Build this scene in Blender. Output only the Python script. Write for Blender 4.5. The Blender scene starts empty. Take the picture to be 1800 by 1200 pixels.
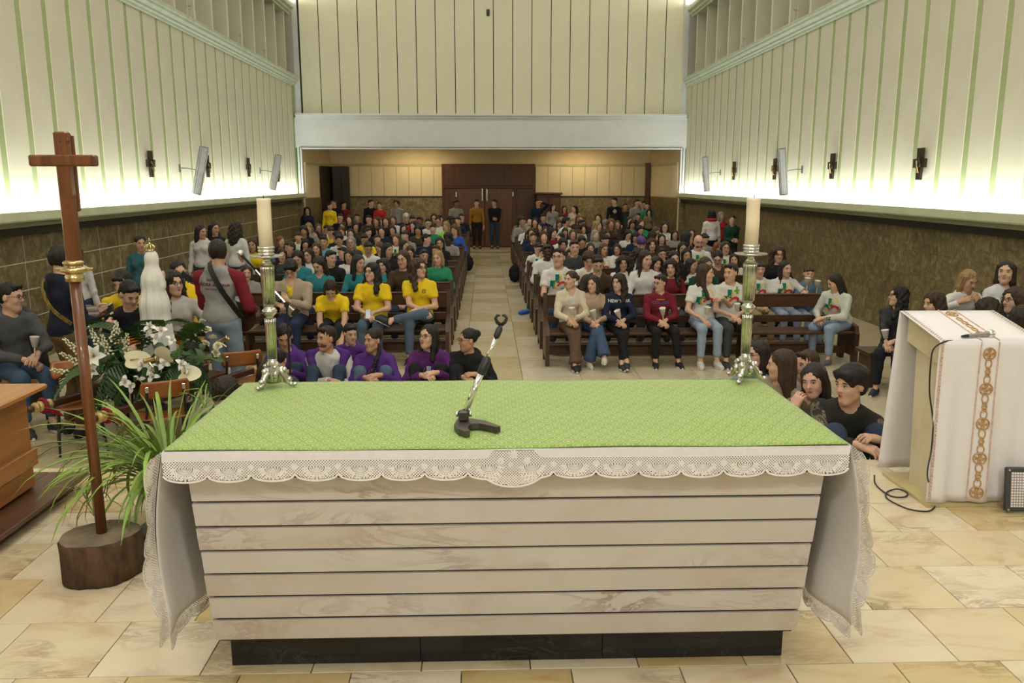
import bpy, bmesh, math, random
import numpy as np
from mathutils import Matrix, Vector, Euler, noise as mnoise
random.seed(7)
rng = np.random.default_rng(7)
PI = math.pi
SC = bpy.context.scene
COL = SC.collection

# ---------------------------------------------------------------- camera
CAM_F = 1450.0
CAM_C = np.array([-0.08, 0.0, 1.886])
CAM_PITCH = math.atan(282 / 1450); CAM_YAW = math.radians(1.8)
cam_data = bpy.data.cameras.new('camera'); cam = bpy.data.objects.new('camera', cam_data); COL.objects.link(cam)
cam.location = CAM_C; cam.rotation_euler = (PI / 2 - CAM_PITCH, 0, -CAM_YAW)
cam_data.sensor_width = 36; cam_data.lens = CAM_F / 1800 * 36; cam_data.clip_end = 200
SC.camera = cam
_F = np.array([math.sin(CAM_YAW) * math.cos(CAM_PITCH), math.cos(CAM_YAW) * math.cos(CAM_PITCH), -math.sin(CAM_PITCH)])
_R = np.array([math.cos(CAM_YAW), -math.sin(CAM_YAW), 0]); _U = np.cross(_R, _F)
def ray(x, y): return _F * CAM_F + _R * (x - 900) - _U * (y - 600)
def PY(x, y, Y): d = ray(x, y); return CAM_C + d * (Y - CAM_C[1]) / d[1]
def PZ(x, y, z): d = ray(x, y); return CAM_C + d * (z - CAM_C[2]) / d[2]
def PX(x, y, X): d = ray(x, y); return CAM_C + d * (X - CAM_C[0]) / d[0]

# ---------------------------------------------------------------- world, exposure, large lights
SC.view_settings.view_transform = 'Standard'; SC.view_settings.look = 'None'
SC.view_settings.gamma = 1.0; SC.view_settings.use_curve_mapping = False
SC.view_settings.exposure = -0.08
w = bpy.data.worlds.new('world'); SC.world = w; w.use_nodes = True
w.node_tree.nodes['Background'].inputs[0].default_value = (0.02, 0.022, 0.025, 1)
w.node_tree.nodes['Background'].inputs[1].default_value = 1.0

XL, XR = -6.3, 6.62          # nave side walls
YB = 28.4                    # plane of the rear lintel
YE = 31.5                    # far end wall
ZN = -0.57                   # nave floor
ZLEDGE, ZCORN, ZCORN2, ZCEIL = 1.39, 4.95, 7.25, 9.2

def area_light(name, loc, rot, sx, sy, watts, col=(1, 1, 1), spread=PI):
    l = bpy.data.lights.new(name, 'AREA'); l.shape = 'RECTANGLE'; l.size = sx; l.size_y = sy
    l.energy = watts; l.color = col; l.spread = spread
    o = bpy.data.objects.new(name, l); o.location = loc; o.rotation_euler = rot; COL.objects.link(o)
    return o
COOL = (0.95, 1.0, 0.94); WARM = (1.0, 0.80, 0.50); NEUT = (1.0, 0.96, 0.93)
# fluorescent coves above the wainscot ledges (light rises along the walls)
area_light('cove_lamp_left', (XL + 0.15, 14.0, ZLEDGE + 0.07), (PI, math.radians(-12), 0), 0.10, 28.4, 360, COOL)
area_light('cove_lamp_right', (XR - 0.15, 14.0, ZLEDGE + 0.07), (PI, math.radians(12), 0), 0.10, 28.4, 360, COOL)
# coves on top of the clerestory cornices
area_light('cove_lamp_upper_left', (XL - 0.1, 14.0, ZCORN2 + 0.28), (PI, math.radians(12), 0), 0.12, 28.4, 600, (1, .97, .88))
area_light('cove_lamp_upper_right', (XR + 0.1, 14.0, ZCORN2 + 0.28), (PI, math.radians(-12), 0), 0.12, 28.4, 600, (1, .97, .88))
# ceiling luminaires added out of view to light sanctuary and nave
area_light('added_sanctuary_ceiling_lamp', (-0.2, 0.6, ZCEIL - 0.1), (0, 0, 0), 4.5, 1.6, 215, NEUT)
# floodlights added behind the camera for frontal light, aimed down the nave
for fx in (-2.2, 2.0):
    area_light('added_flood_lamp', (fx, -1.72, 4.6), (math.radians(72), 0, 0), 0.9, 0.35, 125, NEUT)
for i, yy in enumerate((6.0, 12.0, 18.0, 24.0)):
    area_light('added_nave_ceiling_lamp', (0.15, yy, ZCEIL - 0.1), (0, 0, 0), 5.0, 0.5, (170, 130, 95, 85)[i], NEUT)
# warm lamps below the low ceiling of the porch
area_light('porch_lamp_left', (-2.6, YE - 1.1, 3.12), (0, 0, 0), 1.6, 0.25, 42, WARM)
area_light('porch_lamp_right', (3.4, YE - 1.1, 3.12), (0, 0, 0), 1.6, 0.25, 42, WARM)

# ---------------------------------------------------------------- materials
_mats = {}
def _new(name):
    m = bpy.data.materials.new(name); m.use_nodes = True
    nt = m.node_tree; b = nt.nodes['Principled BSDF']
    return m, nt, b
def _ramp(nt, stops):
    r = nt.nodes.new('ShaderNodeValToRGB'); e = r.color_ramp.elements
    while len(e) < len(stops): e.new(0.5)
    for k, (p, c) in enumerate(stops):
        e[k].position = p; e[k].color = (*c[:3], 1)
    return r
def _coords(nt, scale=(1, 1, 1), jitter=False, kind='Object'):
    tc = nt.nodes.new('ShaderNodeTexCoord'); mp = nt.nodes.new('ShaderNodeMapping'); mp.inputs['Scale'].default_value = scale
    nt.links.new(tc.outputs[kind], mp.inputs['Vector'])
    if jitter:
        oi = nt.nodes.new('ShaderNodeObjectInfo'); mu = nt.nodes.new('ShaderNodeMath'); mu.operation = 'MULTIPLY'; mu.inputs[1].default_value = 37.0
        nt.links.new(oi.outputs['Random'], mu.inputs[0])
        cx = nt.nodes.new('ShaderNodeCombineXYZ')
        for k in range(3): nt.links.new(mu.outputs[0], cx.inputs[k])
        nt.links.new(cx.outputs[0], mp.inputs['Location'])
    return mp.outputs[0]
def _noise(nt, vec, scale, detail=4, rough=.55, dist=0):
    n = nt.nodes.new('ShaderNodeTexNoise'); n.inputs['Scale'].default_value = scale; n.inputs['Detail'].default_value = detail
    n.inputs['Roughness'].default_value = rough; n.inputs['Distortion'].default_value = dist
    nt.links.new(vec, n.inputs['Vector']); return n.outputs['Fac']
def _bump(nt, b, fac, strength, dist=.01):
    bp = nt.nodes.new('ShaderNodeBump'); bp.inputs['Strength'].default_value = strength; bp.inputs['Distance'].default_value = dist
    nt.links.new(fac, bp.inputs['Height']); nt.links.new(bp.outputs[0], b.inputs['Normal'])
def mix(a, b, t): return tuple(a[i] * (1 - t) + b[i] * t for i in range(3))
def mul(a, t): return tuple(min(1, c * t) for c in a[:3])
def M(name, col, rough=.6, metal=0.0, var=.12, scale=6, bump=0.0, bscale=80, stretch=(1, 1, 1), spec=.5, jitter=False, coat=0):
    if name in _mats: return _mats[name]
    m, nt, b = _new(name)
    b.inputs['Roughness'].default_value = rough; b.inputs['Metallic'].default_value = metal
    b.inputs['Specular IOR Level'].default_value = spec
    if coat: b.inputs['Coat Weight'].default_value = coat
    v = _coords(nt, stretch, jitter)
    f = _noise(nt, v, scale)
    r = _ramp(nt, [(.3, mul(col, 1 - var)), (.7, mul(col, 1 + var))]); nt.links.new(f, r.inputs[0])
    nt.links.new(r.outputs[0], b.inputs['Base Color'])
    if bump: _bump(nt, b, _noise(nt, v, bscale, 3), bump)
    _mats[name] = m; return m
def wood(name, dark, light, scale=1.0, rough=.45, axis='Z', coat=0):
    if name in _mats: return _mats[name]
    m, nt, b = _new(name)
    st = {'X': (1.2, 14, 14), 'Y': (14, 1.2, 14), 'Z': (14, 14, 1.2)}[axis]
    v = _coords(nt, tuple(s * scale for s in st), True)
    f = _noise(nt, v, 1.6, 6, .6, .8)
    r = _ramp(nt, [(.25, dark), (.5, mix(dark, light, .55)), (.75, light)]); nt.links.new(f, r.inputs[0])
    nt.links.new(r.outputs[0], b.inputs['Base Color']); b.inputs['Roughness'].default_value = rough
    if coat: b.inputs['Coat Weight'].default_value = coat
    _bump(nt, b, f, .12, .004); _mats[name] = m; return m
def marble(name, base, vein, warm, scale=2.0, rough=.3, amount=.5, spread=.12, jit=.13):
    if name in _mats: return _mats[name]
    m, nt, b = _new(name)
    v = _coords(nt, (1, 1.6, 1.3), True)
    big = _noise(nt, v, scale, 5, .6, 1.2)
    r1 = _ramp(nt, [(.3, mix(base, warm, .9)), (.48, base), (.72, mul(base, 1.06))]); nt.links.new(big, r1.inputs[0])
    v2 = _coords(nt, (.6, 1.8, 1.8), True)
    wv = _noise(nt, v2, scale * 2.2, 8, .62, 2.0)
    r2 = _ramp(nt, [(.5 - spread, (0, 0, 0)), (.5, (1, 1, 1)), (.5 + spread * .35, (0, 0, 0))]); nt.links.new(wv, r2.inputs[0])
    gate = _noise(nt, v, scale * .8, 2); r3 = _ramp(nt, [(.5, (0, 0, 0)), (.68, (1, 1, 1))]); nt.links.new(gate, r3.inputs[0])
    mm = nt.nodes.new('ShaderNodeMath'); mm.operation = 'MULTIPLY'; nt.links.new(r2.outputs[0], mm.inputs[0]); nt.links.new(r3.outputs[0], mm.inputs[1])
    m2 = nt.nodes.new('ShaderNodeMath'); m2.operation = 'MULTIPLY'; m2.inputs[1].default_value = amount; nt.links.new(mm.outputs[0], m2.inputs[0])
    mx = nt.nodes.new('ShaderNodeMixRGB'); nt.links.new(m2.outputs[0], mx.inputs[0]); nt.links.new(r1.outputs[0], mx.inputs[1]); mx.inputs[2].default_value = (*vein, 1)
    oi = nt.nodes.new('ShaderNodeObjectInfo'); hs = nt.nodes.new('ShaderNodeHueSaturation')
    mr = nt.nodes.new('ShaderNodeMapRange'); mr.inputs[3].default_value = 1 - jit; mr.inputs[4].default_value = 1 + jit * .9
    nt.links.new(oi.outputs['Random'], mr.inputs[0]); nt.links.new(mr.outputs[0], hs.inputs['Value'])
    mr2 = nt.nodes.new('ShaderNodeMapRange'); mr2.inputs[3].default_value = 1.25; mr2.inputs[4].default_value = .7
    nt.links.new(oi.outputs['Random'], mr2.inputs[0]); nt.links.new(mr2.outputs[0], hs.inputs['Saturation'])
    nt.links.new(mx.outputs[0], hs.inputs['Color']); nt.links.new(hs.outputs[0], b.inputs['Base Color'])
    b.inputs['Roughness'].default_value = rough; _mats[name] = m; return m
def emit(name, col, s):
    if name in _mats: return _mats[name]
    m, nt, b = _new(name); b.inputs['Base Color'].default_value = (*col, 1)
    b.inputs['Emission Color'].default_value = (*col, 1); b.inputs['Emission Strength'].default_value = s
    _mats[name] = m; return m

# ---------------------------------------------------------------- mesh builder
class MB:
    def __init__(s): s.v = []; s.f = []; s.mi = []; s.cur = 0
    def add(s, vs, fs):
        o = len(s.v); s.v.extend([tuple(map(float, p)) for p in vs]); s.f.extend([tuple(i + o for i in f) for f in fs]); s.mi.extend([s.cur] * len(fs)); return s
    def box(s, c, d, rot=None, taper=None, bev=0):
        hx, hy, hz = d[0] / 2, d[1] / 2, d[2] / 2
        if bev: return s.bbox(c, d, bev, rot)
        t = taper or (1, 1)
        p = [(-hx, -hy, -hz), (hx, -hy, -hz), (hx, hy, -hz), (-hx, hy, -hz), (-hx * t[0], -hy * t[1], hz), (hx * t[0], -hy * t[1], hz), (hx * t[0], hy * t[1], hz), (-hx * t[0], hy * t[1], hz)]
        R = Euler(rot).to_matrix() if rot is not None and not isinstance(rot, Matrix) else rot
        p = [(Vector(c) + (R @ Vector(q) if R else Vector(q))) for q in p]
        return s.add(p, [(0, 3, 2, 1), (4, 5, 6, 7), (0, 1, 5, 4), (1, 2, 6, 5), (2, 3, 7, 6), (3, 0, 4, 7)])
    def bbox(s, c, d, bev, rot=None):
        # box with chamfered edges (top and bottom rings + sides)
        hx, hy, hz = d[0] / 2, d[1] / 2, d[2] / 2; b = min(bev, hx * .9, hy * .9, hz * .9)
        def ring(x, y, z, k):
            return [(-x + k, -y, z), (x - k, -y, z), (x, -y + k, z), (x, y - k, z), (x - k, y, z), (-x + k, y, z), (-x, y - k, z), (-x, -y + k, z)]
        rings = [ring(hx - b, hy - b, -hz, b * .5), ring(hx, hy, -hz + b, b), ring(hx, hy, hz - b, b), ring(hx - b, hy - b, hz, b * .5)]
        R = Euler(rot).to_matrix() if rot is not None and not isinstance(rot, Matrix) else rot
        p = [(Vector(c) + (R @ Vector(q) if R else Vector(q))) for r in rings for q in r]
        fs = [tuple(range(7, -1, -1)), tuple(range(24, 32))]
        for k in range(3):
            for i in range(8): j = (i + 1) % 8; fs.append((k * 8 + i, k * 8 + j, k * 8 + 8 + j, k * 8 + 8 + i))
        return s.add(p, fs)
    def tube(s, pts, r, n=8, cap=True, close=False):
        pts = [Vector(p) for p in pts]; m = len(pts)
        rs = r if hasattr(r, '__len__') else [r] * m
        prev = None; V = []
        for i in range(m):
            if close: t = pts[(i + 1) % m] - pts[i - 1]
            else: t = pts[min(i + 1, m - 1)] - pts[max(i - 1, 0)]
            t = t.normalized() if t.length > 1e-9 else Vector((0, 0, 1))
            if prev is None:
                a = Vector((0, 0, 1)) if abs(t.z) < .9 else Vector((1, 0, 0)); nrm = t.cross(a).normalized()
            else:
                nrm = (prev - t * prev.dot(t)); nrm = nrm.normalized() if nrm.length > 1e-6 else t.orthogonal().normalized()
            prev = nrm; bn = t.cross(nrm)
            for k in range(n):
                a = 2 * PI * k / n; V.append(pts[i] + (nrm * math.cos(a) + bn * math.sin(a)) * rs[i])
        fs = []
        for i in range(m if close else m - 1):
            i2 = (i + 1) % m
            for k in range(n): k2 = (k + 1) % n; fs.append((i * n + k, i * n + k2, i2 * n + k2, i2 * n + k))
        if cap and not close: fs.append(tuple(range(n - 1, -1, -1))); fs.append(tuple((m - 1) * n + k for k in range(n)))
        return s.add(V, fs)
    def lathe(s, prof, n=16, c=(0, 0, 0), axis=None, wob=None):
        V = []; fs = []; m = len(prof)
        R = Vector((0, 0, 1)).rotation_difference(Vector(axis)).to_matrix() if axis is not None else None
        for (r, z) in prof:
            for k in range(n):
                a = 2 * PI * k / n; rr = r * (wob(a, z) if wob else 1)
                p = Vector((rr * math.cos(a), rr * math.sin(a), z)); V.append(Vector(c) + (R @ p if R else p))
        for i in range(m - 1):
            for k in range(n): k2 = (k + 1) % n; fs.append((i * n + k, i * n + k2, (i + 1) * n + k2, (i + 1) * n + k))
        if prof[0][0] > 1e-5: fs.append(tuple(range(n - 1, -1, -1)))
        if prof[-1][0] > 1e-5: fs.append(tuple((m - 1) * n + k for k in range(n)))
        return s.add(V, fs)
    def ell(s, c, r, n=10, m=7, rot=None):
        V = []; fs = []; R = Euler(rot).to_matrix() if rot is not None and not isinstance(rot, Matrix) else rot
        for i in range(m + 1):
            t = PI * i / m
            for k in range(n):
                a = 2 * PI * k / n; p = Vector((r[0] * math.sin(t) * math.cos(a), r[1] * math.sin(t) * math.sin(a), -r[2] * math.cos(t)))
                V.append(Vector(c) + (R @ p if R else p))
        for i in range(m):
            for k in range(n): k2 = (k + 1) % n; fs.append((i * n + k, i * n + k2, (i + 1) * n + k2, (i + 1) * n + k))
        return s.add(V, fs)
    def prism(s, poly, h, M4=None):
        # poly in xy, extruded z 0..h, then transformed
        n = len(poly); V = [Vector((x, y, 0)) for x, y in poly] + [Vector((x, y, h)) for x, y in poly]
        if M4 is not None: V = [M4 @ v for v in V]
        fs = [tuple(range(n - 1, -1, -1)), tuple(range(n, 2 * n))] + [(i, (i + 1) % n, n + (i + 1) % n, n + i) for i in range(n)]
        return s.add(V, fs)
    def sheet(s, fn, nu, nv, th=0.0):
        # grid surface fn(u,v)->point; th: thickness via second layer along numeric normal
        g = [[Vector(fn(i / nu, j / nv)) for j in range(nv + 1)] for i in range(nu + 1)]
        def idx(i, j): return i * (nv + 1) + j
        V = [g[i][j] for i in range(nu + 1) for j in range(nv + 1)]
        fs = [(idx(i, j), idx(i + 1, j), idx(i + 1, j + 1), idx(i, j + 1)) for i in range(nu) for j in range(nv)]
        if th:
            N = []
            for i in range(nu + 1):
                for j in range(nv + 1):
                    du = g[min(i + 1, nu)][j] - g[max(i - 1, 0)][j]; dv = g[i][min(j + 1, nv)] - g[i][max(j - 1, 0)]
                    q = du.cross(dv); N.append(q.normalized() if q.length > 1e-12 else Vector((0, 0, 1)))
            o = len(V); V = V + [V[k] - N[k] * th for k in range(o)]
            fs2 = [tuple(o + q for q in reversed(f)) for f in fs]
            rim = []
            for i in range(nu): rim += [(idx(i, 0), o + idx(i, 0), o + idx(i + 1, 0), idx(i + 1, 0)), (idx(i, nv), idx(i + 1, nv), o + idx(i + 1, nv), o + idx(i, nv))]
            for j in range(nv): rim += [(idx(0, j), idx(0, j + 1), o + idx(0, j + 1), o + idx(0, j)), (idx(nu, j), o + idx(nu, j), o + idx(nu, j + 1), idx(nu, j + 1))]
            fs = fs + fs2 + rim
        return s.add(V, fs)
    def mesh(s, name, mats, smooth=False):
        me = bpy.data.meshes.new(name); me.from_pydata(s.v, [], s.f); me.update()
        for m in (mats if isinstance(mats, (list, tuple)) else [mats]): me.materials.append(m)
        if any(s.mi): me.polygons.foreach_set('material_index', s.mi)
        if smooth: me.polygons.foreach_set('use_smooth', [True] * len(me.polygons))
        return me
    def build(s, name, mats, parent=None, smooth=False, loc=None, rot=None):
        return link(name, s.mesh(name, mats, smooth), parent, loc, rot)
def link(name, me, parent=None, loc=None, rot=None):
    o = bpy.data.objects.new(name, me); COL.objects.link(o)
    if parent is not None: o.parent = parent
    if loc is not None: o.location = loc
    if rot is not None: o.rotation_euler = rot
    return o
def thing(name, label, cat, loc=(0, 0, 0), rz=0, group=None):
    o = bpy.data.objects.new(name, None); COL.objects.link(o); o.location = loc; o.rotation_euler = (0, 0, rz); o.empty_display_size = .1
    return tag(o, label, cat, group)
def tag(o, label, cat, group=None):
    o['label'] = label; o['category'] = cat
    if group: o['group'] = group
    return o
def struct(o): o['kind'] = 'structure'; return o
def smooth_by(o, ang=40):
    me = o.data; me.polygons.foreach_set('use_smooth', [True] * len(me.polygons))
    try: me.set_sharp_from_angle(angle=math.radians(ang))
    except Exception: pass
    return o
# ================================================================ ROOM
m_cream = M('cream_painted_panel', (.62, .585, .455), .75, var=.03, scale=2, bump=.05, bscale=200)
m_green = M('green_painted_recess', (.36, .42, .20), .75, var=.06, scale=3)
m_greentrim = M('grey_green_trim_paint', (.40, .42, .27), .6, var=.08, scale=4)
m_cornice = M('pale_green_cornice_paint', (.47, .53, .40), .55, var=.10, scale=5)
m_greywall = M('grey_clerestory_plaster', (.46, .43, .38), .85, var=.05, scale=3)
m_white = M('white_grey_lintel_paint', (.66, .68, .67), .6, var=.04, scale=3)
m_black = M('black_stone_strip', (.012, .011, .010), .4, var=.2)
m_tan = M('tan_porch_plaster', (.62, .50, .30), .8, var=.05, scale=3)
m_ceil = M('ceiling_plaster', (.72, .70, .62), .9, var=.03)
m_dark = M('dark_groove', (.03, .028, .02), .8)
m_door = wood('reddish_door_wood', (.050, .016, .005), (.115, .038, .010), .6, .42)
m_doord = wood('dark_cupboard_wood', (.012, .006, .004), (.03, .015, .008), .6, .5)
m_grout_l = M('pale_mortar', (.50, .48, .40), .9, var=.1)
m_grout_d = M('dark_mortar', (.055, .045, .028), .9, var=.1)
m_bed = M('floor_mortar', (.14, .12, .08), .9, var=.1)
def brown_stone(name, k):
    m, nt, b = _new(name); v = _coords(nt, (1, 1, 1), True)
    f = _noise(nt, v, 7, 9, .72, .8); r = _ramp(nt, [(.30, mul((.050, .036, .014), k)), (.5, mul((.115, .086, .038), k)), (.66, mul((.22, .175, .090), k))]); nt.links.new(f, r.inputs[0])
    oi = nt.nodes.new('ShaderNodeObjectInfo'); hs = nt.nodes.new('ShaderNodeHueSaturation'); mr = nt.nodes.new('ShaderNodeMapRange'); mr.inputs[3].default_value = .85; mr.inputs[4].default_value = 1.15
    nt.links.new(oi.outputs['Random'], mr.inputs[0]); nt.links.new(mr.outputs[0], hs.inputs['Value']); nt.links.new(r.outputs[0], hs.inputs['Color']); nt.links.new(hs.outputs[0], b.inputs['Base Color'])
    b.inputs['Roughness'].default_value = .42; _mats[name] = m; return m
m_stone = brown_stone('brown_polished_stone', 1.45)
m_stone2 = brown_stone('brown_polished_stone_warm', 1.45)
m_tile = marble('cream_floor_marble', (.59, .485, .295), (.28, .20, .11), (.50, .34, .17), 2.4, .24, .85, .16)
m_navetile = marble('nave_floor_stone', (.50, .42, .26), (.28, .22, .13), (.42, .32, .18), 1.6, .2, .3)

# ---- floors
fl = struct(MB().box((.16, 1.29, -.30), (XR - XL, 6.58, .56)).build('floor', m_bed))
for (x0, x1) in ((XL, -1.35), (2.17, XR)):
    MB().box(((x0 + x1) / 2, 4.965, -.30), (x1 - x0, .77, .56)).build('platform_bay', m_bed, fl)
TP, TQ = .43, .41
tile_me = MB().bbox((0, 0, -.01), (TP - .004, TQ - .004, .02), .002).mesh('tile', m_tile)
row = 0; y = 4.58 + 2 * TQ - TQ / 2
while y > 1.75:
    off = (row * .37 % 1.0) * TP; x = XL + off - TP
    while x < XR:
        cx = x + TP / 2
        vis = -3.75 < cx < 4.3
        bay = y < 4.58 or cx + TP / 2 < -1.3 or cx - TP / 2 > 2.12
        if vis and y < 4.58: link('tile', tile_me, fl, (cx, y, 0.0))
        x += TP
    y -= TQ; row += 1
bay_me = MB().bbox((0, 0, -.01), (TP - .004, .381, .02), .002).mesh('tile', m_tile)
for j in range(2):
    for i in range(6):
        link('tile', bay_me, fl, (-1.35 - TP * (i + .5), 4.5825 + .385 * (j + .5), 0)); 
        if i < 5: link('tile', bay_me, fl, (2.17 + TP * (i + .5), 4.5825 + .385 * (j + .5), 0))
# marble beyond the single tiles (outer sides and behind the camera)
def tiled_far(name, base, mortar, sx, sy):
    m, nt, b = _new(name); tc = nt.nodes.new('ShaderNodeTexCoord'); br = nt.nodes.new('ShaderNodeTexBrick'); br.offset = .5
    br.inputs['Color1'].default_value = (*base, 1); br.inputs['Color2'].default_value = (*mul(base, .85), 1); br.inputs['Mortar'].default_value = (*mortar, 1)
    br.inputs['Scale'].default_value = 1; br.inputs['Mortar Size'].default_value = .004; br.inputs['Brick Width'].default_value = sx; br.inputs['Row Height'].default_value = sy
    nt.links.new(tc.outputs['Object'], br.inputs['Vector']); nt.links.new(br.outputs['Color'], b.inputs['Base Color']); b.inputs['Roughness'].default_value = .28; return m
m_tilefar = tiled_far('cream_floor_marble_far', (.58, .48, .30), (.14, .12, .08), TP, TQ)
m_navefar = tiled_far('nave_floor_stone_far', (.46, .385, .24), (.2, .17, .11), .75, .75)
b_ = MB()
for (x0, x1, y0, y1) in ((XL, -3.8, -2, 5.35), (4.25, XR, -2, 5.35), (-3.8, 4.25, -2, 1.8)):
    b_.box(((x0 + x1) / 2, (y0 + y1) / 2, -.011), (x1 - x0, y1 - y0, .02))
b_.build('outer_paving', m_tilefar, fl)
# ---- steps between sanctuary and nave
m_step = marble('step_marble', (.58, .48, .31), (.3, .22, .13), (.5, .37, .2), 2.0, .28, .4)
st = struct(MB().box((.41, 4.77, -.38), (3.52, .37, .38)).build('trim_1', m_step))
MB().box((.41, 5.14, -.475), (3.52, .37, .19)).build('step', m_step, st)
for (x0, x1) in ((XL, -1.35), (2.17, XR)):
    MB().box(((x0 + x1) / 2, 5.52, -.38), (x1 - x0, .34, .38)).build('step', m_step, st)
    MB().box(((x0 + x1) / 2, 5.86, -.475), (x1 - x0, .34, .19)).build('step', m_step, st)
# ---- nave floor
nf = struct(MB().box((.16, 18.5, ZN - .07), (13.4, 28.0, .10)).build('floor_nave', m_bed))
nav_me = MB().bbox((0, 0, -.01), (.745, .745, .02), .002).mesh('tile', m_navetile)
n_ = 0
for j in range(-2, 33):
    for i in range(17):
        cx, cy = -6.0 + .75 * i, 6.6 + .75 * j
        if cy < 6 and not -1.8 < cx < 2.5: continue
        if cy < 12.3 or (-1.3 < cx < 1.6 and cy < 29): link('tile', nav_me, nf, (cx, cy, ZN)); n_ += 1
b_ = MB()
for (x0, x1, y0, y1) in ((XL - .1, -1.125, 12.225, 31.6), (1.875, XR + .1, 12.225, 31.6), (-1.125, 1.875, 29.475, 31.6), (6.375, XR, 5.6, 12.225)):
    b_.box(((x0 + x1) / 2, (y0 + y1) / 2, ZN - .011), (x1 - x0, y1 - y0, .02))
b_.build('far_paving', m_navefar, nf)

# ---- side walls
def extrude_y(mb, prof, X, sgn, y0, y1):
    n = len(prof); V = [(X + sgn * d, y0, z) for d, z in prof] + [(X + sgn * d, y1, z) for d, z in prof]
    fs = [(i, (i + 1) % n, n + (i + 1) % n, n + i) for i in range(n)] + [tuple(range(n)), tuple(range(2 * n - 1, n - 1, -1))]
    if sgn < 0: fs = [tuple(reversed(f)) for f in fs]
    return mb.add(V, fs)
panel_me = MB().bbox((0, 0, 0), (.05, .560, ZCORN - 1.34), .006).mesh('panel', m_cream)
slab_me = MB().bbox((0, 0, 0), (.03, .721, .361), .003).mesh('stone_slab', m_stone)
slab_meR = MB().bbox((0, 0, 0), (.03, .731, .371), .003).mesh('stone_slab', m_stone2)
fin_me = MB().bbox((0, 0, 0), (.46, .10, 1.96), .008).mesh('fin', m_cream)
ti = 2
for side, X, sgn, off in (('left', XL, 1, 11.9 - .70 * 20 + .36), ('right', XR, -1, 10.97 - .70 * 20 + .36)):
    wl = struct(MB().box((X - sgn * .16, 13.2, 3.2), (.22, 30.4, 3.7)).build('wall_' + side, m_green))
    k = 0
    while off + .70 * k < YB - .2:
        yy = off + .70 * k; k += 1
        if yy > -1.5: link('panel', panel_me, wl, (X - sgn * .064, yy, (ZCORN + 1.34) / 2))
    ws = struct(MB().box((X - sgn * .14, 16.9, .31), (.18, 29.2, 1.78)).build('wall_%s_wainscot' % side, m_grout_l if side == 'left' else m_grout_d))
    for r in range(5):
        for c in range(32):
            yy = 5.9 + .735 * c + .02; zz = .985 - .375 * r
            if yy < YB - .1: link('stone_slab', slab_me if side == 'left' else slab_meR, ws, (X - sgn * .062, yy, zz))
    MB().box((X - sgn * .02, 13.2, 1.235), (.10, 30.4, .12)).build('black_band', m_black, ws)
    lg = struct(extrude_y(MB(), [(-.02, 1.27), (.12, 1.29), (.12, 1.315), (.16, 1.32), (.16, 1.34), (.20, 1.345), (.20, 1.36), (.27, 1.365), (.275, 1.385), (.27, 1.40), (.235, 1.49), (.215, 1.49), (.22, 1.40), (.0, 1.40), (-.02, 1.40)], X, sgn, -1.9, YB - .2).build('trim_%d' % ti, m_greentrim)); ti += 1
    # fluorescent tubes lying in the trough
    for c in range(23):
        t = MB(); t.tube([(0, -.58, 0), (0, .58, 0)], .014, 8)
        o = t.build('fluorescent_tube', emit('lit_tube', (.95, 1, .95), 6.0), lg, True, (X + sgn * .10, .4 + 1.22 * c, 1.425))
    cn = struct(extrude_y(MB(), [(-.3, 4.93), (.02, 4.93), (.03, 4.97), (.07, 4.99), (.07, 5.03), (.14, 5.07), (.14, 5.12), (.17, 5.14), (.17, 5.20), (.10, 5.24), (-.3, 5.26)], X, sgn, -1.9, YB - .2).build('trim_%d' % ti, m_cornice)); ti += 1
    cl = struct(MB().box((X - sgn * .72, 13.2, 7.2), (.2, 30.4, 4.1)).build('wall_%s_clerestory' % side, m_greywall))
    for c in range(24):
        yy = YB - .75 - 1.2 * c
        link('fin', fin_me, cl, (X - sgn * .33, yy, 6.2))
    c2 = struct(extrude_y(MB(), [(-.55, 7.12), (-.05, 7.12), (-.04, 7.17), (.02, 7.20), (.02, 7.26), (.10, 7.31), (.10, 7.38), (.06, 7.46), (.03, 7.46), (.03, 7.36), (-.62, 7.34)], X, sgn, -1.9, YB - .2).build('trim_%d' % ti, m_cornice)); ti += 1
    # little glass-and-rod lamp holders standing on the cornice
    for q, yy in enumerate((26.9, 24.5, 22.1, 18.5, 14.9)):
        t = thing('cornice_lamp_holder', 'small bare lamp holder on the %s cornice, %s from the rear wall' % (side, ('first', 'second', 'third', 'fourth', 'fifth')[q]), 'lamp holder', (X + sgn * .02, yy, 5.25), 0, 'lamp holders on the cornices')
        MB().box((0, .12, .12), (.012, .14, .24)).build('plate', m_greywall, t)
        MB().tube([(0, -.10, 0), (0, -.10, .34)], .012, 6).build('rod', M('dull_glass', (.5, .48, .42), .3), t)
        MB().tube([(0, -.10, .20), (0, .18, .27)], .007, 6).build('arm', M('rusty_metal', (.16, .10, .06), .6), t)

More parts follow.
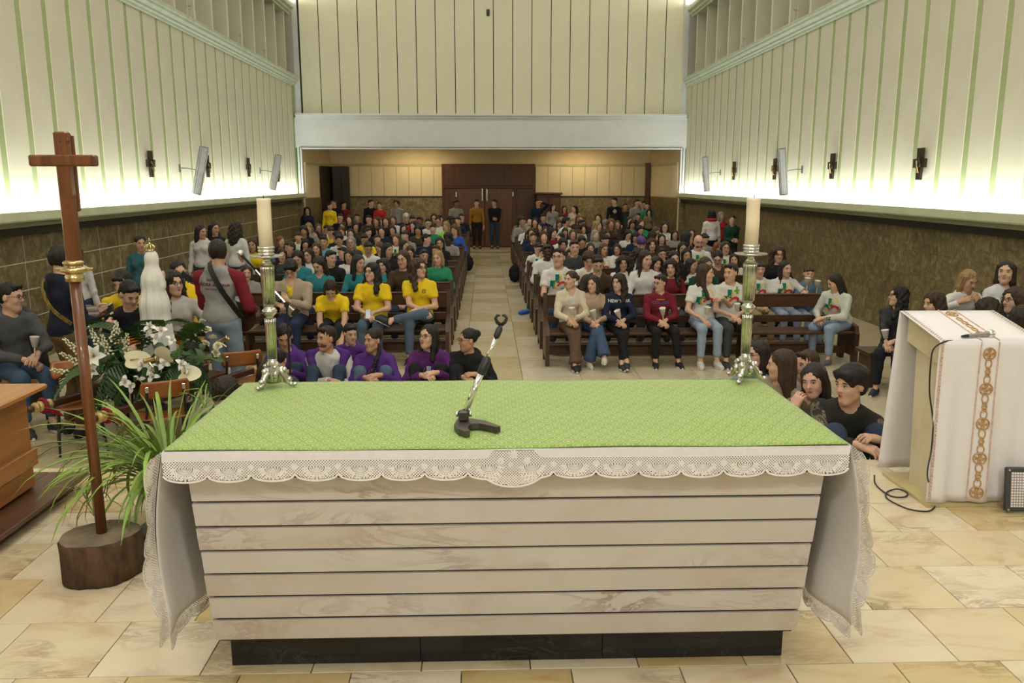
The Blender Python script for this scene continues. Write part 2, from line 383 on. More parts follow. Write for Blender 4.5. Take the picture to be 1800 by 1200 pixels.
# ---- rear upper wall, lintel, jambs
wb = struct(MB().box((.16, YB + .25, 6.6), (15.4, .3, 5.3)).build('wall_back_upper', m_dark))
up_me = MB().bbox((0, 0, 0), (.606, .05, 5.2), .006).mesh('panel', M('yellowish_rear_panel', (.68, .64, .47), .75, var=.02))
for k in range(20): link('panel', up_me, wb, (XL + .50 + .632 * k, YB + .09, 6.62))
for X, sgn, nm in ((XL, 1, 'left'), (XR, -1, 'right')):
    MB().box((X + sgn * .06, YB + .06, 6.6), (.16, .14, 5.2)).build('corner_pilaster', m_white, wb)
for X, sgn in ((XL, 1), (XR, -1)):
    MB().box((X - sgn * .36, YB + .04, 6.6), (.70, .10, 5.2)).build('return_panel', m_greywall, wb)
ln = struct(MB().box((.16, YB, 3.46), (XR - XL + .1, .36, .97)).build('trim_20', m_white))
def extrude_x(mb, prof, x0, x1):
    n = len(prof); V = [(x0, y, z) for y, z in prof] + [(x1, y, z) for y, z in prof]
    return mb.add(V, [(i, (i + 1) % n, n + (i + 1) % n, n + i) for i in range(n)] + [tuple(range(n - 1, -1, -1)), tuple(range(n, 2 * n))])
extrude_x(MB(), [(YB + .1, 3.86), (YB - .19, 3.86), (YB - .20, 3.90), (YB - .23, 3.91), (YB - .24, 3.97), (YB - .30, 4.0), (YB - .30, 4.06), (YB + .1, 4.06)], XL + .0, XR).build('cornice', m_white, ln)
MB().box((.16, YB - .19, 2.985), (12.72, .04, .014)).build('edge_bead', M('brown_edge', (.10, .08, .06), .5), ln)
MB().box((.16, YB - .17, 2.945), (12.6, .06, .05)).build('opening_trim', m_white, ln)
for X, sgn in ((XL, 1), (XR, -1)):
    j = MB().box((X + sgn * .035, YB, 2.1), (.09, .36, 1.75)).build('jamb', m_white, ln)
    MB().box((X + sgn * .115, YB - .15, 2.08), (.05, .10, 1.80)).build('jamb_trim', m_white, j)
    MB().box((X + sgn * .075, YB - .19, 2.1), (.02, .03, 1.75)).build('jamb_bead', M('brown_edge', (.10, .08, .06), .5), j)
    MB().box((X + sgn * .0, YB + .0, .3), (.2, .5, 1.85)).build('jamb_foot', m_stone2, ln)

# ---- porch beyond the lintel
pc_l, pc_r = -5.85, 6.12
pb = struct(MB().box((.135, YE + .11, 1.3), (12.6, .2, 3.9)).build('wall_back', m_tan))
MB().box((.135, YE + .0, .37), (12.0, .05, 1.87)).build('wainscot', m_stone2, pb)
MB().box((.135, YE - .015, 1.31), (12.0, .06, .04)).build('black_band', m_black, pb)
MB().box((.135, YE - .01, 2.46), (12.0, .10, .09)).build('trim', M('olive_trim', (.42, .38, .2), .6), pb)
pp_me = MB().bbox((0, 0, 0), (.455, .04, 1.09), .005).mesh('panel', M('porch_panel', (.66, .56, .36), .7, var=.02))
MB().box((.135, YE - .004, 1.875), (12.0, .02, 1.12)).build('panel_backing', M('olive_groove', (.2, .19, .08), .7), pb)
for k in range(8):
    link('panel', pp_me, pb, (-5.03 + .464 * k, YE - .03, 1.875))
    link('panel', pp_me, pb, (2.02 + .464 * k, YE - .03, 1.875))
link('panel', pp_me, pb, (2.02 + .464 * 8, YE - .03, 1.875))
for nm, xa, xb, sgn in (('left', XL + .12, pc_l, 1), ('right', XR - .12, pc_r, -1)):
    L = math.hypot(xb - xa, YE - YB - .15); ang = math.atan2(xb - xa, YE - YB - .15)
    mid = ((xa + xb) / 2 - sgn * .1, (YE + YB + .15) / 2, 0)
    ws = struct(MB().box((0, 0, 1.3), (.2, L + .3, 3.9)).build('wall_%s_porch' % nm, m_tan, None, False, mid, (0, 0, -ang)))
    MB().box((sgn * .11, 0, .37), (.04, L, 1.87)).build('wainscot', m_stone2, ws)
    MB().box((sgn * .12, 0, 2.46), (.08, L, .09)).build('trim', M('olive_trim', (.42, .38, .2), .6), ws)
    sp_me = MB().bbox((0, 0, 0), (.04, .20, 1.09), .004).mesh('panel', M('porch_panel', (.66, .56, .36), .7, var=.02))
    for k in range(7 if nm == 'left' else 14): link('panel', sp_me, ws, (sgn * .11, -L / 2 + .12 + .215 * k, 1.875))
    if nm == 'left': MB().box((sgn * .14, L * .27, .92), (.10, L * .42, 2.98)).build('dark_cupboard_side', m_doord, ws)
# tall dark cupboard in the left corner of the porch
t = thing('dark_cupboard', 'tall dark wooden cupboard in the left corner of the rear porch', 'cupboard', (-5.42, YE - .28, ZN))
MB().bbox((0, 0, 1.49), (.62, .16, 2.96), .01).build('body', m_doord, t)
for s_ in (-1, 1):
    d_ = MB().bbox((s_ * .15, -.09, 1.45), (.27, .03, 2.7), .008).build('door', m_doord, t)
    MB().bbox((s_ * .15, -.11, 2.1), (.18, .02, 1.1), .006).build('raised_field', m_doord, d_)
MB().box((6.0, YE - .1, 1.0), (.16, .2, 3.1)).build('dark_post', m_door, pb)
pcl = struct(MB().box((.135, (YE + YB) / 2 + .2, 3.27), (12.8, YE - YB + .1, .14)).build('ceiling_porch', m_tan))
for xx in (-2.6, 3.4):
    MB().box((xx, YE - 1.1, 3.17), (1.7, .32, .05)).build('lamp_housing', M('lamp_white', (.8, .75, .6), .5), pcl)
# ---- great door
d1 = struct(MB().bbox((.03, YE - .03, .97), (3.46, .10, 3.08), .01).build('door_1', m_door))
MB().bbox((.03, YE - .10, 2.10), (3.34, .06, .78), .008).build('transom_panel', m_door, d1)
MB().bbox((.03, YE - .11, 1.66), (3.46, .10, .07), .008).build('transom_rail', m_door, d1)
for s_ in (-1, 1):
    MB().bbox((.03 + s_ * 1.37, YE - .10, .53), (.60, .06, 2.16), .008).build('side_panel', m_door, d1)
    MB().bbox((.03 + s_ * 1.70, YE - .10, .97), (.08, .10, 3.08), .008).build('frame_post', m_door, d1)
    lf = MB().bbox((-.12 + s_ * .525, YE - .115, .53), (1.03, .06, 2.16), .012).build('leaf', wood('door_leaf_wood', (.085, .028, .010), (.16, .06, .022), .5, .35), d1)
    MB().tube([(-.12 + s_ * .085, YE - .19, 1.16), (-.12 + s_ * .085, YE - .19, 1.60)], .028, 8).build('pull_handle', M('brushed_steel', (.75, .75, .75), .25, 1, var=.03), lf)
    MB().box((-.12 + s_ * 1.06, YE - .15, 1.40), (.03, .04, .16)).build('hinge', M('brushed_steel', (.75, .75, .75), .25, 1, var=.03), lf)
MB().box((-.19, YE - .16, .42), (.05, .03, .28)).build('lock_plate', M('brushed_steel', (.75, .75, .75), .25, 1, var=.03), lf)
t = thing('wooden_cabinet', 'low reddish wooden cabinet with moulded top right of the great door', 'cabinet', (2.25, YE - .35, ZN))
MB().bbox((0, 0, .98), (.90, .5, 1.96), .01).build('body', m_door, t)
MB().bbox((0, -.02, 2.0), (1.02, .58, .08), .02).build('moulded_top', m_door, t)
for s_ in (-1, 1): MB().bbox((s_ * .215, -.26, 1.0), (.40, .03, 1.7), .01).build('door', m_door, t)

# ---- ceiling and wall behind the camera, added unseen ceiling lamps
cg = struct(MB().box((.16, 13.2, ZCEIL + .1), (14.6, 30.8, .2)).build('ceiling', m_ceil))
struct(MB().box((.16, -2.1, 4.2), (14.6, .2, 10.2)).build('wall_front', m_cream))
for i, yy in enumerate((.6, 6.0, 12.0, 18.0, 24.0)):
    w_, d_ = ((4.7, 1.8) if i == 0 else (5.2, .7)); xx = -.2 if i == 0 else .15
    t = thing('added_ceiling_luminaire', '%s long flat ceiling lamp above the %s' % (('', 'first', 'second', 'third', 'fourth')[i] or 'wide', 'altar' if i == 0 else 'nave, counted from the altar'), 'ceiling lamp', (xx, yy, ZCEIL))
    f_ = MB()
    for s_ in (-1, 1): f_.box((s_ * w_ / 2, 0, -.06), (.05, d_ + .05, .12)); f_.box((0, s_ * d_ / 2, -.06), (w_, .05, .12))
    f_.build('frame', m_white, t)
    MB().box((0, 0, -.03), (w_ - .05, d_ - .05, .02)).build('diffuser', emit('added_lamp_diffuser', (1, .95, .85), 1.2), t)
t = thing('wall_sensor', 'small black sensor box high on the rear panelled wall', 'sensor', (.035, YB + .05, 7.27))
MB().bbox((0, 0, 0), (.10, .08, .20), .01).build('housing', m_black, t)
MB().lathe([(.0, -.03), (.03, -.02), (.03, .0)], 10, (0, -.04, -.05), (0, 1, 0)).build('lens', M('dark_lens', (.02, .02, .02), .1), t)

# ---- stations of the cross on the side walls
m_bronze = M('dark_bronze', (.045, .03, .018), .35, .6, var=.3, scale=20, bump=.3, bscale=30)
m_gold = M('polished_bronze', (.5, .36, .14), .3, .9, var=.2, scale=30)
nth = ('first', 'second', 'third', 'fourth', 'fifth', 'sixth')
def station(X, sgn, Y, z, label):
    t = thing('wall_cross', label, 'cross', (X, Y, z), 0, 'bronze crosses along the side walls')
    poly = [(x * 1.35, z * .80) for x, z in [(-.045, -.30), (.045, -.30), (.055, -.07), (.125, -.07), (.13, .10), (.055, .10), (.06, .30), (-.06, .30), (-.055, .10), (-.13, .10), (-.125, -.07), (-.055, -.07)]]
    # plate lies in the YZ plane, thickness along X
    m4 = Matrix(((0, 0, sgn, 0), (-sgn, 0, 0, 0), (0, 1, 0, 0), (0, 0, 0, 1)))
    MB().prism(poly, .04, m4).build('plate', m_bronze, t)
    r = MB()
    r.ell((sgn * .05, sgn * .02, .06), (.02, .025, .03), 8, 5); r.ell((sgn * .05, sgn * .03, -.0), (.025, .05, .06), 8, 5)
    r.ell((sgn * .05, -sgn * .03, -.04), (.02, .03, .05), 8, 5)
    r.build('relief_figures', m_bronze, t, True)
    MB().tube([(sgn * .055, -sgn * .05, .05), (sgn * .06, sgn * .03, -.13)], [.012, .02], 6).build('relief_beam', m_gold, t)
for k, (x, y) in enumerate(((265, 288), (365, 292), (437, 294), (489, 305))):
    p = PX(x, y, XL + .02); station(XL, 1, p[1], p[2], 'small dark bronze cross on the left wall, %s from the altar' % nth[k])
for k, (x, y) in enumerate(((1617, 288), (1463, 292), (1362, 297), (1290, 300), (1238, 306))):
    p = PX(x, y, XR - .02); station(XR, -1, p[1], p[2], 'small dark bronze cross on the right wall, %s from the altar' % nth[k])
m_spk = M('grey_speaker_plastic', (.22, .21, .18), .6, var=.05)
def column_speaker(X, sgn, Y, z, label, tilt):
    t = thing('column_speaker', label, 'loudspeaker', (X, Y, z))
    R = Euler((0, sgn * math.radians(13 if sgn > 0 else 6), sgn * tilt)).to_matrix()
    def pt(x, y, zz): return R @ Vector((x, y, zz)) + Vector((sgn * .42, 0, 0))
    MB().bbox(pt(0, 0, 0), (.17, .15, .98), .012, R).build('cabinet', m_spk, t)
    MB().bbox(pt(0, -.083, 0), (.11, .02, .93), .006, R).build('grille', M('silver_grille', (.36, .36, .36), .5, .3), t)
    for q in range(2): MB().bbox(pt(-.07 + .14 * q, -.08, 0), (.02, .02, .95), .004, R).build('trim_rail', M('silver_grille', (.36, .36, .36), .5, .3), t)
    MB().tube([(0, 0, .05), (sgn * .15, 0, .05), pt(0, .08, .0)], .014, 6).build('bracket_arm', M('grey_bracket', (.14, .14, .14), .5, .3), t)
    MB().box((sgn * .01, 0, .05), (.02, .06, .16)).build('wall_plate', M('grey_bracket', (.14, .14, .14), .5, .3), t)
    MB().tube([pt(0, .07, -.1), (sgn * .2, .05, -.25), (sgn * .05, .03, -.45), (sgn * .02, .02, -.68)], .006, 5).build('cable', m_spk, t)
for X, sgn, x, y, lb, tl in ((XL, 1, 352, 300, 'slim grey column loudspeaker on the left wall nearer the altar', .5), (XL, 1, 484, 303, 'slim grey column loudspeaker on the left wall near the lintel', .5),
                         (XR, -1, 1376, 302, 'slim grey column loudspeaker on the right wall nearer the altar', .25), (XR, -1, 1241, 306, 'slim grey column loudspeaker on the right wall near the lintel', .25)):
    p = PX(x, y, X + sgn * .42); column_speaker(X, sgn, p[1], p[2], lb, tl)

for fx, wd in ((-2.2, 'left'), (2.0, 'right')):  # housings of the added floodlights, out of view behind the camera
    t = thing('floodlight', 'wide floodlight on the wall behind the altar, %s one' % wd, 'floodlight', (fx, -1.88, 4.6))
    MB().bbox((0, .06, 0), (1.0, .12, .42), .01).build('housing', m_greywall, t); MB().box((0, .125, 0), (.9, .01, .34)).build('lens', emit('added_lamp_diffuser', (1, .95, .85), 1.2), t)
# ================================================================ ALTAR
m_altar = marble('pinkish_altar_marble', (.61, .575, .545), (.30, .22, .17), (.57, .50, .44), 1.5, .35, .85, .09, .04)
m_blackm = marble('black_plinth_marble', (.010, .011, .012), (.10, .10, .10), (.014, .014, .015), 3, .2, .5, .05)
m_steel = M('brushed_steel', (.75, .75, .75), .25, 1, var=.03)
al = thing('altar', 'marble altar of seven pale horizontal courses on a black plinth', 'altar', (0, 3.2, 0))
def yz_prism(poly, x0, x1, oy=3.2):
    n = len(poly); V = [(x0, y - oy, z) for y, z in poly] + [(x1, y - oy, z) for y, z in poly]
    return MB().add(V, [(i, (i + 1) % n, n + (i + 1) % n, n + i) for i in range(n)] + [tuple(range(n - 1, -1, -1)), tuple(range(n, 2 * n))])
yz_prism([(2.93, .15), (2.80, .885), (3.58, .885), (3.44, .15)], -1.11, 1.11).build('core', m_black, al)
z0, z1 = .152, .872
for k in range(7):
    a = z0 + (z1 - z0) * k / 7 + .006; b = z0 + (z1 - z0) * (k + 1) / 7 - .006
    def fy(z): return 2.925 - (z - z0) * .22
    def by(z): return 3.45 + (z - z0) * .19
    w_ = 1.127 + random.uniform(-.003, .003)
    yz_prism([(fy(a), a), (fy(b), b), (by(b), b), (by(a), a)], -w_, w_).build('marble_course', m_altar, al)
for x0, x1 in ((-1.095, -.352), (-.349, .375), (.378, 1.105)):
    yz_prism([(3.0, 0.002), (3.0, .152), (3.40, .152), (3.40, 0.002)], x0, x1).build('plinth_slab', m_blackm, al)
yz_prism([(2.79, .872), (2.79, .892), (3.6, .892), (3.6, .872)], -1.12, 1.12).build('shadow_joint', M('recess_shade_brown', (.16, .12, .10), .6), al)  # dark brown stands for the shade in the recess under the mensa
MB().bbox((0, -.025, .938), (2.30, .92, .09), .006).build('mensa', M('mensa_marble_with_shade', (.30, .25, .225), .4, var=.2, scale=5), al)  # whole slab darkened: its colour carries the shade on the edge behind the lace

# ---- white cloth with lace, green cloth on top
m_linen = M('white_linen', (.74, .72, .74), .85, var=.03, scale=40, bump=.15, bscale=600)
m_lace = M('white_lace_thread', (.78, .75, .74), .85, var=.05)
tc_ = thing('altar_cloth', 'white linen altar cloth with crocheted lace edge under the green cloth', 'altar cloth', (0, 3.2, 1.0))
ZT = .985
def top_sheet(u, v): return (-1.176 + 2.352 * u, 2.693 + .965 * v - 3.2, ZT + .004 - 1.0)
MB().sheet(top_sheet, 2, 2, .003).build('top_sheet', m_linen, tc_)
FRONT_DROP = .030
def front_sheet(u, v):
    x = -1.176 + 2.352 * u
    c = 1 if abs(x - .01) > .075 else .08
    return (x, 2.691 + .004 * math.sin(x * 7) - 3.2, ZT + .004 - 1.0 - v * FRONT_DROP * c)
MB().sheet(front_sheet, 120, 2, .002).build('front_hem', m_linen, tc_)
def side_pt(sg, yv, t):
    # hanging side sheet, t 0..1 downwards
    s = (yv - 2.70) / .95
    drop = .70 - .06 * s + .03 * math.sin(3 * s)
    x = 1.178 + .030 * math.sin(PI * min(1, t * 1.15)) + .020 * t * math.sin(s * 14 + sg) + (.02 * t)
    x += .035 * t * (1 - s) ** 2 - .012 * s
    return (sg * x + .0, yv - 3.2 + .03 * t * t, ZT + .003 - 1.0 - t * drop)
for sg in (-1, 1):
    MB().sheet(lambda u, v: side_pt(sg, 2.70 + .95 * u, v), 40, 24, .002).build('side_drop', m_linen, tc_, True)
def ribbon(mb, pts, w, mp):
    # flat thread along uv polyline
    for (a, b) in zip(pts[:-1], pts[1:]):
        dx, dy = b[0] - a[0], b[1] - a[1]; L = math.hypot(dx, dy)
        if L < 1e-6: continue
        nx, ny = -dy / L * w / 2, dx / L * w / 2
        mb.add([mp(a[0] + nx, a[1] + ny), mp(b[0] + nx, b[1] + ny), mp(b[0] - nx, b[1] - ny), mp(a[0] - nx, a[1] - ny)], [(0, 1, 2, 3)])
def lace(mp, length, h0, h1, period, big=None):
    mb = MB()
    n = max(1, round(length / period)); per = length / n
    def vb(u):
        t = (u / per) % 1.0; v = h0 + (h1 - h0) * math.sqrt(max(0, 1 - (2 * t - 1) ** 2))
        if big and abs(u - big[0]) < big[1]: v = max(v, h0 + (big[2] - h0) * math.sqrt(1 - ((u - big[0]) / big[1]) ** 2))
        return v
    def vt(u): return -FRONT_DROP * .92 if big and abs(u - big[0]) < .085 else 0
    def infan(u, v):
        k = round(u / per - .5); c = (k + .5) * per
        return math.hypot((u - c), (v - h0 * .55)) < per * .20 and v > h0 * .60
    step = .0100; d = .004
    for s in (1, -1):
        k = -int(.16 / step)
        while k * step < length + .16:
            u0 = k * step; pts = []; v = -.032
            while v < h1 + .03:
                u = u0 + s * v
                ok = 0 <= u <= length and vt(u) <= v < vb(u) - .004 and not infan(u, v)
                if ok: pts.append((u, v))
                else:
                    if len(pts) > 1: ribbon(mb, [pts[0], pts[-1]], .0034, mp)
                    pts = []
                v += d
            if len(pts) > 1: ribbon(mb, [pts[0], pts[-1]], .0034, mp)
            k += 1
    ribbon(mb, [(length * i / 80, vt(length * i / 80)) for i in range(81)], .003, mp)
    nn = n * 14; ribbon(mb, [(length * i / nn, vb(length * i / nn)) for i in range(nn + 1)], .007, mp)
    for k in range(n):
        c = (k + .5) * per; v0 = h0 * .55
        for q in range(11):
            a = PI * (.04 + .92 * q / 10); r1 = per * .20; R2 = min(per * .42, h1 - v0)
            ribbon(mb, [(c + r1 * math.cos(a), v0 + r1 * math.sin(a) * .8), (c + R2 * 1.05 * math.cos(a), v0 + (vb(c + R2 * 1.05 * math.cos(a)) - v0) * math.sin(a) * .93)], .0060, mp)
        for rr in (.03, .07, .115, .16, .21, .27): ribbon(mb, [(c + per * rr * math.cos(PI * i / 12), v0 + per * rr * math.sin(PI * i / 12) * .75) for i in range(13)], .0045, mp)
        for q in range(8):
            a = q * PI / 4; u0 = k * per; v1 = h0 * .5
            if 0 < u0: ribbon(mb, [(u0 - .011 * math.cos(a), v1 - .011 * math.sin(a)), (u0, v1)], .005, mp)
    if big:
        for (du, dv, R) in ((0, -.012, .017), (-.045, .012, .013), (.045, .012, .013)):
            for q in range(8):
                a = q * PI / 4 + .2; ribbon(mb, [(big[0] + du + R * math.cos(a), dv + R * math.sin(a)), (big[0] + du, dv)], .0065, mp)
    return mb
L_ = 2.352
lace(lambda u, v: (-1.176 + u, 2.689 + .004 * math.sin((-1.176 + u) * 7) - 3.2, ZT + .004 - 1.0 - FRONT_DROP - v), L_, .052, .076, .150, (1.186, .10, .105)).build('front_lace', m_lace, tc_)
for sg in (-1, 1):
    def mp(u, v):
        t = u / .72; p = side_pt(sg, 2.70, min(1, t))
        fl_ = .5 + .5 * math.sin(u * 16 + 1)
        return (p[0] + sg * (.004 + .022 * v / .075 * fl_), p[1] - v, p[2] - .012 * v / .07)
    lace(mp, .72, .050, .072, .120).build('side_lace', m_lace, tc_)
    def mp2(u, v):
        p = side_pt(sg, 2.70 + u, 1.0); return (p[0], p[1], p[2] - v)
    lace(mp2, .95, .045, .062, .119).build('hem_lace', m_lace, tc_)
def green_brocade():
    m, nt, b = _new('green_brocade')
    tc = nt.nodes.new('ShaderNodeTexCoord'); sp = nt.nodes.new('ShaderNodeSeparateXYZ'); nt.links.new(tc.outputs['Object'], sp.inputs[0])
    def mathn(op, a, bb=None, c=None):
        n = nt.nodes.new('ShaderNodeMath'); n.operation = op
        for i, q in enumerate((a, bb, c)):
            if q is None: continue
            if isinstance(q, (int, float)): n.inputs[i].default_value = q
            else: nt.links.new(q, n.inputs[i])
        return n.outputs[0]
    # woven lozenge ogee: cos(x)+cos(y) field with zigzag carrier
    X = mathn('MULTIPLY', sp.outputs[0], 2 * PI / .058); Y = mathn('MULTIPLY', sp.outputs[1], 2 * PI / .082)
    a = mathn('COSINE', mathn('ADD', mathn('MULTIPLY', X, .5), mathn('MULTIPLY', Y, .5))); bq = mathn('COSINE', mathn('SUBTRACT', mathn('MULTIPLY', X, .5), mathn('MULTIPLY', Y, .5)))
    f = mathn('MULTIPLY', a, bq); f2 = mathn('ABSOLUTE', mathn('SUBTRACT', mathn('ABSOLUTE', f), .38))
    r = _ramp(nt, [(0.0, (.42, .44, .12)), (.09, (.36, .42, .11)), (.19, (.15, .29, .05)), (.42, (.20, .34, .065)), (.60, (.41, .42, .13))]); nt.links.new(f2, r.inputs[0])
    nt.links.new(r.outputs[0], b.inputs['Base Color']); b.inputs['Roughness'].default_value = .62; b.inputs['Sheen Weight'].default_value = .2
    _bump(nt, b, f2, .25, .003); return m
m_brocade = green_brocade()
gc = thing('green_cloth', 'flat lime green brocade cloth covering the altar top', 'altar cloth', (0, 3.2, ZT + .006))
def green_sheet(u, v):
    x = -1.172 + 2.344 * u; y = 2.692 + .966 * v + .004 * math.sin(x * 5) * (1 - v)
    return (x, y - 3.2, .003 + .0016 * math.sin(x * 9 + y * 4) + .0012 * math.sin(y * 23 + x * 3))
MB().sheet(green_sheet, 60, 24, .002).build('top', m_brocade, gc, True)
MB().sheet(lambda u, v: (-1.158 + 2.316 * u, 3.66 + .006 * v - 3.2, .003 - .22 * v), 20, 3, .002).build('rear_drop', m_brocade, gc, True)
ZA = ZT + .012

# ---- candlesticks
m_silver = M('polished_silver', (.56, .545, .52), .25, 1, var=.35, scale=25)
m_wax = M('ivory_wax', (.78, .66, .50), .45, var=.05, scale=8)
def candlestick(loc, label, label2, lean):
    t = thing('altar_candlestick', label, 'candlestick', loc, 0, 'tall silver candlesticks on the altar'); t.scale = (1.05, 1.05, .95)
    b = MB()
    for k in range(3):
        a = 2 * PI * k / 3 + PI / 2 + .5
        def q(r, z): return (r * math.cos(a), r * math.sin(a), z)
        b.tube([q(.088, .008), q(.072, .010), q(.060, .022), q(.050, .048), q(.036, .066), q(.030, .092)], [.010, .012, .013, .014, .016, .012], 8)
        b.ell(q(.088, .011), (.013, .013, .009), 8, 5); b.ell(q(.066, .034), (.014, .014, .012), 8, 5); b.ell(q(.047, .078), (.013, .013, .014), 8, 5)
        a2 = a + PI / 3
        b.ell((.036 * math.cos(a2), .036 * math.sin(a2), .060), (.013, .013, .020), 8, 5); b.ell((.030 * math.cos(a2), .030 * math.sin(a2), .036), (.010, .010, .014), 8, 5)
        b.ell((.030 * math.cos(a2), .030 * math.sin(a2), .096), (.011, .011, .010), 8, 5)
    b.build('scrolled_foot', m_silver, t, True)
    MB().lathe([(.034, .020), (.030, .05), (.036, .075), (.024, .095), (.030, .108), (.018, .120), (.020, .130)], 18).build('foot_core', m_silver, t, True)
    fl_ = lambda a, z: 1 + .11 * math.cos(a * 12)
    MB().lathe([(.0185, .130), (.0215, .30), (.022, .318)], 48, wob=fl_).build('lower_shaft', m_silver, t, True)
    MB().lathe([(.022, .318), (.014, .326), (.020, .334), (.030, .346), (.031, .356), (.022, .366), (.015, .372), (.020, .380), (.024, .384)], 18).build('knop', m_silver, t, True)
    MB().lathe([(.0235, .384), (.0270, .545), (.0270, .560)], 48, wob=fl_).build('upper_shaft', m_silver, t, True)
    MB().lathe([(.027, .560), (.014, .580), (.013, .590), (.03, .594), (.066, .600), (.068, .606), (.05, .603), (.02, .602), (.032, .606), (.032, .616), (.029, .618), (.033, .622), (.033, .630), (.029, .632), (.034, .636), (.034, .646), (0, .646)], 24).build('drip_pan', m_silver, t, True)
    c = thing('altar_candle', label2, 'candle', (loc[0], loc[1], loc[2] + .613), 0, 'thick ivory altar candles')
    wv = lambda a, z: 1 + .03 * math.sin(a * 3 + z * 30) + (.03 * math.sin(a * 7) if z > .12 else 0)
    MB().lathe([(.029, .002), (.029, .10), (.0285, .19), (.030, .200), (.026, .203), (.018, .196), (0, .195)], 24, wob=wv).build('wax', m_wax, c, True)
    MB().tube([(0, 0, .195), (.002, 0, .21), (.0, .003, .216)], .002, 5).build('wick', m_black, c)
for (x, y, s_, lb) in ((483, 683, -1, 'left'), (1313, 672, 1, 'right')):
    p = PZ(x, y, ZA); candlestick((p[0] - .015 * (s_ < 0), p[1] + .045, ZA + .001), 'tall fluted silver candlestick on scrolled feet on the %s of the altar' % lb, 'thick ivory candle in the %s altar candlestick' % lb, 0)

# ---- desk microphone stand on the altar (empty clip)
m_gun = M('gunmetal', (.085, .072, .060), .45, .6, var=.2, scale=30, bump=.15, bscale=120)
m_chrome = M('chrome', (.80, .80, .80), .12, 1, var=.02)
m_blackp = M('black_plastic', (.012, .012, .012), .45, var=.1)
t = thing('desk_microphone_stand', 'short desk microphone stand with empty clip standing on the green cloth', 'microphone stand', (-.16, 2.93, ZA + .001))
def foot_poly():
    return [(-.030, .030), (.02, .032), (.075, .0), (.118, -.060), (.128, -.075), (.112, -.085), (.090, -.062), (.05, -.035), (.020, -.040), (.010, -.085), (.020, -.125), (.0, -.13), (-.022, -.10), (-.040, -.04)]
MB().prism(foot_poly(), .022).build('forked_foot', m_gun, t)
MB().bbox((-.006, .0, .042), (.038, .034, .040), .006).build('swivel_block', m_gun, t)
MB().lathe([(.0, -.030), (.011, -.030), (.011, -.02), (.006, -.02), (.006, .02), (.011, .02), (.011, .03), (0, .03)], 12, (-.006, 0, .048), (1, 0, 0)).build('wing_screw', m_chrome, t, True)
d_ = Vector((.135, .11, .305)).normalized(); b0 = Vector((0, 0, .055))
def al_(k): return b0 + d_ * k
MB().tube([al_(0), al_(.175)], .0125, 14).build('lower_tube', m_chrome, t, True)
MB().tube([al_(.150), al_(.156), al_(.212), al_(.218)], [.013, .0165, .0165, .013], 14).build('clutch_grip', m_blackp, t, True)
MB().tube([al_(.2), al_(.305)], .0085, 14).build('upper_tube', m_chrome, t, True)
MB().tube([al_(.300), al_(.304), al_(.335), al_(.345)], [.010, .0125, .0125, .008], 12).build('thread_adapter', m_blackp, t, True)
c0 = al_(.350); cl = MB()
for s_ in (-1, 1):
    cl.tube([c0, c0 + Vector((s_ * .014, 0, .010)), c0 + Vector((s_ * .021, 0, .026)), c0 + Vector((s_ * .013, 0, .038)), c0 + Vector((s_ * .004, 0, .036))], [.007, .007, .006, .006, .004], 8)
cl.build('clip', m_blackp, t, True)

# ================================================================ PROCESSIONAL CROSS IN LOG
m_bark = M('bark', (.080, .042, .020), .9, var=.65, scale=16, bump=.9, bscale=20, stretch=(1, 1, .35))
m_cut = M('weathered_cut_wood', (.17, .13, .08), .85, var=.35, scale=12, bump=.4, bscale=30)
m_crossw = wood('varnished_cross_wood', (.055, .015, .003), (.20, .062, .012), 1.4, .38, coat=.2)
m_brass = M('brass', (.56, .43, .22), .28, 1, var=.12, scale=20)
CX, CY = -1.945, 3.80
lg = thing('log_stand', 'short sawn tree log holding the wooden cross upright', 'log', (CX, CY, 0))
wob = lambda a, z: 1 + .06 * math.sin(a * 2 + .6) + .03 * math.sin(a * 5) + .015 * math.sin(a * 13 + z * 20) + .010 * math.sin(a * 23)
MB().lathe([(.165, .002), (.172, .02), (.170, .12), (.172, .205), (.166, .212)], 72, (-.01, .0, 0), wob=wob).build('bark', m_bark, lg, True)
MB().lathe([(.0, .205), (.168, .2125), (.162, .216), (.03, .219), (0, .219)], 48, (-.01, .0, 0), wob=wob).build('cut_face', m_cut, lg, True)
cr = thing('processional_cross', 'tall dark varnished wooden cross with brass collar standing in the log', 'cross', (CX, CY, .2))
MB().tube([(0, .0, .0), (-.006, 0, 1.28)], .0245, 12).build('pole', m_crossw, cr, True)
MB().bbox((-.010, .02, 1.59), (.060, .045, .62), .006).build('upright', m_crossw, cr)
MB().bbox((-.010, .015, 1.775), (.290, .045, .050), .006).build('crossbar', m_crossw, cr)
MB().bbox((-.014, .058, 1.72), (.075, .02, .34), .006).build('rear_plate', m_crossw, cr)
MB().lathe([(.026, 1.235), (.040, 1.24), (.040, 1.262), (.036, 1.266), (.036, 1.276), (.052, 1.28), (.056, 1.292), (.050, 1.300), (.034, 1.303), (.034, 1.312), (.044, 1.316), (.044, 1.326), (.030, 1.334)], 24, (-.006, 0, 0)).build('brass_collar', m_brass, cr, True)
for s_ in (-1, 1): MB().bbox((-.006 + s_ * .070, 0, 1.292), (.03, .012, .014), .002).build('collar_lug', m_brass, cr)
MB().lathe([(.003, 0), (.005, .004), (0, .008)], 8, (-.010, -.004, 1.86), (0, -1, 0)).build('nail', m_gun, cr)
for (x_, z_) in ((.025, 1.86), (.03, 1.62)): MB().ell((x_, 0, z_), (.008, .008, .012), 6, 4).build('peg', m_crossw, cr)

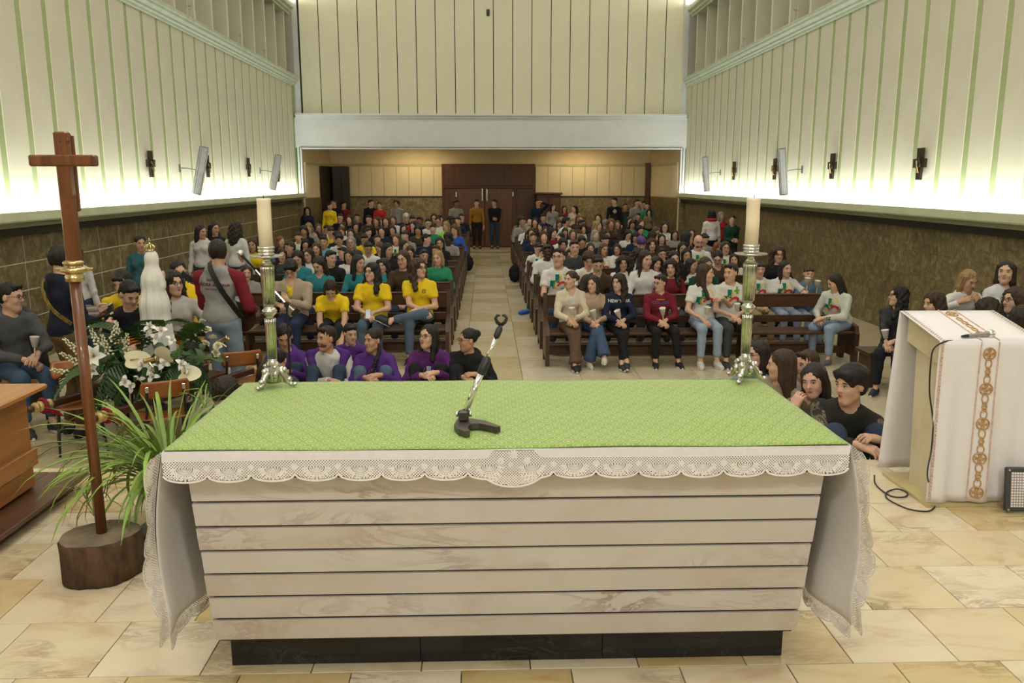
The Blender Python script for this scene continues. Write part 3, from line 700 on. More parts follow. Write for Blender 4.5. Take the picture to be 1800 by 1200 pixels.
# ================================================================ CHOIR DESK ON WOODEN PLATFORM (left)
m_oak = wood('golden_oak', (.24, .085, .013), (.42, .17, .033), .7, .38, 'Y', coat=.2)
m_walnut = wood('dark_platform_wood', (.055, .022, .008), (.13, .055, .020), .7, .45, 'Y')
pf = thing('wooden_platform', 'low dark wooden plank platform under the choir desk', 'platform', (-3.2, 3.6, 0))
MB().bbox((.02, 0, .035), (1.06, 2.70, .066), .004).build('base', m_walnut, pf)
for k in range(5): MB().bbox((-.48 + .245 * k, .015, .083), (.241, 2.79, .030), .005).build('plank', m_walnut, pf)
dk = thing('choir_desk', 'golden oak choir desk with black metal end leg on the low platform', 'desk', (-3.2, 3.6, .099))
MB().bbox((.27, -.22, .62), (.60, 2.72, .030), .008).build('top_board', m_oak, dk)
MB().bbox((.44, -.22, .42), (.028, 2.66, .35), .004).build('front_panel', m_oak, dk)
MB().bbox((.40, -.22, .205), (.16, 2.68, .10), .004).build('kneeler_board', m_oak, dk)
MB().bbox((.38, -.22, .085), (.13, 2.68, .13), .004).build('kneeler_base', m_oak, dk)
e_ = MB(); e_.bbox((.40, 1.13, .30), (.035, .022, .58), .004); e_.bbox((.33, 1.13, .012), (.16, .05, .022), .006); e_.tube([(.38, 1.13, .05), (.42, 1.13, .02)], .02, 8)
e_.build('metal_leg', m_blackp, dk)

# ================================================================ SPIDER PLANT
m_blade = M('spider_plant_leaf', (.17, .27, .035), .45, var=.4, scale=3, jitter=True)
m_pot = M('dark_plastic_pot', (.045, .030, .022), .5, var=.15)
p = PZ(275, 945, 0); PXY = (p[0] + .06, p[1] + .12)
pt_ = thing('spider_plant', 'bushy green spider plant in a dark pot beside the altar', 'potted plant', (PXY[0], PXY[1], 0))
MB().lathe([(.10, .004), (.115, .02), (.15, .24), (.165, .245), (.165, .265), (.150, .265), (.145, .25), (0, .24)], 28).build('pot', m_pot, pt_, True)
MB().lathe([(.17, .003), (.19, .02), (.185, .02), (.165, .008), (0, .008)], 28).build('saucer', m_pot, pt_, True)
MB().lathe([(0, .252), (.14, .25), (.10, .262), (0, .268)], 16).build('soil', M('soil', (.03, .02, .012), .95, var=.3, scale=40, bump=.5), pt_)
def blade_mesh(L, curl, w, seed):
    r = random.Random(seed); mb = MB(); n = 9; x = z = 0.0; ang = math.radians(82); P = []
    for i in range(n + 1):
        P.append((x, z)); ang -= curl / n * (1 + 1.6 * i / n); x += math.cos(ang) * L / n; z += math.sin(ang) * L / n
    V = []
    for i, (x, z) in enumerate(P):
        t = i / n; ww = w * (0.55 + .9 * t if t < .4 else .91) * (1 - max(0, (t - .55) / .45) ** 1.7) + .0006
        V += [(x, -ww, z + ww * .5), (x, 0, z), (x, ww, z + ww * .5)]
    F = []
    for i in range(n): F += [(3 * i, 3 * i + 3, 3 * i + 4, 3 * i + 1), (3 * i + 1, 3 * i + 4, 3 * i + 5, 3 * i + 2)]
    mb.add(V, F); return mb.mesh('leaf', m_blade, True)
blades = [blade_mesh(.52 + .07 * (k % 5), .5 + .26 * (k % 6), .0085 + .0015 * (k % 3), k) for k in range(18)]
rp = random.Random(11)
for k in range(210):
    a = rp.uniform(0, 2 * PI); rr = rp.uniform(0, .10)
    o = link('leaf', blades[k % 18], pt_, (rr * math.cos(a), rr * math.sin(a), .25), (rp.uniform(-.15, .15), rp.uniform(.02, .62), a))
    s_ = rp.uniform(.75, 1.25); o.scale = (s_, s_, s_)
# two runners with plantlets reaching to the left
for (dx, dy, dz, sd) in ((-.50, .05, .16, 1), (-.38, -.12, .13, 2), (.12, .25, .62, 3)):
    MB().tube([(-.05, 0, .26), (dx * .5, dy * .5, .26 + max(.34, dz * .8)), (dx * .85, dy * .9, dz + .12), (dx, dy, dz)], .003, 5).build('runner', m_blade, pt_)
    for q in range(5): o = link('leaf', blades[(q * 4 + sd) % 18], pt_, (dx, dy, dz), (0, .3, q * 1.26 + sd)); o.scale = (.38, .38, .38)

# ================================================================ LECTERN
m_beige = marble('beige_lectern_marble', (.56, .47, .27), (.32, .25, .14), (.48, .37, .2), 2.2, .32, .4)
m_wcloth = M('white_lectern_cloth', (.76, .73, .74), .85, var=.02, scale=30, bump=.2, bscale=500)
m_gthread = M('gold_thread', (.50, .30, .12), .5, .25, var=.15, scale=60)
m_ptrim = M('pink_gold_trim', (.60, .42, .33), .7, var=.25, scale=50)
LX0, LX1, LYF, LYB, LZF, LZB = 2.53, 3.09, 4.56, 5.02, .985, 1.085
lc = thing('lectern', 'beige marble lectern under a white embroidered cloth', 'lectern', (2.81, 4.75, 0))
def lec_poly(y0, y1, zz0, zz1, b0): return [(y0 + b0, .002), (y0, zz0), (y1, zz1), (y1 - b0 * .2, .002)]
n_ = lambda poly, x0, x1: yz_prism(poly, x0 - 2.81, x1 - 2.81, 4.75)
n_([(4.60, .002), (4.60, .80), (4.96, .86), (4.90, .002)], 2.60, 3.02).build('shaft', m_beige, lc)
n_([(4.57, .82), (4.57, .975), (5.01, 1.075), (5.01, .90)], 2.56, 3.06).build('head', m_beige, lc)
n_([(4.50, .001), (4.50, .02), (5.05, .02), (5.05, .001)], 2.50, 3.12).build('base_slab', m_beige, lc)
lcl = thing('lectern_cloth', 'white cloth with gold chain embroidery draped over the lectern', 'lectern cloth', (2.81, 4.75, 0))
def drape(u, v):
    # v: 0..1 front drop bottom->top edge, 1..2 top, 2..3 rear drop
    pass
NW = .30
def cl_front(u, t):
    # u -1..1 across, t 0 top edge .. 1 bottom
    fold = (.012 * math.sin(u * 7 + 1) + .008 * math.sin(u * 15)) * t
    return (2.81 + u * (NW - .004 * t) - .02 * t * (1) , LYF - .012 - .05 * t * (.5 + .5 * math.sin(t * 2)) - fold, LZF + .003 - .955 * t)
def cl_top(u, t): return (2.81 + u * NW, LYF - .012 + (LYB - LYF + .024) * t, LZF + .003 + (LZB - LZF) * t)
def cl_back(u, t): return (2.81 + u * NW - .04 * t, LYB + .012 + .03 * t + .006 * math.sin(u * 9) * t, LZB + .003 - 1.04 * t)
def rel(p, d=0): return (p[0] - 2.81, p[1] - 4.75, p[2])
c_ = MB(); c_.sheet(lambda u, v: rel(cl_front(2 * u - 1, 1 - v)), 24, 20, .002); c_.build('front_drop', m_wcloth, lcl, True)
MB().sheet(lambda u, v: rel(cl_top(2 * u - 1, v)), 6, 6, .002).build('top_sheet', m_wcloth, lcl, True)
MB().sheet(lambda u, v: rel(cl_back(1 - 2 * u, v)), 16, 16, .002).build('rear_drop', m_wcloth, lcl, True)
def emb(mb, fn, pts, w, off):
    P = [Vector(rel(fn(*q))) + Vector(off) for q in pts]
    mb.tube(P, w, 5)
def on_front(x, z): return (x / NW, min(1, max(0, (LZF - z) / .955)))
rings = MB(); links = MB(); lines = MB()
BX = -.005
def circ(cx, cz, rx, rz, n=20): return [on_front(cx + rx * math.cos(2 * PI * i / n), cz + rz * math.sin(2 * PI * i / n)) for i in range(n + 1)]
OFF = (0, -.004, 0)
for k in range(5):
    cz = .91 - .205 * k
    md = MB()
    emb(md, cl_front, circ(BX, cz, .034, .034), .0045, OFF)
    for a in range(4):
        aa = a * PI / 2
        for s_ in (-.35, .35):
            emb(md, cl_front, [on_front(BX, cz), on_front(BX + .024 * math.cos(aa + s_), cz + .024 * math.sin(aa + s_))], .0038, OFF)
        emb(md, cl_front, [on_front(BX + .024 * math.cos(aa - .35), cz + .024 * math.sin(aa - .35)), on_front(BX + .024 * math.cos(aa + .35), cz + .024 * math.sin(aa + .35))], .0038, OFF)
    md.build('cross_medallion', m_gthread, lcl)
    if k < 4:
        for (dz, rx, rz) in ((-.057, .017, .026), (-.088, .009, .010), (-.104, .013, .012), (-.121, .009, .010), (-.150, .017, .026)):
            lk = MB(); emb(lk, cl_front, circ(BX, cz + dz, rx, rz, 14), .0038, OFF); lk.build('chain_link', m_gthread, lcl)
for s_ in (-1, 1):
    ln_ = MB()
    emb(ln_, cl_front, [on_front(BX + s_ * .052, .98 - .93 * i / 12) for i in range(13)], .004, OFF)
    ln_.build('band_line', m_ptrim, lcl)
    ln_ = MB(); emb(ln_, cl_front, [on_front(s_ * (NW - .012), .98 - .94 * i / 12) for i in range(13)], .0035, OFF)
    for i in range(46): x_, z_ = s_ * (NW - .018), .97 - .0205 * i; emb(ln_, cl_front, [on_front(x_ - .007, z_ + .007), on_front(x_ + .007, z_ - .005)], .003, OFF); emb(ln_, cl_front, [on_front(x_ + .006, z_ + .006), on_front(x_ - .006, z_ - .003)], .003, OFF)
    ln_.build('border_trim', m_ptrim, lcl)
    ln_ = MB(); T_ = lambda x, t: (x / NW, t)
    emb(ln_, cl_top, [T_(BX + s_ * .052, i / 4) for i in range(5)], .004, (0, 0, .003)); ln_.build('band_line', m_ptrim, lcl)
    ln_ = MB()
    for i in range(22): emb(ln_, cl_top, [T_(s_ * (NW - .022) - .008, i / 22), T_(s_ * (NW - .022) + .008, (i + .6) / 22)], .003, (0, 0, .003))
    ln_.build('border_trim', m_ptrim, lcl)
for (t0, rx, rt) in ((.18, .032, .075), (.86, .032, .075)):
    md = MB(); emb(md, cl_top, [(( BX + rx * math.cos(a * PI / 10)) / NW, t0 + rt * math.sin(a * PI / 10)) for a in range(21)], .0045, (0, 0, .003))
    for a in range(4): emb(md, cl_top, [(BX / NW, t0), ((BX + .02 * math.cos(a * PI / 2)) / NW, t0 + .05 * math.sin(a * PI / 2))], .005, (0, 0, .003))
    md.build('cross_medallion', m_gthread, lcl)
for t0 in (.34, .45, .56, .68):
    lk = MB(); emb(lk, cl_top, [((BX + .014 * math.cos(a * PI / 7)) / NW, t0 + .05 * math.sin(a * PI / 7)) for a in range(15)], .0038, (0, 0, .003)); lk.build('chain_link', m_gthread, lcl)
# microphone lying on the lectern, with its cable
mc = thing('microphone', 'silver handheld microphone lying on the lectern', 'microphone', (2.72, LYF + .03, LZF + .026), math.radians(8))
MB().lathe([(.009, 0), (.011, .01), (.0125, .10), (.017, .125), (.019, .135)], 14, (-.03, 0, 0), (1, 0, .05)).build('handle', M('mic_grey', (.35, .35, .34), .35, .7), mc, True)
MB().lathe([(.020, .130), (.024, .138), (.025, .150), (.021, .165), (.010, .174), (0, .176)], 14, (-.03, 0, 0), (1, 0, .05)).build('mesh_head', m_steel, mc, True)
MB().lathe([(.0, -.04), (.007, -.038), (.010, -.01), (.010, .004)], 10, (-.03, 0, 0), (1, 0, .05)).build('plug', m_blackp, mc, True)
cb = []
for (x, y, Y) in ((1690, 600, 4.59), (1665, 599, 4.55), (1642, 612, 4.53), (1636, 640, 4.54), (1634, 690, 4.55), (1640, 740, 4.53), (1637, 790, 4.50), (1630, 835, 4.44)): cb.append(PY(x, y, Y))
for (x, y) in ((1640, 868), (1645, 886), (1632, 898), (1600, 895), (1575, 885), (1558, 874), (1560, 864), (1578, 859), (1595, 866), (1590, 873), (1568, 872), (1548, 860), (1538, 848), (1537, 835)): cb.append(PZ(x, y, .007))
cb = [Vector(q) for q in cb]
def catmull(P, n=6):
    out = []
    for i in range(len(P) - 1):
        a, b, c, d = P[max(i - 1, 0)], P[i], P[i + 1], P[min(i + 2, len(P) - 1)]
        for k in range(n):
            t = k / n; out.append(.5 * ((2 * b) + (c - a) * t + (2 * a - 5 * b + 4 * c - d) * t * t + (3 * b - a - 3 * c + d) * t ** 3))
    return out + [P[-1]]
tag(MB().tube(catmull(cb), .0045, 6).build('microphone_cable', m_blackp, None, True), 'thin black cable looping from the lectern microphone to the floor', 'cable')
# LED floodlight standing on the floor in front of the lectern
lp = thing('led_panel_light', 'flat grey floodlight with a grid of white diodes on the floor', 'floodlight', (3.06, 4.40, 0), math.radians(-3))
lp.rotation_euler = (math.radians(-8), 0, math.radians(-3))
MB().bbox((0, 0, .14), (.30, .035, .255), .006).build('housing', M('dark_grey_metal', (.07, .075, .08), .5, .4), lp)
for sx_ in (-1, 1):
    for sz_ in (-1, 1): MB().lathe([(.007, 0), (.007, .004), (0, .005)], 8, (sx_ * .138, -.018, .14 + sz_ * .115), (0, -1, 0)).build('screw', m_chrome, lp)
MB().bbox((0, -.0175, .14), (.255, .004, .205), .002).build('reflector', M('led_board', (.30, .28, .30), .4), lp)
g = MB()
for i in range(17):
    for j in range(13): g.bbox((-.12 + .015 * i, -.0205, .14 - .096 + .016 * j), (.0095, .004, .010), .001)
o = g.build('diode_grid', M('led_white', (.85, .80, .78), .3, var=.02), lp); o['kind'] = 'stuff'
# ================================================================ FIGURE KIT: smooth-union distance fields meshed by surface nets
def axis_of(lo, hi, res, fine=()):
    pts = [lo]; x = lo
    while x < hi:
        r = res
        for (a, b, fr) in fine:
            if a - .012 <= x <= b + .012: r = min(r, fr)
        x += r; pts.append(x)
    return np.array(pts)
class Field:
    def __init__(s, lo, hi, res, fine=((), (), ())):
        s.ax = [axis_of(lo[i], hi[i], res, fine[i]) for i in range(3)]
        s.f = np.full([len(a) for a in s.ax], .25, np.float32); s.res = res
    def _win(s, lo, hi):
        sl = []
        for i in range(3):
            a = np.searchsorted(s.ax[i], lo[i]); b = np.searchsorted(s.ax[i], hi[i])
            sl.append(slice(max(0, a - 1), min(len(s.ax[i]), b + 1)))
        g = [s.ax[i][sl[i]].astype(np.float32) for i in range(3)]
        return tuple(sl), g[0][:, None, None], g[1][None, :, None], g[2][None, None, :]
    def _dist(s, pr):
        k = pr[0]
        if k == 'rc':
            _, a, b, ra, rb = pr[:5]; a = np.array(a, float); b = np.array(b, float); m = max(ra, rb) + .05
            sl, X, Y, Z = s._win(np.minimum(a, b) - m, np.maximum(a, b) + m)
            d = b - a; L2 = max(d @ d, 1e-9)
            px, py, pz = X - a[0], Y - a[1], Z - a[2]
            t = np.clip((px * d[0] + py * d[1] + pz * d[2]) / L2, 0, 1)
            q = np.sqrt((px - t * d[0]) ** 2 + (py - t * d[1]) ** 2 + (pz - t * d[2]) ** 2) - (ra + t * (rb - ra))
            if len(pr) > 5 and pr[5]:
                L = math.sqrt(L2); q = np.maximum(q, ((X - b[0]) * d[0] + (Y - b[1]) * d[1] + (Z - b[2]) * d[2]) / L)
            return sl, q
        if k == 'el':
            _, c, r, R = pr[:4]; c = np.array(c, float); m = max(r) + .05
            sl, X, Y, Z = s._win(c - m, c + m); px, py, pz = X - c[0], Y - c[1], Z - c[2]
            if R is not None:
                R = np.array(R)  # columns = local axes in world
                px, py, pz = (px * R[0, 0] + py * R[1, 0] + pz * R[2, 0], px * R[0, 1] + py * R[1, 1] + pz * R[2, 1], px * R[0, 2] + py * R[1, 2] + pz * R[2, 2])
            k0 = np.sqrt((px / r[0]) ** 2 + (py / r[1]) ** 2 + (pz / r[2]) ** 2); k1 = np.sqrt((px / r[0] ** 2) ** 2 + (py / r[1] ** 2) ** 2 + (pz / r[2] ** 2) ** 2)
            return sl, k0 * (k0 - 1) / np.maximum(k1, 1e-6)
    def add(s, pr, k=.03):
        sl, d = s._dist(pr); a = s.f[sl]
        if k > 0: h = np.maximum(k - np.abs(a - d), 0) / k; s.f[sl] = np.minimum(a, d) - h * h * k * .25
        else: s.f[sl] = np.minimum(a, d)
    def sub(s, pr, k=.01):
        sl, d = s._dist(pr); a = s.f[sl]; d = -d; h = np.maximum(k - np.abs(a - d), 0) / k
        s.f[sl] = np.maximum(a, d) + h * h * k * .25
    def cut(s, c, n):   # keep the side where (p-c).n < 0
        X, Y, Z = s.ax[0][:, None, None], s.ax[1][None, :, None], s.ax[2][None, None, :]
        s.f = np.maximum(s.f, ((X - c[0]) * n[0] + (Y - c[1]) * n[1] + (Z - c[2]) * n[2])).astype(np.float32)
    def folds(s, amp):
        X, Y, Z = s.ax[0][:, None, None], s.ax[1][None, :, None], s.ax[2][None, None, :]
        s.f = (s.f + amp * np.sin(31 * X + 21 * Z + 2.2 * np.sin(13 * Y + 5 * Z)) * np.sin(19 * Z - 14 * X + 1.5 * np.sin(23 * X)) + amp * .6 * np.sin(55 * Z + 24 * Y + 2 * np.sin(17 * X + 3))).astype(np.float32)
    def net(s):
        f = s.f; ins = f < 0
        n = [d - 1 for d in f.shape]
        cnt = np.zeros(n, np.int8)
        for dx in (0, 1):
            for dy in (0, 1):
                for dz in (0, 1): cnt += ins[dx:dx + n[0], dy:dy + n[1], dz:dz + n[2]]
        act = (cnt > 0) & (cnt < 8); I, J, K = np.nonzero(act); N = len(I)
        if N == 0: return np.zeros((0, 3)), np.zeros((0, 4), int)
        acc = np.zeros((N, 3)); num = np.zeros(N)
        for axn in range(3):
            o1, o2 = [q for q in range(3) if q != axn]
            for a in (0, 1):
                for b in (0, 1):
                    off = [0, 0, 0]; off[o1] = a; off[o2] = b; off2 = list(off); off2[axn] = 1
                    i0 = (I + off[0], J + off[1], K + off[2]); i1 = (I + off2[0], J + off2[1], K + off2[2])
                    f0, f1 = f[i0], f[i1]; cr = (f0 < 0) != (f1 < 0)
                    t = np.where(cr, f0 / np.where(cr, f0 - f1, 1), 0)
                    p = np.stack([s.ax[q][i0[q]] for q in range(3)], 1).astype(float)
                    p[:, axn] += t * (s.ax[axn][i1[axn]] - s.ax[axn][i0[axn]])
                    acc += p * cr[:, None]; num += cr
        V = acc / num[:, None]
        idx = -np.ones(n, np.int64); idx[act] = np.arange(N)
        Q = []
        for axn in range(3):
            o1, o2 = (axn + 1) % 3, (axn + 2) % 3
            sa = [slice(None)] * 3; sb = [slice(None)] * 3; sa[axn] = slice(0, -1); sb[axn] = slice(1, None)
            a, b = ins[tuple(sa)], ins[tuple(sb)]
            E = np.array(np.nonzero(a != b))
            m = (E[o1] > 0) & (E[o2] > 0) & (E[o1] < n[o1]) & (E[o2] < n[o2]); E = E[:, m]
            flip = a[tuple(E)]
            def g(d1, d2):
                e = E.copy(); e[o1] -= d1; e[o2] -= d2; return idx[tuple(e)]
            q = np.stack([g(1, 1), g(0, 1), g(0, 0), g(1, 0)], 1)
            q[~flip] = q[~flip][:, ::-1]; Q.append(q)
        Q = np.concatenate(Q); Q = Q[(Q >= 0).all(1)]
        return V, Q
def np_mesh(name, parts, mats=None):
    # parts: list of (V, Q)
    V = np.concatenate([p[0] for p in parts]); off = 0; F = []
    for v, q in parts: F.append(q + off); off += len(v)
    F = np.concatenate(F); me = bpy.data.meshes.new(name)
    me.vertices.add(len(V)); me.vertices.foreach_set('co', V.astype(np.float32).ravel())
    me.loops.add(F.size); me.loops.foreach_set('vertex_index', F.astype(np.int32).ravel())
    me.polygons.add(len(F)); me.polygons.foreach_set('loop_start', np.arange(0, F.size, 4, dtype=np.int32))
    me.polygons.foreach_set('use_smooth', np.ones(len(F), bool))
    for m in (mats or [None]): me.materials.append(m)
    me.update(calc_edges=True); me.validate(); return me
def Rz(a): c, s = math.cos(a), math.sin(a); return np.array([[c, -s, 0], [s, c, 0], [0, 0, 1]])
def Rx(a): c, s = math.cos(a), math.sin(a); return np.array([[1, 0, 0], [0, c, -s], [0, s, c]])
def Ry(a): c, s = math.cos(a), math.sin(a); return np.array([[c, 0, s], [0, 1, 0], [-s, 0, c]])
def unit(v): v = np.array(v, float); return v / max(np.linalg.norm(v), 1e-9)
def ik(a, c, l1, l2, hint):
    a, c = np.array(a, float), np.array(c, float); d = c - a; L = np.linalg.norm(d); mx = (l1 + l2) * .998
    if L > mx: c = a + d * mx / L; d = c - a; L = mx
    L = max(L, abs(l1 - l2) + .01); u = d / max(np.linalg.norm(d), 1e-9)
    x = (l1 * l1 - l2 * l2 + L * L) / (2 * L); h = math.sqrt(max(0, l1 * l1 - x * x))
    hv = np.array(hint, float); hv = hv - u * (hv @ u); hv = unit(hv)
    return a + u * x + hv * h, c

# ---- hands: five fingers, unequal and bent; frame x = fingers, z = back of hand, thumb at side*y
def hand_parts(curl, side, spread=.10, thumb=.6):
    F = Field((-.05, -.085, -.09), (.20, .085, .05), .0070)
    F.add(('rc', (-.035, 0, 0), (.02, 0, 0), .026, .027), .01)
    for yy in (-.026, -.009, .009, .026): F.add(('rc', (.015, yy * .6, 0), (.078, yy, -.002), .017, .014), .016)
    for i, (yy, L) in enumerate(((.030, .070), (.010, .080), (-.010, .074), (-.029, .058))):
        yy *= side; a = np.array([.080, yy, -.001]); ang = 0; r = .0098 - .0008 * (i == 3); az = (1.5 - i) * spread * side
        for j, fr in enumerate((.46, .30, .24)):
            ang += curl * (.55 if j == 0 else .9)
            d = np.array([math.cos(ang) * math.cos(az), math.cos(ang) * math.sin(az), -math.sin(ang)])
            b = a + d * L * fr; F.add(('rc', a, b, r, r * .92), .004); a = b; r *= .92
    a = np.array([.012, side * .022, -.004]); b = a + np.array([.035, side * (.012 + .03 * thumb), -.012 - .01 * curl]); c = b + np.array([.030, side * (.012 * thumb - .004), -.008 - .014 * curl]); e = c + np.array([.022, -side * .004 * curl, -.004 - .012 * curl])
    F.add(('rc', a, b, .015, .012), .012); F.add(('rc', b, c, .0112, .0105), .004); F.add(('rc', c, e, .0102, .0088), .004)
    return F.net()
_hands = {}
def hand_at(wrist, dirv, back, side, curl):
    key = (side, curl)
    if key not in _hands: _hands[key] = hand_parts(curl, side)
    V, Q = _hands[key]
    x = unit(dirv); z = np.array(back, float); z = unit(z - x * (z @ x)); y = np.cross(z, x)
    return V @ np.stack([x, y, z]) * 1.0 + np.array(wrist) + x * .03, Q

# ---- head in its own frame (face to -Y, up Z, centre between ears)
def head_prims(sex, wide=1.0):
    m = 1.0 if sex == 'f' else 1.04
    P = [('el', (0, .014, .034), (.074 * m, .094 * m, .084 * m), .03), ('el', (0, -.028, -.040), (.056 * m * wide, .060, .078 * m), .04),
         ('rc', (0, -.058, -.098 * m), (0, -.062, -.096 * m), .024 if sex == 'f' else .028, .022, .03)]
    for s in (-1, 1):
        P.append(('el', (s * .034 * wide, -.052, -.030), (.026, .028, .026), .02))
        P.append(('rc', (s * .045 * wide, -.005, -.070), (s * .012, -.058, -.102 * m), .016, .016, .03))
        P.append(('el', (s * .076 * m, .010, -.008), (.010, .022, .032), .006))
    P.append(('rc', (-.030, -.074, .026), (.030, -.074, .026), .013, .013, .018))
    P.append(('rc', (0, -.084, .010), (0, -.103, -.026), .0085, .0125, .010))
    for s in (-1, 1): P.append(('rc', (s * .009, -.092, -.030), (s * .010, -.091, -.030), .0085, .0085, .006))
    P.append(('rc', (-.015, -.083, -.056), (.015, -.083, -.056), .0075, .0075, .010))
    P.append(('rc', (-.012, -.080, -.067), (.012, -.080, -.067), .0085, .0085, .010))
    return P
HEAD_SOCKETS = [('el', (s * .031, -.097, .004), (.017, .018, .010)) for s in (-1, 1)]
def add_head(F, C, R, sex, wide=1.0):
    for p in head_prims(sex, wide):
        k = p[-1]
        if p[0] == 'el': F.add(('el', C + R @ np.array(p[1]), p[2], R), k)
        else: F.add(('rc', C + R @ np.array(p[1]), C + R @ np.array(p[2]), p[3], p[4]), k)
    for p in HEAD_SOCKETS: F.sub(('el', C + R @ np.array(p[1]), p[2], R), .010)

# ---- pose -> skeleton
def skeleton(s):
    kind = s.get('pose', 'sit'); hs = {'sit': .45, 'floor': .0, 'stand': .0}[kind]
    male = s.get('sex', 'f') == 'm'; leg = 1.0
    P = np.array([0, 0, {'sit': hs + .105, 'floor': .115, 'stand': .93}[kind]])
    lean = math.radians(s.get('lean', 4 if kind == 'sit' else (12 if kind == 'floor' else 0))); sl = math.radians(s.get('side', 0)); tw = math.radians(s.get('twist', 0))
    Rt = Rx(lean) @ Ry(sl)
    T = Rt @ np.array([0, 0, 1]); R2 = Rt @ Rz(tw); S = R2 @ np.array([1, 0, 0]); Fw = R2 @ np.array([0, -1, 0])
    if s.get('bend', 0):     # extra upper-back bend
        T2 = Rx(lean + math.radians(s['bend'])) @ Ry(sl) @ np.array([0, 0, 1])
    else: T2 = T
    k = dict(P=P, T=T, T2=T2, S=S, F=Fw, hs=hs, kind=kind, male=male)
    k['waist'] = P + T * .15; k['chest'] = P + T * .20 + T2 * .13; k['nb'] = P + T * .22 + T2 * .275; k['sc'] = P + T * .22 + T2 * .225
    sw = .180 if male else .160
    sw *= s.get('bulk', 1.0)
    k['sh'] = {1: k['sc'] + S * sw - T2 * .030, -1: k['sc'] - S * sw - T2 * .030}
    yaw, pit, rol = [math.radians(q) for q in (list(s.get('head', (0, 5, 0))) + [0, 0, 0])[:3]]
    k['RH'] = Rz(yaw) @ Rx(pit) @ Ry(rol)
    k['HC'] = k['nb'] + unit(T2 * .8 + np.array([0, 0, .9])) * .150 + Fw * .012 + k['RH'] @ np.array([0, -.014, 0])
    k['arm'] = {}; k['leg'] = {}
    for sd in (1, -1):
        d = {'sit': (.085, -.30, hs + .185), 'floor': (.10, -.34, .30), 'stand': (.24, -.06, .80)}[kind]
        tgt = s.get('L' if sd == 1 else 'R', None)
        tgt = (sd * d[0], d[1], d[2]) if tgt is None else tgt
        hint = s.get('hintL' if sd == 1 else 'hintR', None) or ((sd * .8, .35, -.8) if kind != 'stand' else (sd * .5, 1, -.1))
        e, w_ = ik(k['sh'][sd], tgt, .285, .255, hint); k['arm'][sd] = (k['sh'][sd], e, w_)
        hip = P + np.array([sd * .092, 0, -.01])
        if kind == 'sit': dk = (sd * .11, -.43, .085); hh = (0, -1, 1.2)
        elif kind == 'floor':
            dk, hh = {'cross': ((-sd * .10, -.30, .07), (sd * 1.0, -.25, .25)), 'kneesup': ((sd * .12, -.52, .08), (sd * .1, -.2, 1)), 'sideways': ((.30 + .05 * sd, -.25, .07), (sd * .6, -.8, .1))}[s.get('legs', 'cross')]
        else: dk = (sd * .10, .02, .085); hh = (0, -1, 0)
        tg = s.get('footL' if sd == 1 else 'footR', None) or dk
        hk = s.get('kneeL' if sd == 1 else 'kneeR', None) or hh
        kn, an = ik(hip, tg, .425, .43, hk); k['leg'][sd] = (hip, kn, an)
    return k
def clothed(k, s):
    sl = s.get('sleeve', 'long'); b = s.get('bulk', 1.0); pr = []
    RT = np.stack([k['S'], -k['F'], unit(np.cross(k['S'], -k['F']))], 1); T = k['T']
    pr.append(('el', k['chest'], (.158 * b, .112 * b, .205), RT, .05)); pr.append(('el', k['P'] + T * .10, (.150 * b, .118 * b, .150), RT, .05))
    pr.append(('el', k['P'] + T * .03, (.168 * b, .135 * b, .10), RT, .05))
    if not k['male']:
        for sd in (-1, 1): pr.append(('el', k['chest'] + k['S'] * sd * .07 + k['F'] * .070 + T * .01, (.064, .058, .064), RT, .05))
    for sd in (-1, 1):
        sh, e, w_ = k['arm'][sd]
        pr.append(('rc', k['nb'] - T * .040, sh, .056, .054, 0, .05))
        if sl == 'short':
            m_ = sh + (e - sh) * .62; pr.append(('rc', sh, m_, .057 * b, .062 * b, 1, .018))
        else:
            pr.append(('rc', sh, e, .056 * b, .050 * b, 0, .018)); c = e + (w_ - e) * .96; pr.append(('rc', e, c, .049 * b, .040, 1, .018))
    return pr, RT
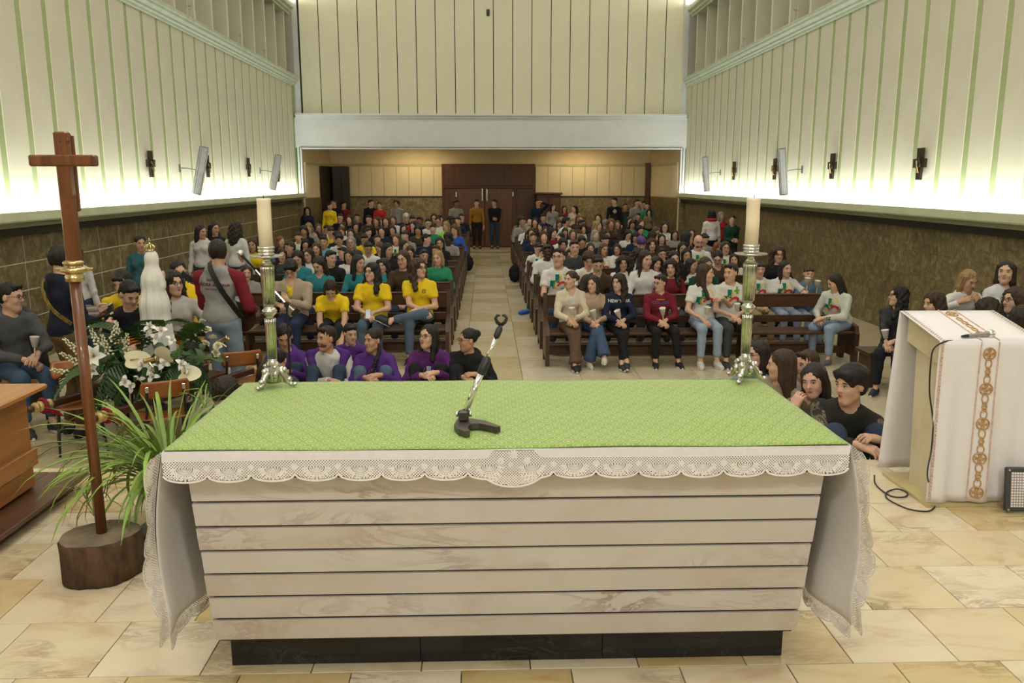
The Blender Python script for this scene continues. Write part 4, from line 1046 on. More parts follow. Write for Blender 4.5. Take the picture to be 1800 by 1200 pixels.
def make_meshes(s):
    """body, top, trousers as numpy meshes in person space"""
    k = skeleton(s); male = k['male']; b = s.get('bulk', 1.0)
    pr, RT = clothed(k, s); out = {}
    allp = [k['HC'], k['P']] + [q for sd in (1, -1) for q in (*k['arm'][sd], *k['leg'][sd])]
    lo = np.min(allp, 0) - .19; hi = np.max(allp, 0) + .19; lo[2] = max(lo[2], -.02) if True else lo[2]
    lo[2] = min(lo[2], 0.0) - .03; hi[2] = max(hi[2], k['HC'][2] + .16)
    # --- top
    F = Field(lo, hi, s.get('res', .0215))
    for p in pr: F.add(p[:-1], p[-1])
    if s.get('hood'):
        F.add(('el', k['nb'] - k['F'] * .065 - k['T'] * .015, (.105, .055, .060), RT), .03)
        for sd in (-1, 1): F.add(('rc', k['nb'] - k['F'] * .05 + k['S'] * sd * .055, k['nb'] + k['F'] * .055 + k['S'] * sd * .03 - k['T'] * .03, .028, .022), .02)
    if s.get('collar'): F.add(('rc', k['nb'] - k['T'] * .02, k['nb'] + k['T'] * .03, .072, .062), .015)
    nk = unit(k['HC'] - k['nb'])
    F.sub(('rc', k['nb'] + k['F'] * .012 + nk * (.0 if not s.get('wideneck') else -.03), k['nb'] + nk * .2 + k['F'] * .02, .060, .075), .012)
    if s.get('vneck'): F.sub(('rc', k['nb'] + k['F'] * .04, k['nb'] + k['F'] * .13 - k['T'] * .10, .05, .012), .01)
    F.folds(.0050)
    out['top'] = F.net()
    # --- trousers
    F = Field((lo[0], lo[1], 0.0 if k['kind'] != 'floor' else -.02), (hi[0], hi[1], max(k['P'][2] + .25, k['leg'][1][1][2] + .15, k['leg'][-1][1][2] + .15)), .025)
    F.add(('el', k['P'] - k['T'] * .0, (.160 * b, .128 * b, .115), RT), .04)
    fl = s.get('flare', 0)
    for sd in (-1, 1):
        h, kn, an = k['leg'][sd]; c = an + (kn - an) * (.10 if not fl else .02)
        F.add(('rc', h, kn, .086 * b, .066 * b), .03); F.add(('rc', kn, c, .066 * b, .050 + fl, 1), .025)
    F.folds(.0035); F.cut((0, 0, .006), (0, 0, -1)); out['trousers'] = F.net()
    # --- body
    HC = k['HC']
    fz = s.get('face', .0098)
    F = Field(lo, hi, .031, (((HC[0] - .10, HC[0] + .10, fz),), ((HC[1] - .13, HC[1] + .12, fz),), ((HC[2] - .14, HC[2] + .13, fz),)))
    F.add(('el', k['chest'], (.138, .095, .19), RT), .04); F.add(('el', k['P'] + k['T'] * .06, (.14, .10, .16), RT), .04)
    for sd in (-1, 1):
        sh, e, w_ = k['arm'][sd]; F.add(('rc', k['nb'] - k['T'] * .04, sh - k['T'] * .01, .045, .045), .04)
        F.add(('rc', sh, e, .046 * b, .038 * b), .03); F.add(('rc', e, w_, .038 * b, .026), .02)
        h, kn, an = k['leg'][sd]; F.add(('rc', h, kn, .070, .052), .03); F.add(('rc', kn, an, .050, .034), .02); 
        F.add(('rc', an, an + np.array([0, -.06, -.03]), .032, .03), .02)
    F.add(('rc', k['nb'] - k['T'] * .04, HC + k['RH'] @ np.array([0, .018, -.05]), .056 if male else .048, .052 if male else .046), .03)
    add_head(F, HC, k['RH'], s.get('sex', 'f'), s.get('wide', 1.0))
    F.cut((0, 0, .004), (0, 0, -1))
    parts = [F.net()]
    for sd in (-1, 1):
        sh, e, w_ = k['arm'][sd]; nm = 'L' if sd == 1 else 'R'
        fd = unit(w_ - e); dv = s.get('hd' + nm, None)
        if dv is None: dv = unit(fd + np.array([-sd * .25, -.15, -.35])) if k['kind'] != 'stand' else fd
        bk = s.get('hb' + nm, None)
        if bk is None: bk = (sd * .25, -.2, 1.0) if k['kind'] != 'stand' else (sd, -.2, 0)
        parts.append(hand_at(w_, dv, bk, -sd, s.get('curl' + nm, s.get('curl', .45))))
    out['body'] = parts
    return k, out

# ---- hair styles, in head frame
_hair = {}
def hair_mesh(style):
    if style in _hair: return _hair[style]
    big = {'curly': 1, 'wavy': 1, 'longcurly': 1}.get(style, 0)
    long_ = style in ('long', 'wavy', 'longcurly', 'braids', 'longfront', 'longback')
    F = Field((-.19, -.16, -.42 if long_ else -.24), (.19, .24, .20), .0115)
    cap = [('el', (0, .024, .040), (.082, .102, .089), None)]
    tight = style in ('pony', 'bun', 'braids', 'receding')
    if style == 'beanie': cap = [('el', (0, .014, .055), (.088, .108, .092), None)]
    if style == 'curly': cap = [('el', (0, .022, .050), (.104, .118, .104), None)]
    if style in ('wavy', 'longcurly'): cap = [('el', (0, .024, .040), (.094, .112, .096), None)]
    if style == 'mop': cap = [('el', (0, .016, .048), (.094, .112, .096), None)]
    if tight: cap = [('el', (0, .0225, .039), (.0812, .1015, .0890), None)]
    for c in cap: F.add(c, 0)
    def side(z1, x0, x1, y1, r0, r1):
        for s in (-1, 1):
            F.add(('rc', (s * x0, .012, .045), (s * (x0 + x1) / 2, .010, (z1 + .045) / 2), r0, (r0 + r1) / 2), .02); F.add(('rc', (s * (x0 + x1) / 2, .010, (z1 + .045) / 2), (s * x1, y1, z1), (r0 + r1) / 2, r1), .02)
    face = [('el', (0, -.115, -.030), (.056, .072, .088), None), ('el', (0, -.10, -.085), (.066, .078, .070), None)]
    if style in ('long', 'longfront', 'longback'):
        y1 = {'long': -.02, 'longfront': -.075, 'longback': .05}[style]; z1 = {'long': -.24, 'longfront': -.32, 'longback': -.26}[style]
        side(z1, .062, .084, y1, .036, .026); F.add(('el', (0, .070, -.11), (.092, .048, .21), None), .03); F.add(('el', (0, .060, -.04), (.085, .055, .12), None), .03)
    elif style == 'wavy':
        side(-.26, .070, .108, -.04, .044, .040); F.add(('el', (0, .075, -.12), (.115, .058, .20), None), .03); F.add(('el', (0, .06, -.04), (.10, .06, .12), None), .03)
    elif style == 'longcurly':
        side(-.19, .080, .118, -.02, .055, .052); F.add(('el', (0, .080, -.09), (.13, .07, .17), None), .03)
    elif style == 'bob':
        side(-.115, .062, .080, -.012, .034, .034); F.add(('el', (0, .062, -.05), (.088, .052, .105), None), .03)
    elif style == 'curly':
        F.add(('el', (0, .055, -.03), (.098, .07, .09), None), .03)
    elif style == 'mop':
        F.add(('rc', (-.05, -.072, .078), (.05, -.072, .080), .024, .024), .02); F.add(('el', (0, .05, -.02), (.080, .058, .08), None), .03)
    elif style == 'short':
        F.add(('rc', (-.035, -.062, .096), (.035, -.066, .098), .020, .020), .03); F.add(('el', (0, .050, -.005), (.075, .056, .078), None), .03)
    elif style == 'fringe':
        F.add(('rc', (-.045, -.070, .070), (.045, -.072, .074), .018, .018), .025); F.add(('el', (0, .050, -.005), (.077, .056, .08), None), .03)
    elif style == 'receding':
        F.add(('el', (0, .050, -.01), (.074, .056, .075), None), .03)
    elif style == 'pony':
        F.add(('rc', (0, .10, .045), (0, .150, .02), .022, .030), .02); F.add(('rc', (0, .150, .02), (.02, .150, -.17), .030, .016), .02)
    elif style == 'bun':
        F.add(('el', (0, .118, .055), (.042, .036, .042), None), .008)
    elif style == 'braids':
        for s in (-1, 1):
            pts = [(s * .055, .04, -.05), (s * .075, .015, -.13), (s * .078, -.055, -.22), (s * .070, -.085, -.34)]
            for a, b_ in zip(pts[:-1], pts[1:]):
                a, b_ = np.array(a), np.array(b_)
                for q in range(4): c = a + (b_ - a) * (q + .5) / 4; F.add(('el', c, (.023, .021, .019), None), .006)
    # hair is open at the face and stops at the nape
    if style == 'beanie': F.cut((0, -.1, .030), (0, -.2, -1)); 
    else:
        fz = {'mop': .058, 'fringe': .060, 'receding': .105}.get(style, .084)
        F.sub(('el', (0, -.122, -.044 + (fz - .072)), (.066, .088, .126), None), .012)
        F.sub(('el', (0, -.075, -.075), (.064, .085, .075), None), .014)
        if not (style in ('long', 'wavy', 'longcurly', 'longfront', 'longback', 'bob')):
            if style != 'braids': F.cut((0, .05, -.062), (0, .35, -1))
            for s in (-1, 1): F.sub(('el', (s * .078, -.012, -.035), (.022, .036, .048), None), .012)
    # strand relief
    X, Y, Z = F.ax[0][:, None, None], F.ax[1][None, :, None], F.ax[2][None, None, :]
    th = np.arctan2(X, Y + .0)
    if style in ('curly', 'longcurly', 'mop'):
        amp = .011 if style != 'mop' else .008
        F.f = (F.f + amp * np.sin(X * 95 + 1.3 * np.sin(Z * 60)) * np.sin(Y * 90 + Z * 40) * np.cos(Z * 85 + X * 30)).astype(np.float32)
    elif style == 'wavy': F.f = (F.f + .006 * np.sin(th * 11 + 2.2 * np.sin(Z * 42)) + .004 * np.sin(Z * 75 + th * 6)).astype(np.float32)
    elif style == 'beanie': F.f = (F.f + .002 * np.sin(th * 40)).astype(np.float32)
    else: F.f = (F.f + .0035 * np.sin(th * 17 + .8 * np.sin(Z * 20)) + .002 * np.sin(th * 31)).astype(np.float32)
    me = np_mesh('hair', [F.net()]); _hair[style] = me; return me

# ---- shared small meshes of the head
_lib = {}
def lib(name, fn):
    if name not in _lib: _lib[name] = fn()
    return _lib[name]
m_eyew = M('eye_white', (.62, .58, .54), .3, var=.02); m_iris = M('dark_iris', (.02, .012, .008), .15, var=.1)
m_lip = M('lip', (.30, .11, .09), .5, var=.08)
def eye_mesh():
    b = MB(); b.ell((0, 0, 0), (.0145, .0075, .0074), 10, 6); b.cur = 1; b.ell((0, -.0048, .0002), (.0062, .0036, .0062), 8, 5)
    b.tube([(-.0155, -.002, .001), (-.008, -.0065, .0072), (.004, -.0070, .0080), (.0155, -.002, .002)], .0018, 5); return b.mesh('eye', [m_eyew, m_iris], True)
def brow_mesh(): return MB().tube([(-.019, .002, -.004), (-.006, -.004, .002), (.008, -.005, .002), (.019, .000, -.003)], [.0022, .0036, .0038, .0024], 6).mesh('eyebrow', [None], True)
def mouth_mesh():
    b = MB(); b.tube([(-.025, .009, 0), (-.012, .0, .003), (0, -.002, .0015), (.012, .0, .003), (.025, .009, 0)], [.0018, .0040, .0042, .0040, .0018], 6)
    b.tube([(-.022, .008, -.003), (-.009, .0, -.007), (.009, .0, -.007), (.022, .008, -.003)], [.0018, .0048, .0048, .0018], 6); return b.mesh('mouth', [m_lip], True)
def glasses_mesh():
    b = MB()
    for s in (-1, 1):
        b.tube([(s * .033 + .022 * math.cos(a * PI / 8), -.003 * abs(math.cos(a * PI / 8)), .017 * math.sin(a * PI / 8)) for a in range(16)], .0022, 5, close=True)
        b.tube([(s * .055, 0, .006), (s * .074, .03, .008), (s * .078, .095, .004)], .002, 5)
    b.tube([(-.011, -.002, .004), (0, -.005, .007), (.011, -.002, .004)], .002, 5); return b.mesh('glasses', [M('glasses_frame', (.02, .018, .018), .3, .3)], True)
def shoe_mesh():
    F = Field((-.06, -.20, -.01), (.06, .10, .14), .0095)
    F.add(('rc', (0, .045, .035), (0, -.03, .038), .038, .040), .02); F.add(('rc', (0, -.03, .034), (0, -.125, .024), .041, .036), .03); F.add(('rc', (0, .04, .04), (0, .035, .085), .036, .040, 1), .03)
    F.cut((0, 0, .006), (0, 0, -1)); return np_mesh('shoe', [F.net()])
def sole_mesh():
    pl = []
    for i in range(20):
        a = 2 * PI * i / 20; y = -.045 + .118 * math.sin(a); x = (.040 + .006 * math.sin(a * 1 - PI / 2)) * math.cos(a); pl.append((x, y))
    return MB().prism(pl, .026).mesh('sole', [M('sole_white', (.62, .60, .56), .7)])
def cup_mesh(): return MB().lathe([(.022, 0), (.043, .10), (.044, .102), (.041, .10), (.020, .004)], 14).mesh('cup', [M('frosted_plastic', (.62, .60, .55), .4, var=.02)], True)
def taper_mesh(): return MB().tube([(0, 0, -.16), (0, 0, .055)], .0075, 8).mesh('candle', [M('taper_wax', (.78, .62, .38), .5)], True)
SKIN = [M('skin_light', (.56, .34, .235), .55, var=.06, scale=12), M('skin_tan', (.46, .26, .165), .55, var=.06, scale=12), M('skin_rosy', (.58, .33, .25), .55, var=.06, scale=12), M('skin_dark', (.045, .022, .014), .45, var=.1, scale=12), M('skin_brown', (.21, .105, .06), .5, var=.08, scale=12)]
def cloth(col, rough=.85):
    key = 'cloth_%d_%d_%d' % tuple(int(c * 255) for c in col)
    return M(key, col, rough, var=.10, scale=9, bump=.25, bscale=14, spec=.25)
HAIRC = {'black': (.010, .008, .007), 'dark': (.020, .012, .008), 'brown': (.042, .022, .011), 'lbrown': (.085, .045, .020), 'blond': (.26, .17, .07), 'grey': (.22, .21, .20), 'ginger': (.16, .065, .022), 'white': (.55, .53, .5), 'purple': (.07, .03, .16)}
def hairm(c):
    col = HAIRC[c] if isinstance(c, str) else c
    key = 'hair_%d_%d_%d' % tuple(int(q * 1000) for q in col)
    return M(key, col, .55, var=.45, scale=60, stretch=(1, 1, .12), bump=.7, bscale=110, spec=.35)
_mesh_cache = {}
POSE_KEYS = ('pose', 'sex', 'lean', 'bend', 'side', 'twist', 'head', 'L', 'R', 'hintL', 'hintR', 'footL', 'footR', 'kneeL', 'kneeR', 'legs', 'sleeve', 'bulk', 'hood', 'collar', 'vneck', 'wideneck', 'flare', 'wide', 'curl', 'curlL', 'curlR', 'hdL', 'hdR', 'hbL', 'hbR', 'face', 'res')
def setm(o, m):
    o.material_slots[0].link = 'OBJECT'; o.material_slots[0].material = m
def frame4(R, C): m = Matrix.Identity(4); 
def mat4(R, C, s=1.0):
    return Matrix(((R[0][0] * s, R[0][1] * s, R[0][2] * s, C[0]), (R[1][0] * s, R[1][1] * s, R[1][2] * s, C[1]), (R[2][0] * s, R[2][1] * s, R[2][2] * s, C[2]), (0, 0, 0, 1)))
def child(name, me, parent, mtx=None, m=None):
    o = bpy.data.objects.new(name, me); COL.objects.link(o); o.parent = parent
    if mtx is not None: o.matrix_local = mtx
    if m is not None: setm(o, m)
    return o
TOPNAME = {'tee': 't_shirt', 'hoodie': 'hoodie', 'jumper': 'jumper', 'jacket': 'jacket', 'shirt': 'shirt', 'coat': 'coat'}
def person(loc, rz, s, label, group=None, scale=1.0, cat='person'):
    """s: pose keys + skin, hair=(style,colour), top=(kind,colour), legs_col, shoes, glasses, near"""
    key = repr([(q, s[q]) for q in POSE_KEYS if q in s])
    if key not in _mesh_cache:
        k, o = make_meshes(s)
        _mesh_cache[key] = (k, np_mesh('body', o['body']), np_mesh('top', [o['top']]), np_mesh('trousers', [o['trousers']]))
    k, mb, mt, ml = _mesh_cache[key]
    r = thing('person', label, cat, loc, rz, group); r.scale = (scale,) * 3
    sk = SKIN[s.get('skin', 0)]
    child('body', mb, r, None, sk)
    kind, col = s.get('top', ('jumper', (.1, .1, .12)))
    top = child(TOPNAME[kind], mt, r, None, cloth(col))
    child('trousers', ml, r, None, cloth(s.get('bottom', (.03, .04, .07))))
    st, hc = s.get('hair', ('long', 'dark')); H = mat4(k['RH'], k['HC'])
    if st != 'bald': child('hair' if st != 'beanie' else 'beanie', hair_mesh(st), r, H, hairm(hc))
    for sd in (-1, 1):
        h, kn, an = k['leg'][sd]; d = s.get('toe' + ('L' if sd == 1 else 'R'), None)
        if d is None: d = np.array([sd * .12, -1, 0]) if k['kind'] != 'floor' else np.array([-sd * .6, -.8, 0.0])
        tl = s.get('tilt' + ('L' if sd == 1 else 'R'), 0)
        a = math.atan2(d[0], -d[1]); Rm = Rz(a) @ Rx(-tl)
        m4 = mat4(Rm, np.array(an) - Rm @ np.array([0, .03, .082]))
        sh = child('shoe', lib('shoe', shoe_mesh), r, m4, cloth(s.get('shoes', (.03, .03, .035)), .6)); child('sole', lib('sole', sole_mesh), sh, Matrix.Translation((0, 0, .0)))
    if s.get('near', 1):
        for sd in (-1, 1):
            child('eye', lib('eye', eye_mesh), r, H @ Matrix.Translation((sd * .031, -.0795, .005)) @ Matrix.Rotation(sd * .22, 4, 'Z'))
            child('eyebrow', lib('brow', brow_mesh), r, H @ Matrix.Translation((sd * .033, -.0845, .0285)) @ Matrix.Rotation(sd * .25, 4, 'Z'), hairm('dark' if hc in ('white', 'purple', 'blond') else hc))
        child('mouth', lib('mouth', mouth_mesh), r, H @ Matrix.Translation((0, -.0895, -.058)))
    if s.get('glasses'): child('glasses', lib('glasses', glasses_mesh), r, H @ Matrix.Translation((0, -.099, .006)))
    if s.get('beard'):
        def beard():
            F = Field((-.1, -.13, -.16), (.1, .06, .03), .008); F.add(('el', (0, -.029, -.052), (.0605, .0645, .073), None), 0)
            F.sub(('el', (0, -.115, .0), (.05, .06, .046), None), .012); F.sub(('el', (0, -.10, -.057), (.022, .03, .009), None), .006); F.cut((0, -.02, -.03), (0, .3, 1)); return np_mesh('beard', [F.net()])
        child('beard', lib('beard', beard), r, H, M('stubble', (.085, .048, .030), .8, var=.3, scale=60))
    s['_k'] = k; s['_top'] = top; s['_root'] = r
    return r
# ================================================================ PEWS AND CONGREGATION
C_ = dict(white=(.60, .585, .56), navy=(.013, .018, .040), black=(.010, .010, .011), green=(.02, .21, .10), yellow=(.72, .50, .015), teal=(.025, .185, .215), brown=(.055, .034, .022), maroon=(.15, .012, .022),
          grey=(.25, .24, .225), dkgreen=(.012, .045, .028), blue=(.035, .09, .36), ltblue=(.11, .33, .44), beige=(.40, .32, .225), lime=(.30, .62, .10), purple=(.075, .022, .17), red=(.38, .02, .02), cream=(.58, .50, .38), mustard=(.30, .15, .02), olive=(.16, .135, .075), dkgrey=(.045, .048, .048))
CW = dict(navy='navy blue', dkgreen='dark green', ltblue='light blue', dkgrey='dark grey')
ORD = ['first', 'second', 'third', 'fourth', 'fifth', 'sixth', 'seventh', 'eighth', 'ninth', 'tenth', 'eleventh', 'twelfth', 'thirteenth', 'fourteenth', 'fifteenth']
PITCH = 1.17; NROW = 14
ROWS = {'right': [11.15 + PITCH * k for k in range(NROW)], 'left': [11.50 + PITCH * k for k in range(NROW)]}
EXT = {'right': (.74, 4.95), 'left': (-4.95, -.62)}
m_pew = wood('dark_pew_wood', (.026, .010, .004), (.085, .036, .014), .8, .4, 'X')
m_pewv = wood('dark_pew_end_wood', (.026, .010, .004), (.075, .032, .013), .8, .4, 'Z')
def pew_meshes(W):
    d = {}
    d['seat'] = MB().bbox((0, -.07, .43), (W - .05, .42, .035), .008).mesh('seat', m_pew)
    d['top_rail'] = MB().bbox((0, .205, .80), (W - .05, .028, .16), .006).mesh('back_board', m_pew)
    d['low_rail'] = MB().bbox((0, .190, .56), (W - .05, .024, .10), .006).mesh('back_board', m_pew)
    d['cap'] = MB().bbox((0, .215, .893), (W - .02, .060, .026), .006).mesh('cap_rail', m_pew)
    d['stretcher'] = MB().bbox((0, -.05, .16), (W - .06, .03, .10), .006).mesh('stretcher', m_pew)
    d['kneeler'] = MB().bbox((0, .42, .15), (W - .10, .14, .04), .01).mesh('kneeler', m_pew)
    # end panel profile in (y, z)
    pf = [(-.30, .0), (-.20, .0), (-.18, .10), (.12, .10), (.14, .0), (.26, .0), (.255, .92), (.17, .94), (.15, .60), (.02, .56), (-.26, .52), (-.29, .44), (-.31, .42)]
    M4 = Matrix(((0, 0, 1, -.0275), (1, 0, 0, 0), (0, 1, 0, 0), (0, 0, 0, 1)))
    d['end'] = MB().prism(pf, .055, M4).mesh('end_panel', m_pewv)
    d['mid'] = MB().bbox((0, -.05, .215), (.05, .30, .40), .006).mesh('middle_leg', m_pewv)
    return d
for side in ('left', 'right'):
    x0, x1 = EXT[side]; W = x1 - x0; pm = pew_meshes(W)
    for k, Y in enumerate(ROWS[side]):
        t = thing('pew', 'dark wooden church pew, %s from the front %s of the aisle' % (ORD[k], side), 'pew', ((x0 + x1) / 2, Y, ZN), 0, 'dark wooden pews')
        link('seat', pm['seat'], t); link('back_board', pm['top_rail'], t); link('back_board', pm['low_rail'], t); link('cap_rail', pm['cap'], t)
        link('stretcher', pm['stretcher'], t); link('kneeler', pm['kneeler'], t)
        link('end_panel', pm['end'], t, (-W / 2, 0, 0)); link('end_panel', pm['end'], t, (W / 2, 0, 0))
        for q in (-.6, .6): link('middle_leg', pm['mid'], t, (q, 0, 0))

# ---- printed emblem decals that follow the garment surface
from mathutils.bvhtree import BVHTree
_bvh = {}; _dec = {}
def top_bvh(me):
    if me.name not in _bvh: _bvh[me.name] = BVHTree.FromPolygons([v.co.copy() for v in me.vertices], [tuple(p.vertices) for p in me.polygons])
    return _bvh[me.name]
def chest_frame(s, back=False):
    k = s['_k']; F_ = k['F'] * (-1 if back else 1); S_ = k['S'] * (-1 if back else 1)
    return Vector(k['chest']), Vector(S_), Vector(np.cross(-F_, S_) * 1.0 if False else unit(np.cross(S_, F_)) * (1 if np.cross(S_, F_)[2] > 0 else -1)), Vector(F_)
def proj(s, u, v, back=False, lift=.0035):
    c, S_, T_, F_ = chest_frame(s, back); o = c + S_ * u + T_ * v + F_ * .5
    h = top_bvh(s['_top'].data).ray_cast(o, -F_, 1.0)
    if h[0] is None: return None
    return h[0] + F_ * lift
def decal(s, name, shapes, cell=.007, back=False, v0=0.0):
    key = (s['_top'].data.name, name)
    if key not in _dec:
        mb = MB(); mats = []
        for ci, (fn, (u0, u1, w0, w1), col) in enumerate(shapes):
            mb.cur = ci; mats.append(cloth(col)); nu, nv = int((u1 - u0) / cell), int((w1 - w0) / cell)
            for i in range(nu):
                for j in range(nv):
                    a, b = u0 + cell * i, w0 + cell * j
                    if fn(a + cell / 2, b + cell / 2):
                        q = [proj(s, x, y + v0, back) for x, y in ((a, b), (a + cell, b), (a + cell, b + cell), (a, b + cell))]
                        if all(p is not None for p in q): mb.add(q, [(0, 1, 2, 3)])
        _dec[key] = mb.mesh('chest_print', mats) if mb.f else None
    if _dec[key]: link('chest_print', _dec[key], s['_root'])
def _rect(*r): return lambda x, y: any(a <= x <= b and c <= y <= d for a, b, c, d in r)
def _arc(cx, cy, r, w, a0, a1): return lambda x, y: abs(math.hypot(x - cx, y - cy) - r) < w and a0 <= math.degrees(math.atan2(y - cy, x - cx)) % 360 <= a1
def _ell(cx, cy, a, b): return lambda x, y: ((x - cx) / a) ** 2 + ((y - cy) / b) ** 2 < 1
def _poly(P, w):
    def f(x, y):
        for (x0, y0), (x1, y1) in zip(P[:-1], P[1:]):
            dx, dy = x1 - x0, y1 - y0; t = max(0, min(1, ((x - x0) * dx + (y - y0) * dy) / (dx * dx + dy * dy)))
            if math.hypot(x - x0 - t * dx, y - y0 - t * dy) < w: return True
        return False
    return f
EMBLEM = [(_rect((-.052, .0, -.01, .100), (-.118, -.052, -.065, .022), (-.09, -.06, -.09, -.065)), (-.125, .005, -.095, .105), (.0, .17, .11)),
          (lambda x, y: _poly([(.022, .090), (.012, .045), (-.045, .0), (-.068, -.03), (-.060, -.07), (-.035, -.088)], .011)(x, y) or _poly([(.055, .105), (.085, .09), (.098, .045)], .008)(x, y), (-.09, .115, -.10, .12), (.70, .45, .03)),
          (_poly([(-.018, -.045), (.012, -.012), (.05, -.002), (.088, -.015), (.090, -.048)], .016), (-.05, .11, -.07, .02), (.52, .035, .02)),
          (_rect((.02, .035, -.10, -.08), (.042, .055, -.10, -.08), (.062, .075, -.10, -.08), (.082, .098, -.10, -.08), (.05, .065, -.125, -.108), (.072, .098, -.125, -.108)), (.015, .10, -.13, -.075), (.03, .07, .06))]
EMB2 = [(_rect((.062, .084, .045, .135), (.036, .110, .078, .102)), (.03, .12, .04, .14), (.02, .30, .06))] + EMBLEM
STAR = [(lambda x, y: _arc(.07, .03, .022, .005, 0, 360)(x, y) or _rect((.06, .075, .025, .035))(x, y), (.03, .10, .0, .06), (.10, .08, .01))]
CRESTW = [(lambda x, y: _ell(0, .0, .055, .06)(x, y) and not _ell(0, 0, .04, .045)(x, y) or _rect((-.02, .02, -.02, .02))(x, y), (-.06, .06, -.07, .07), (.55, .55, .5))]
BLOCKW = [(_rect((-.09, -.05, -.02, .05), (-.03, .02, -.02, .05), (.04, .09, -.02, .05)), (-.1, .1, -.03, .06), (.6, .6, .58))]

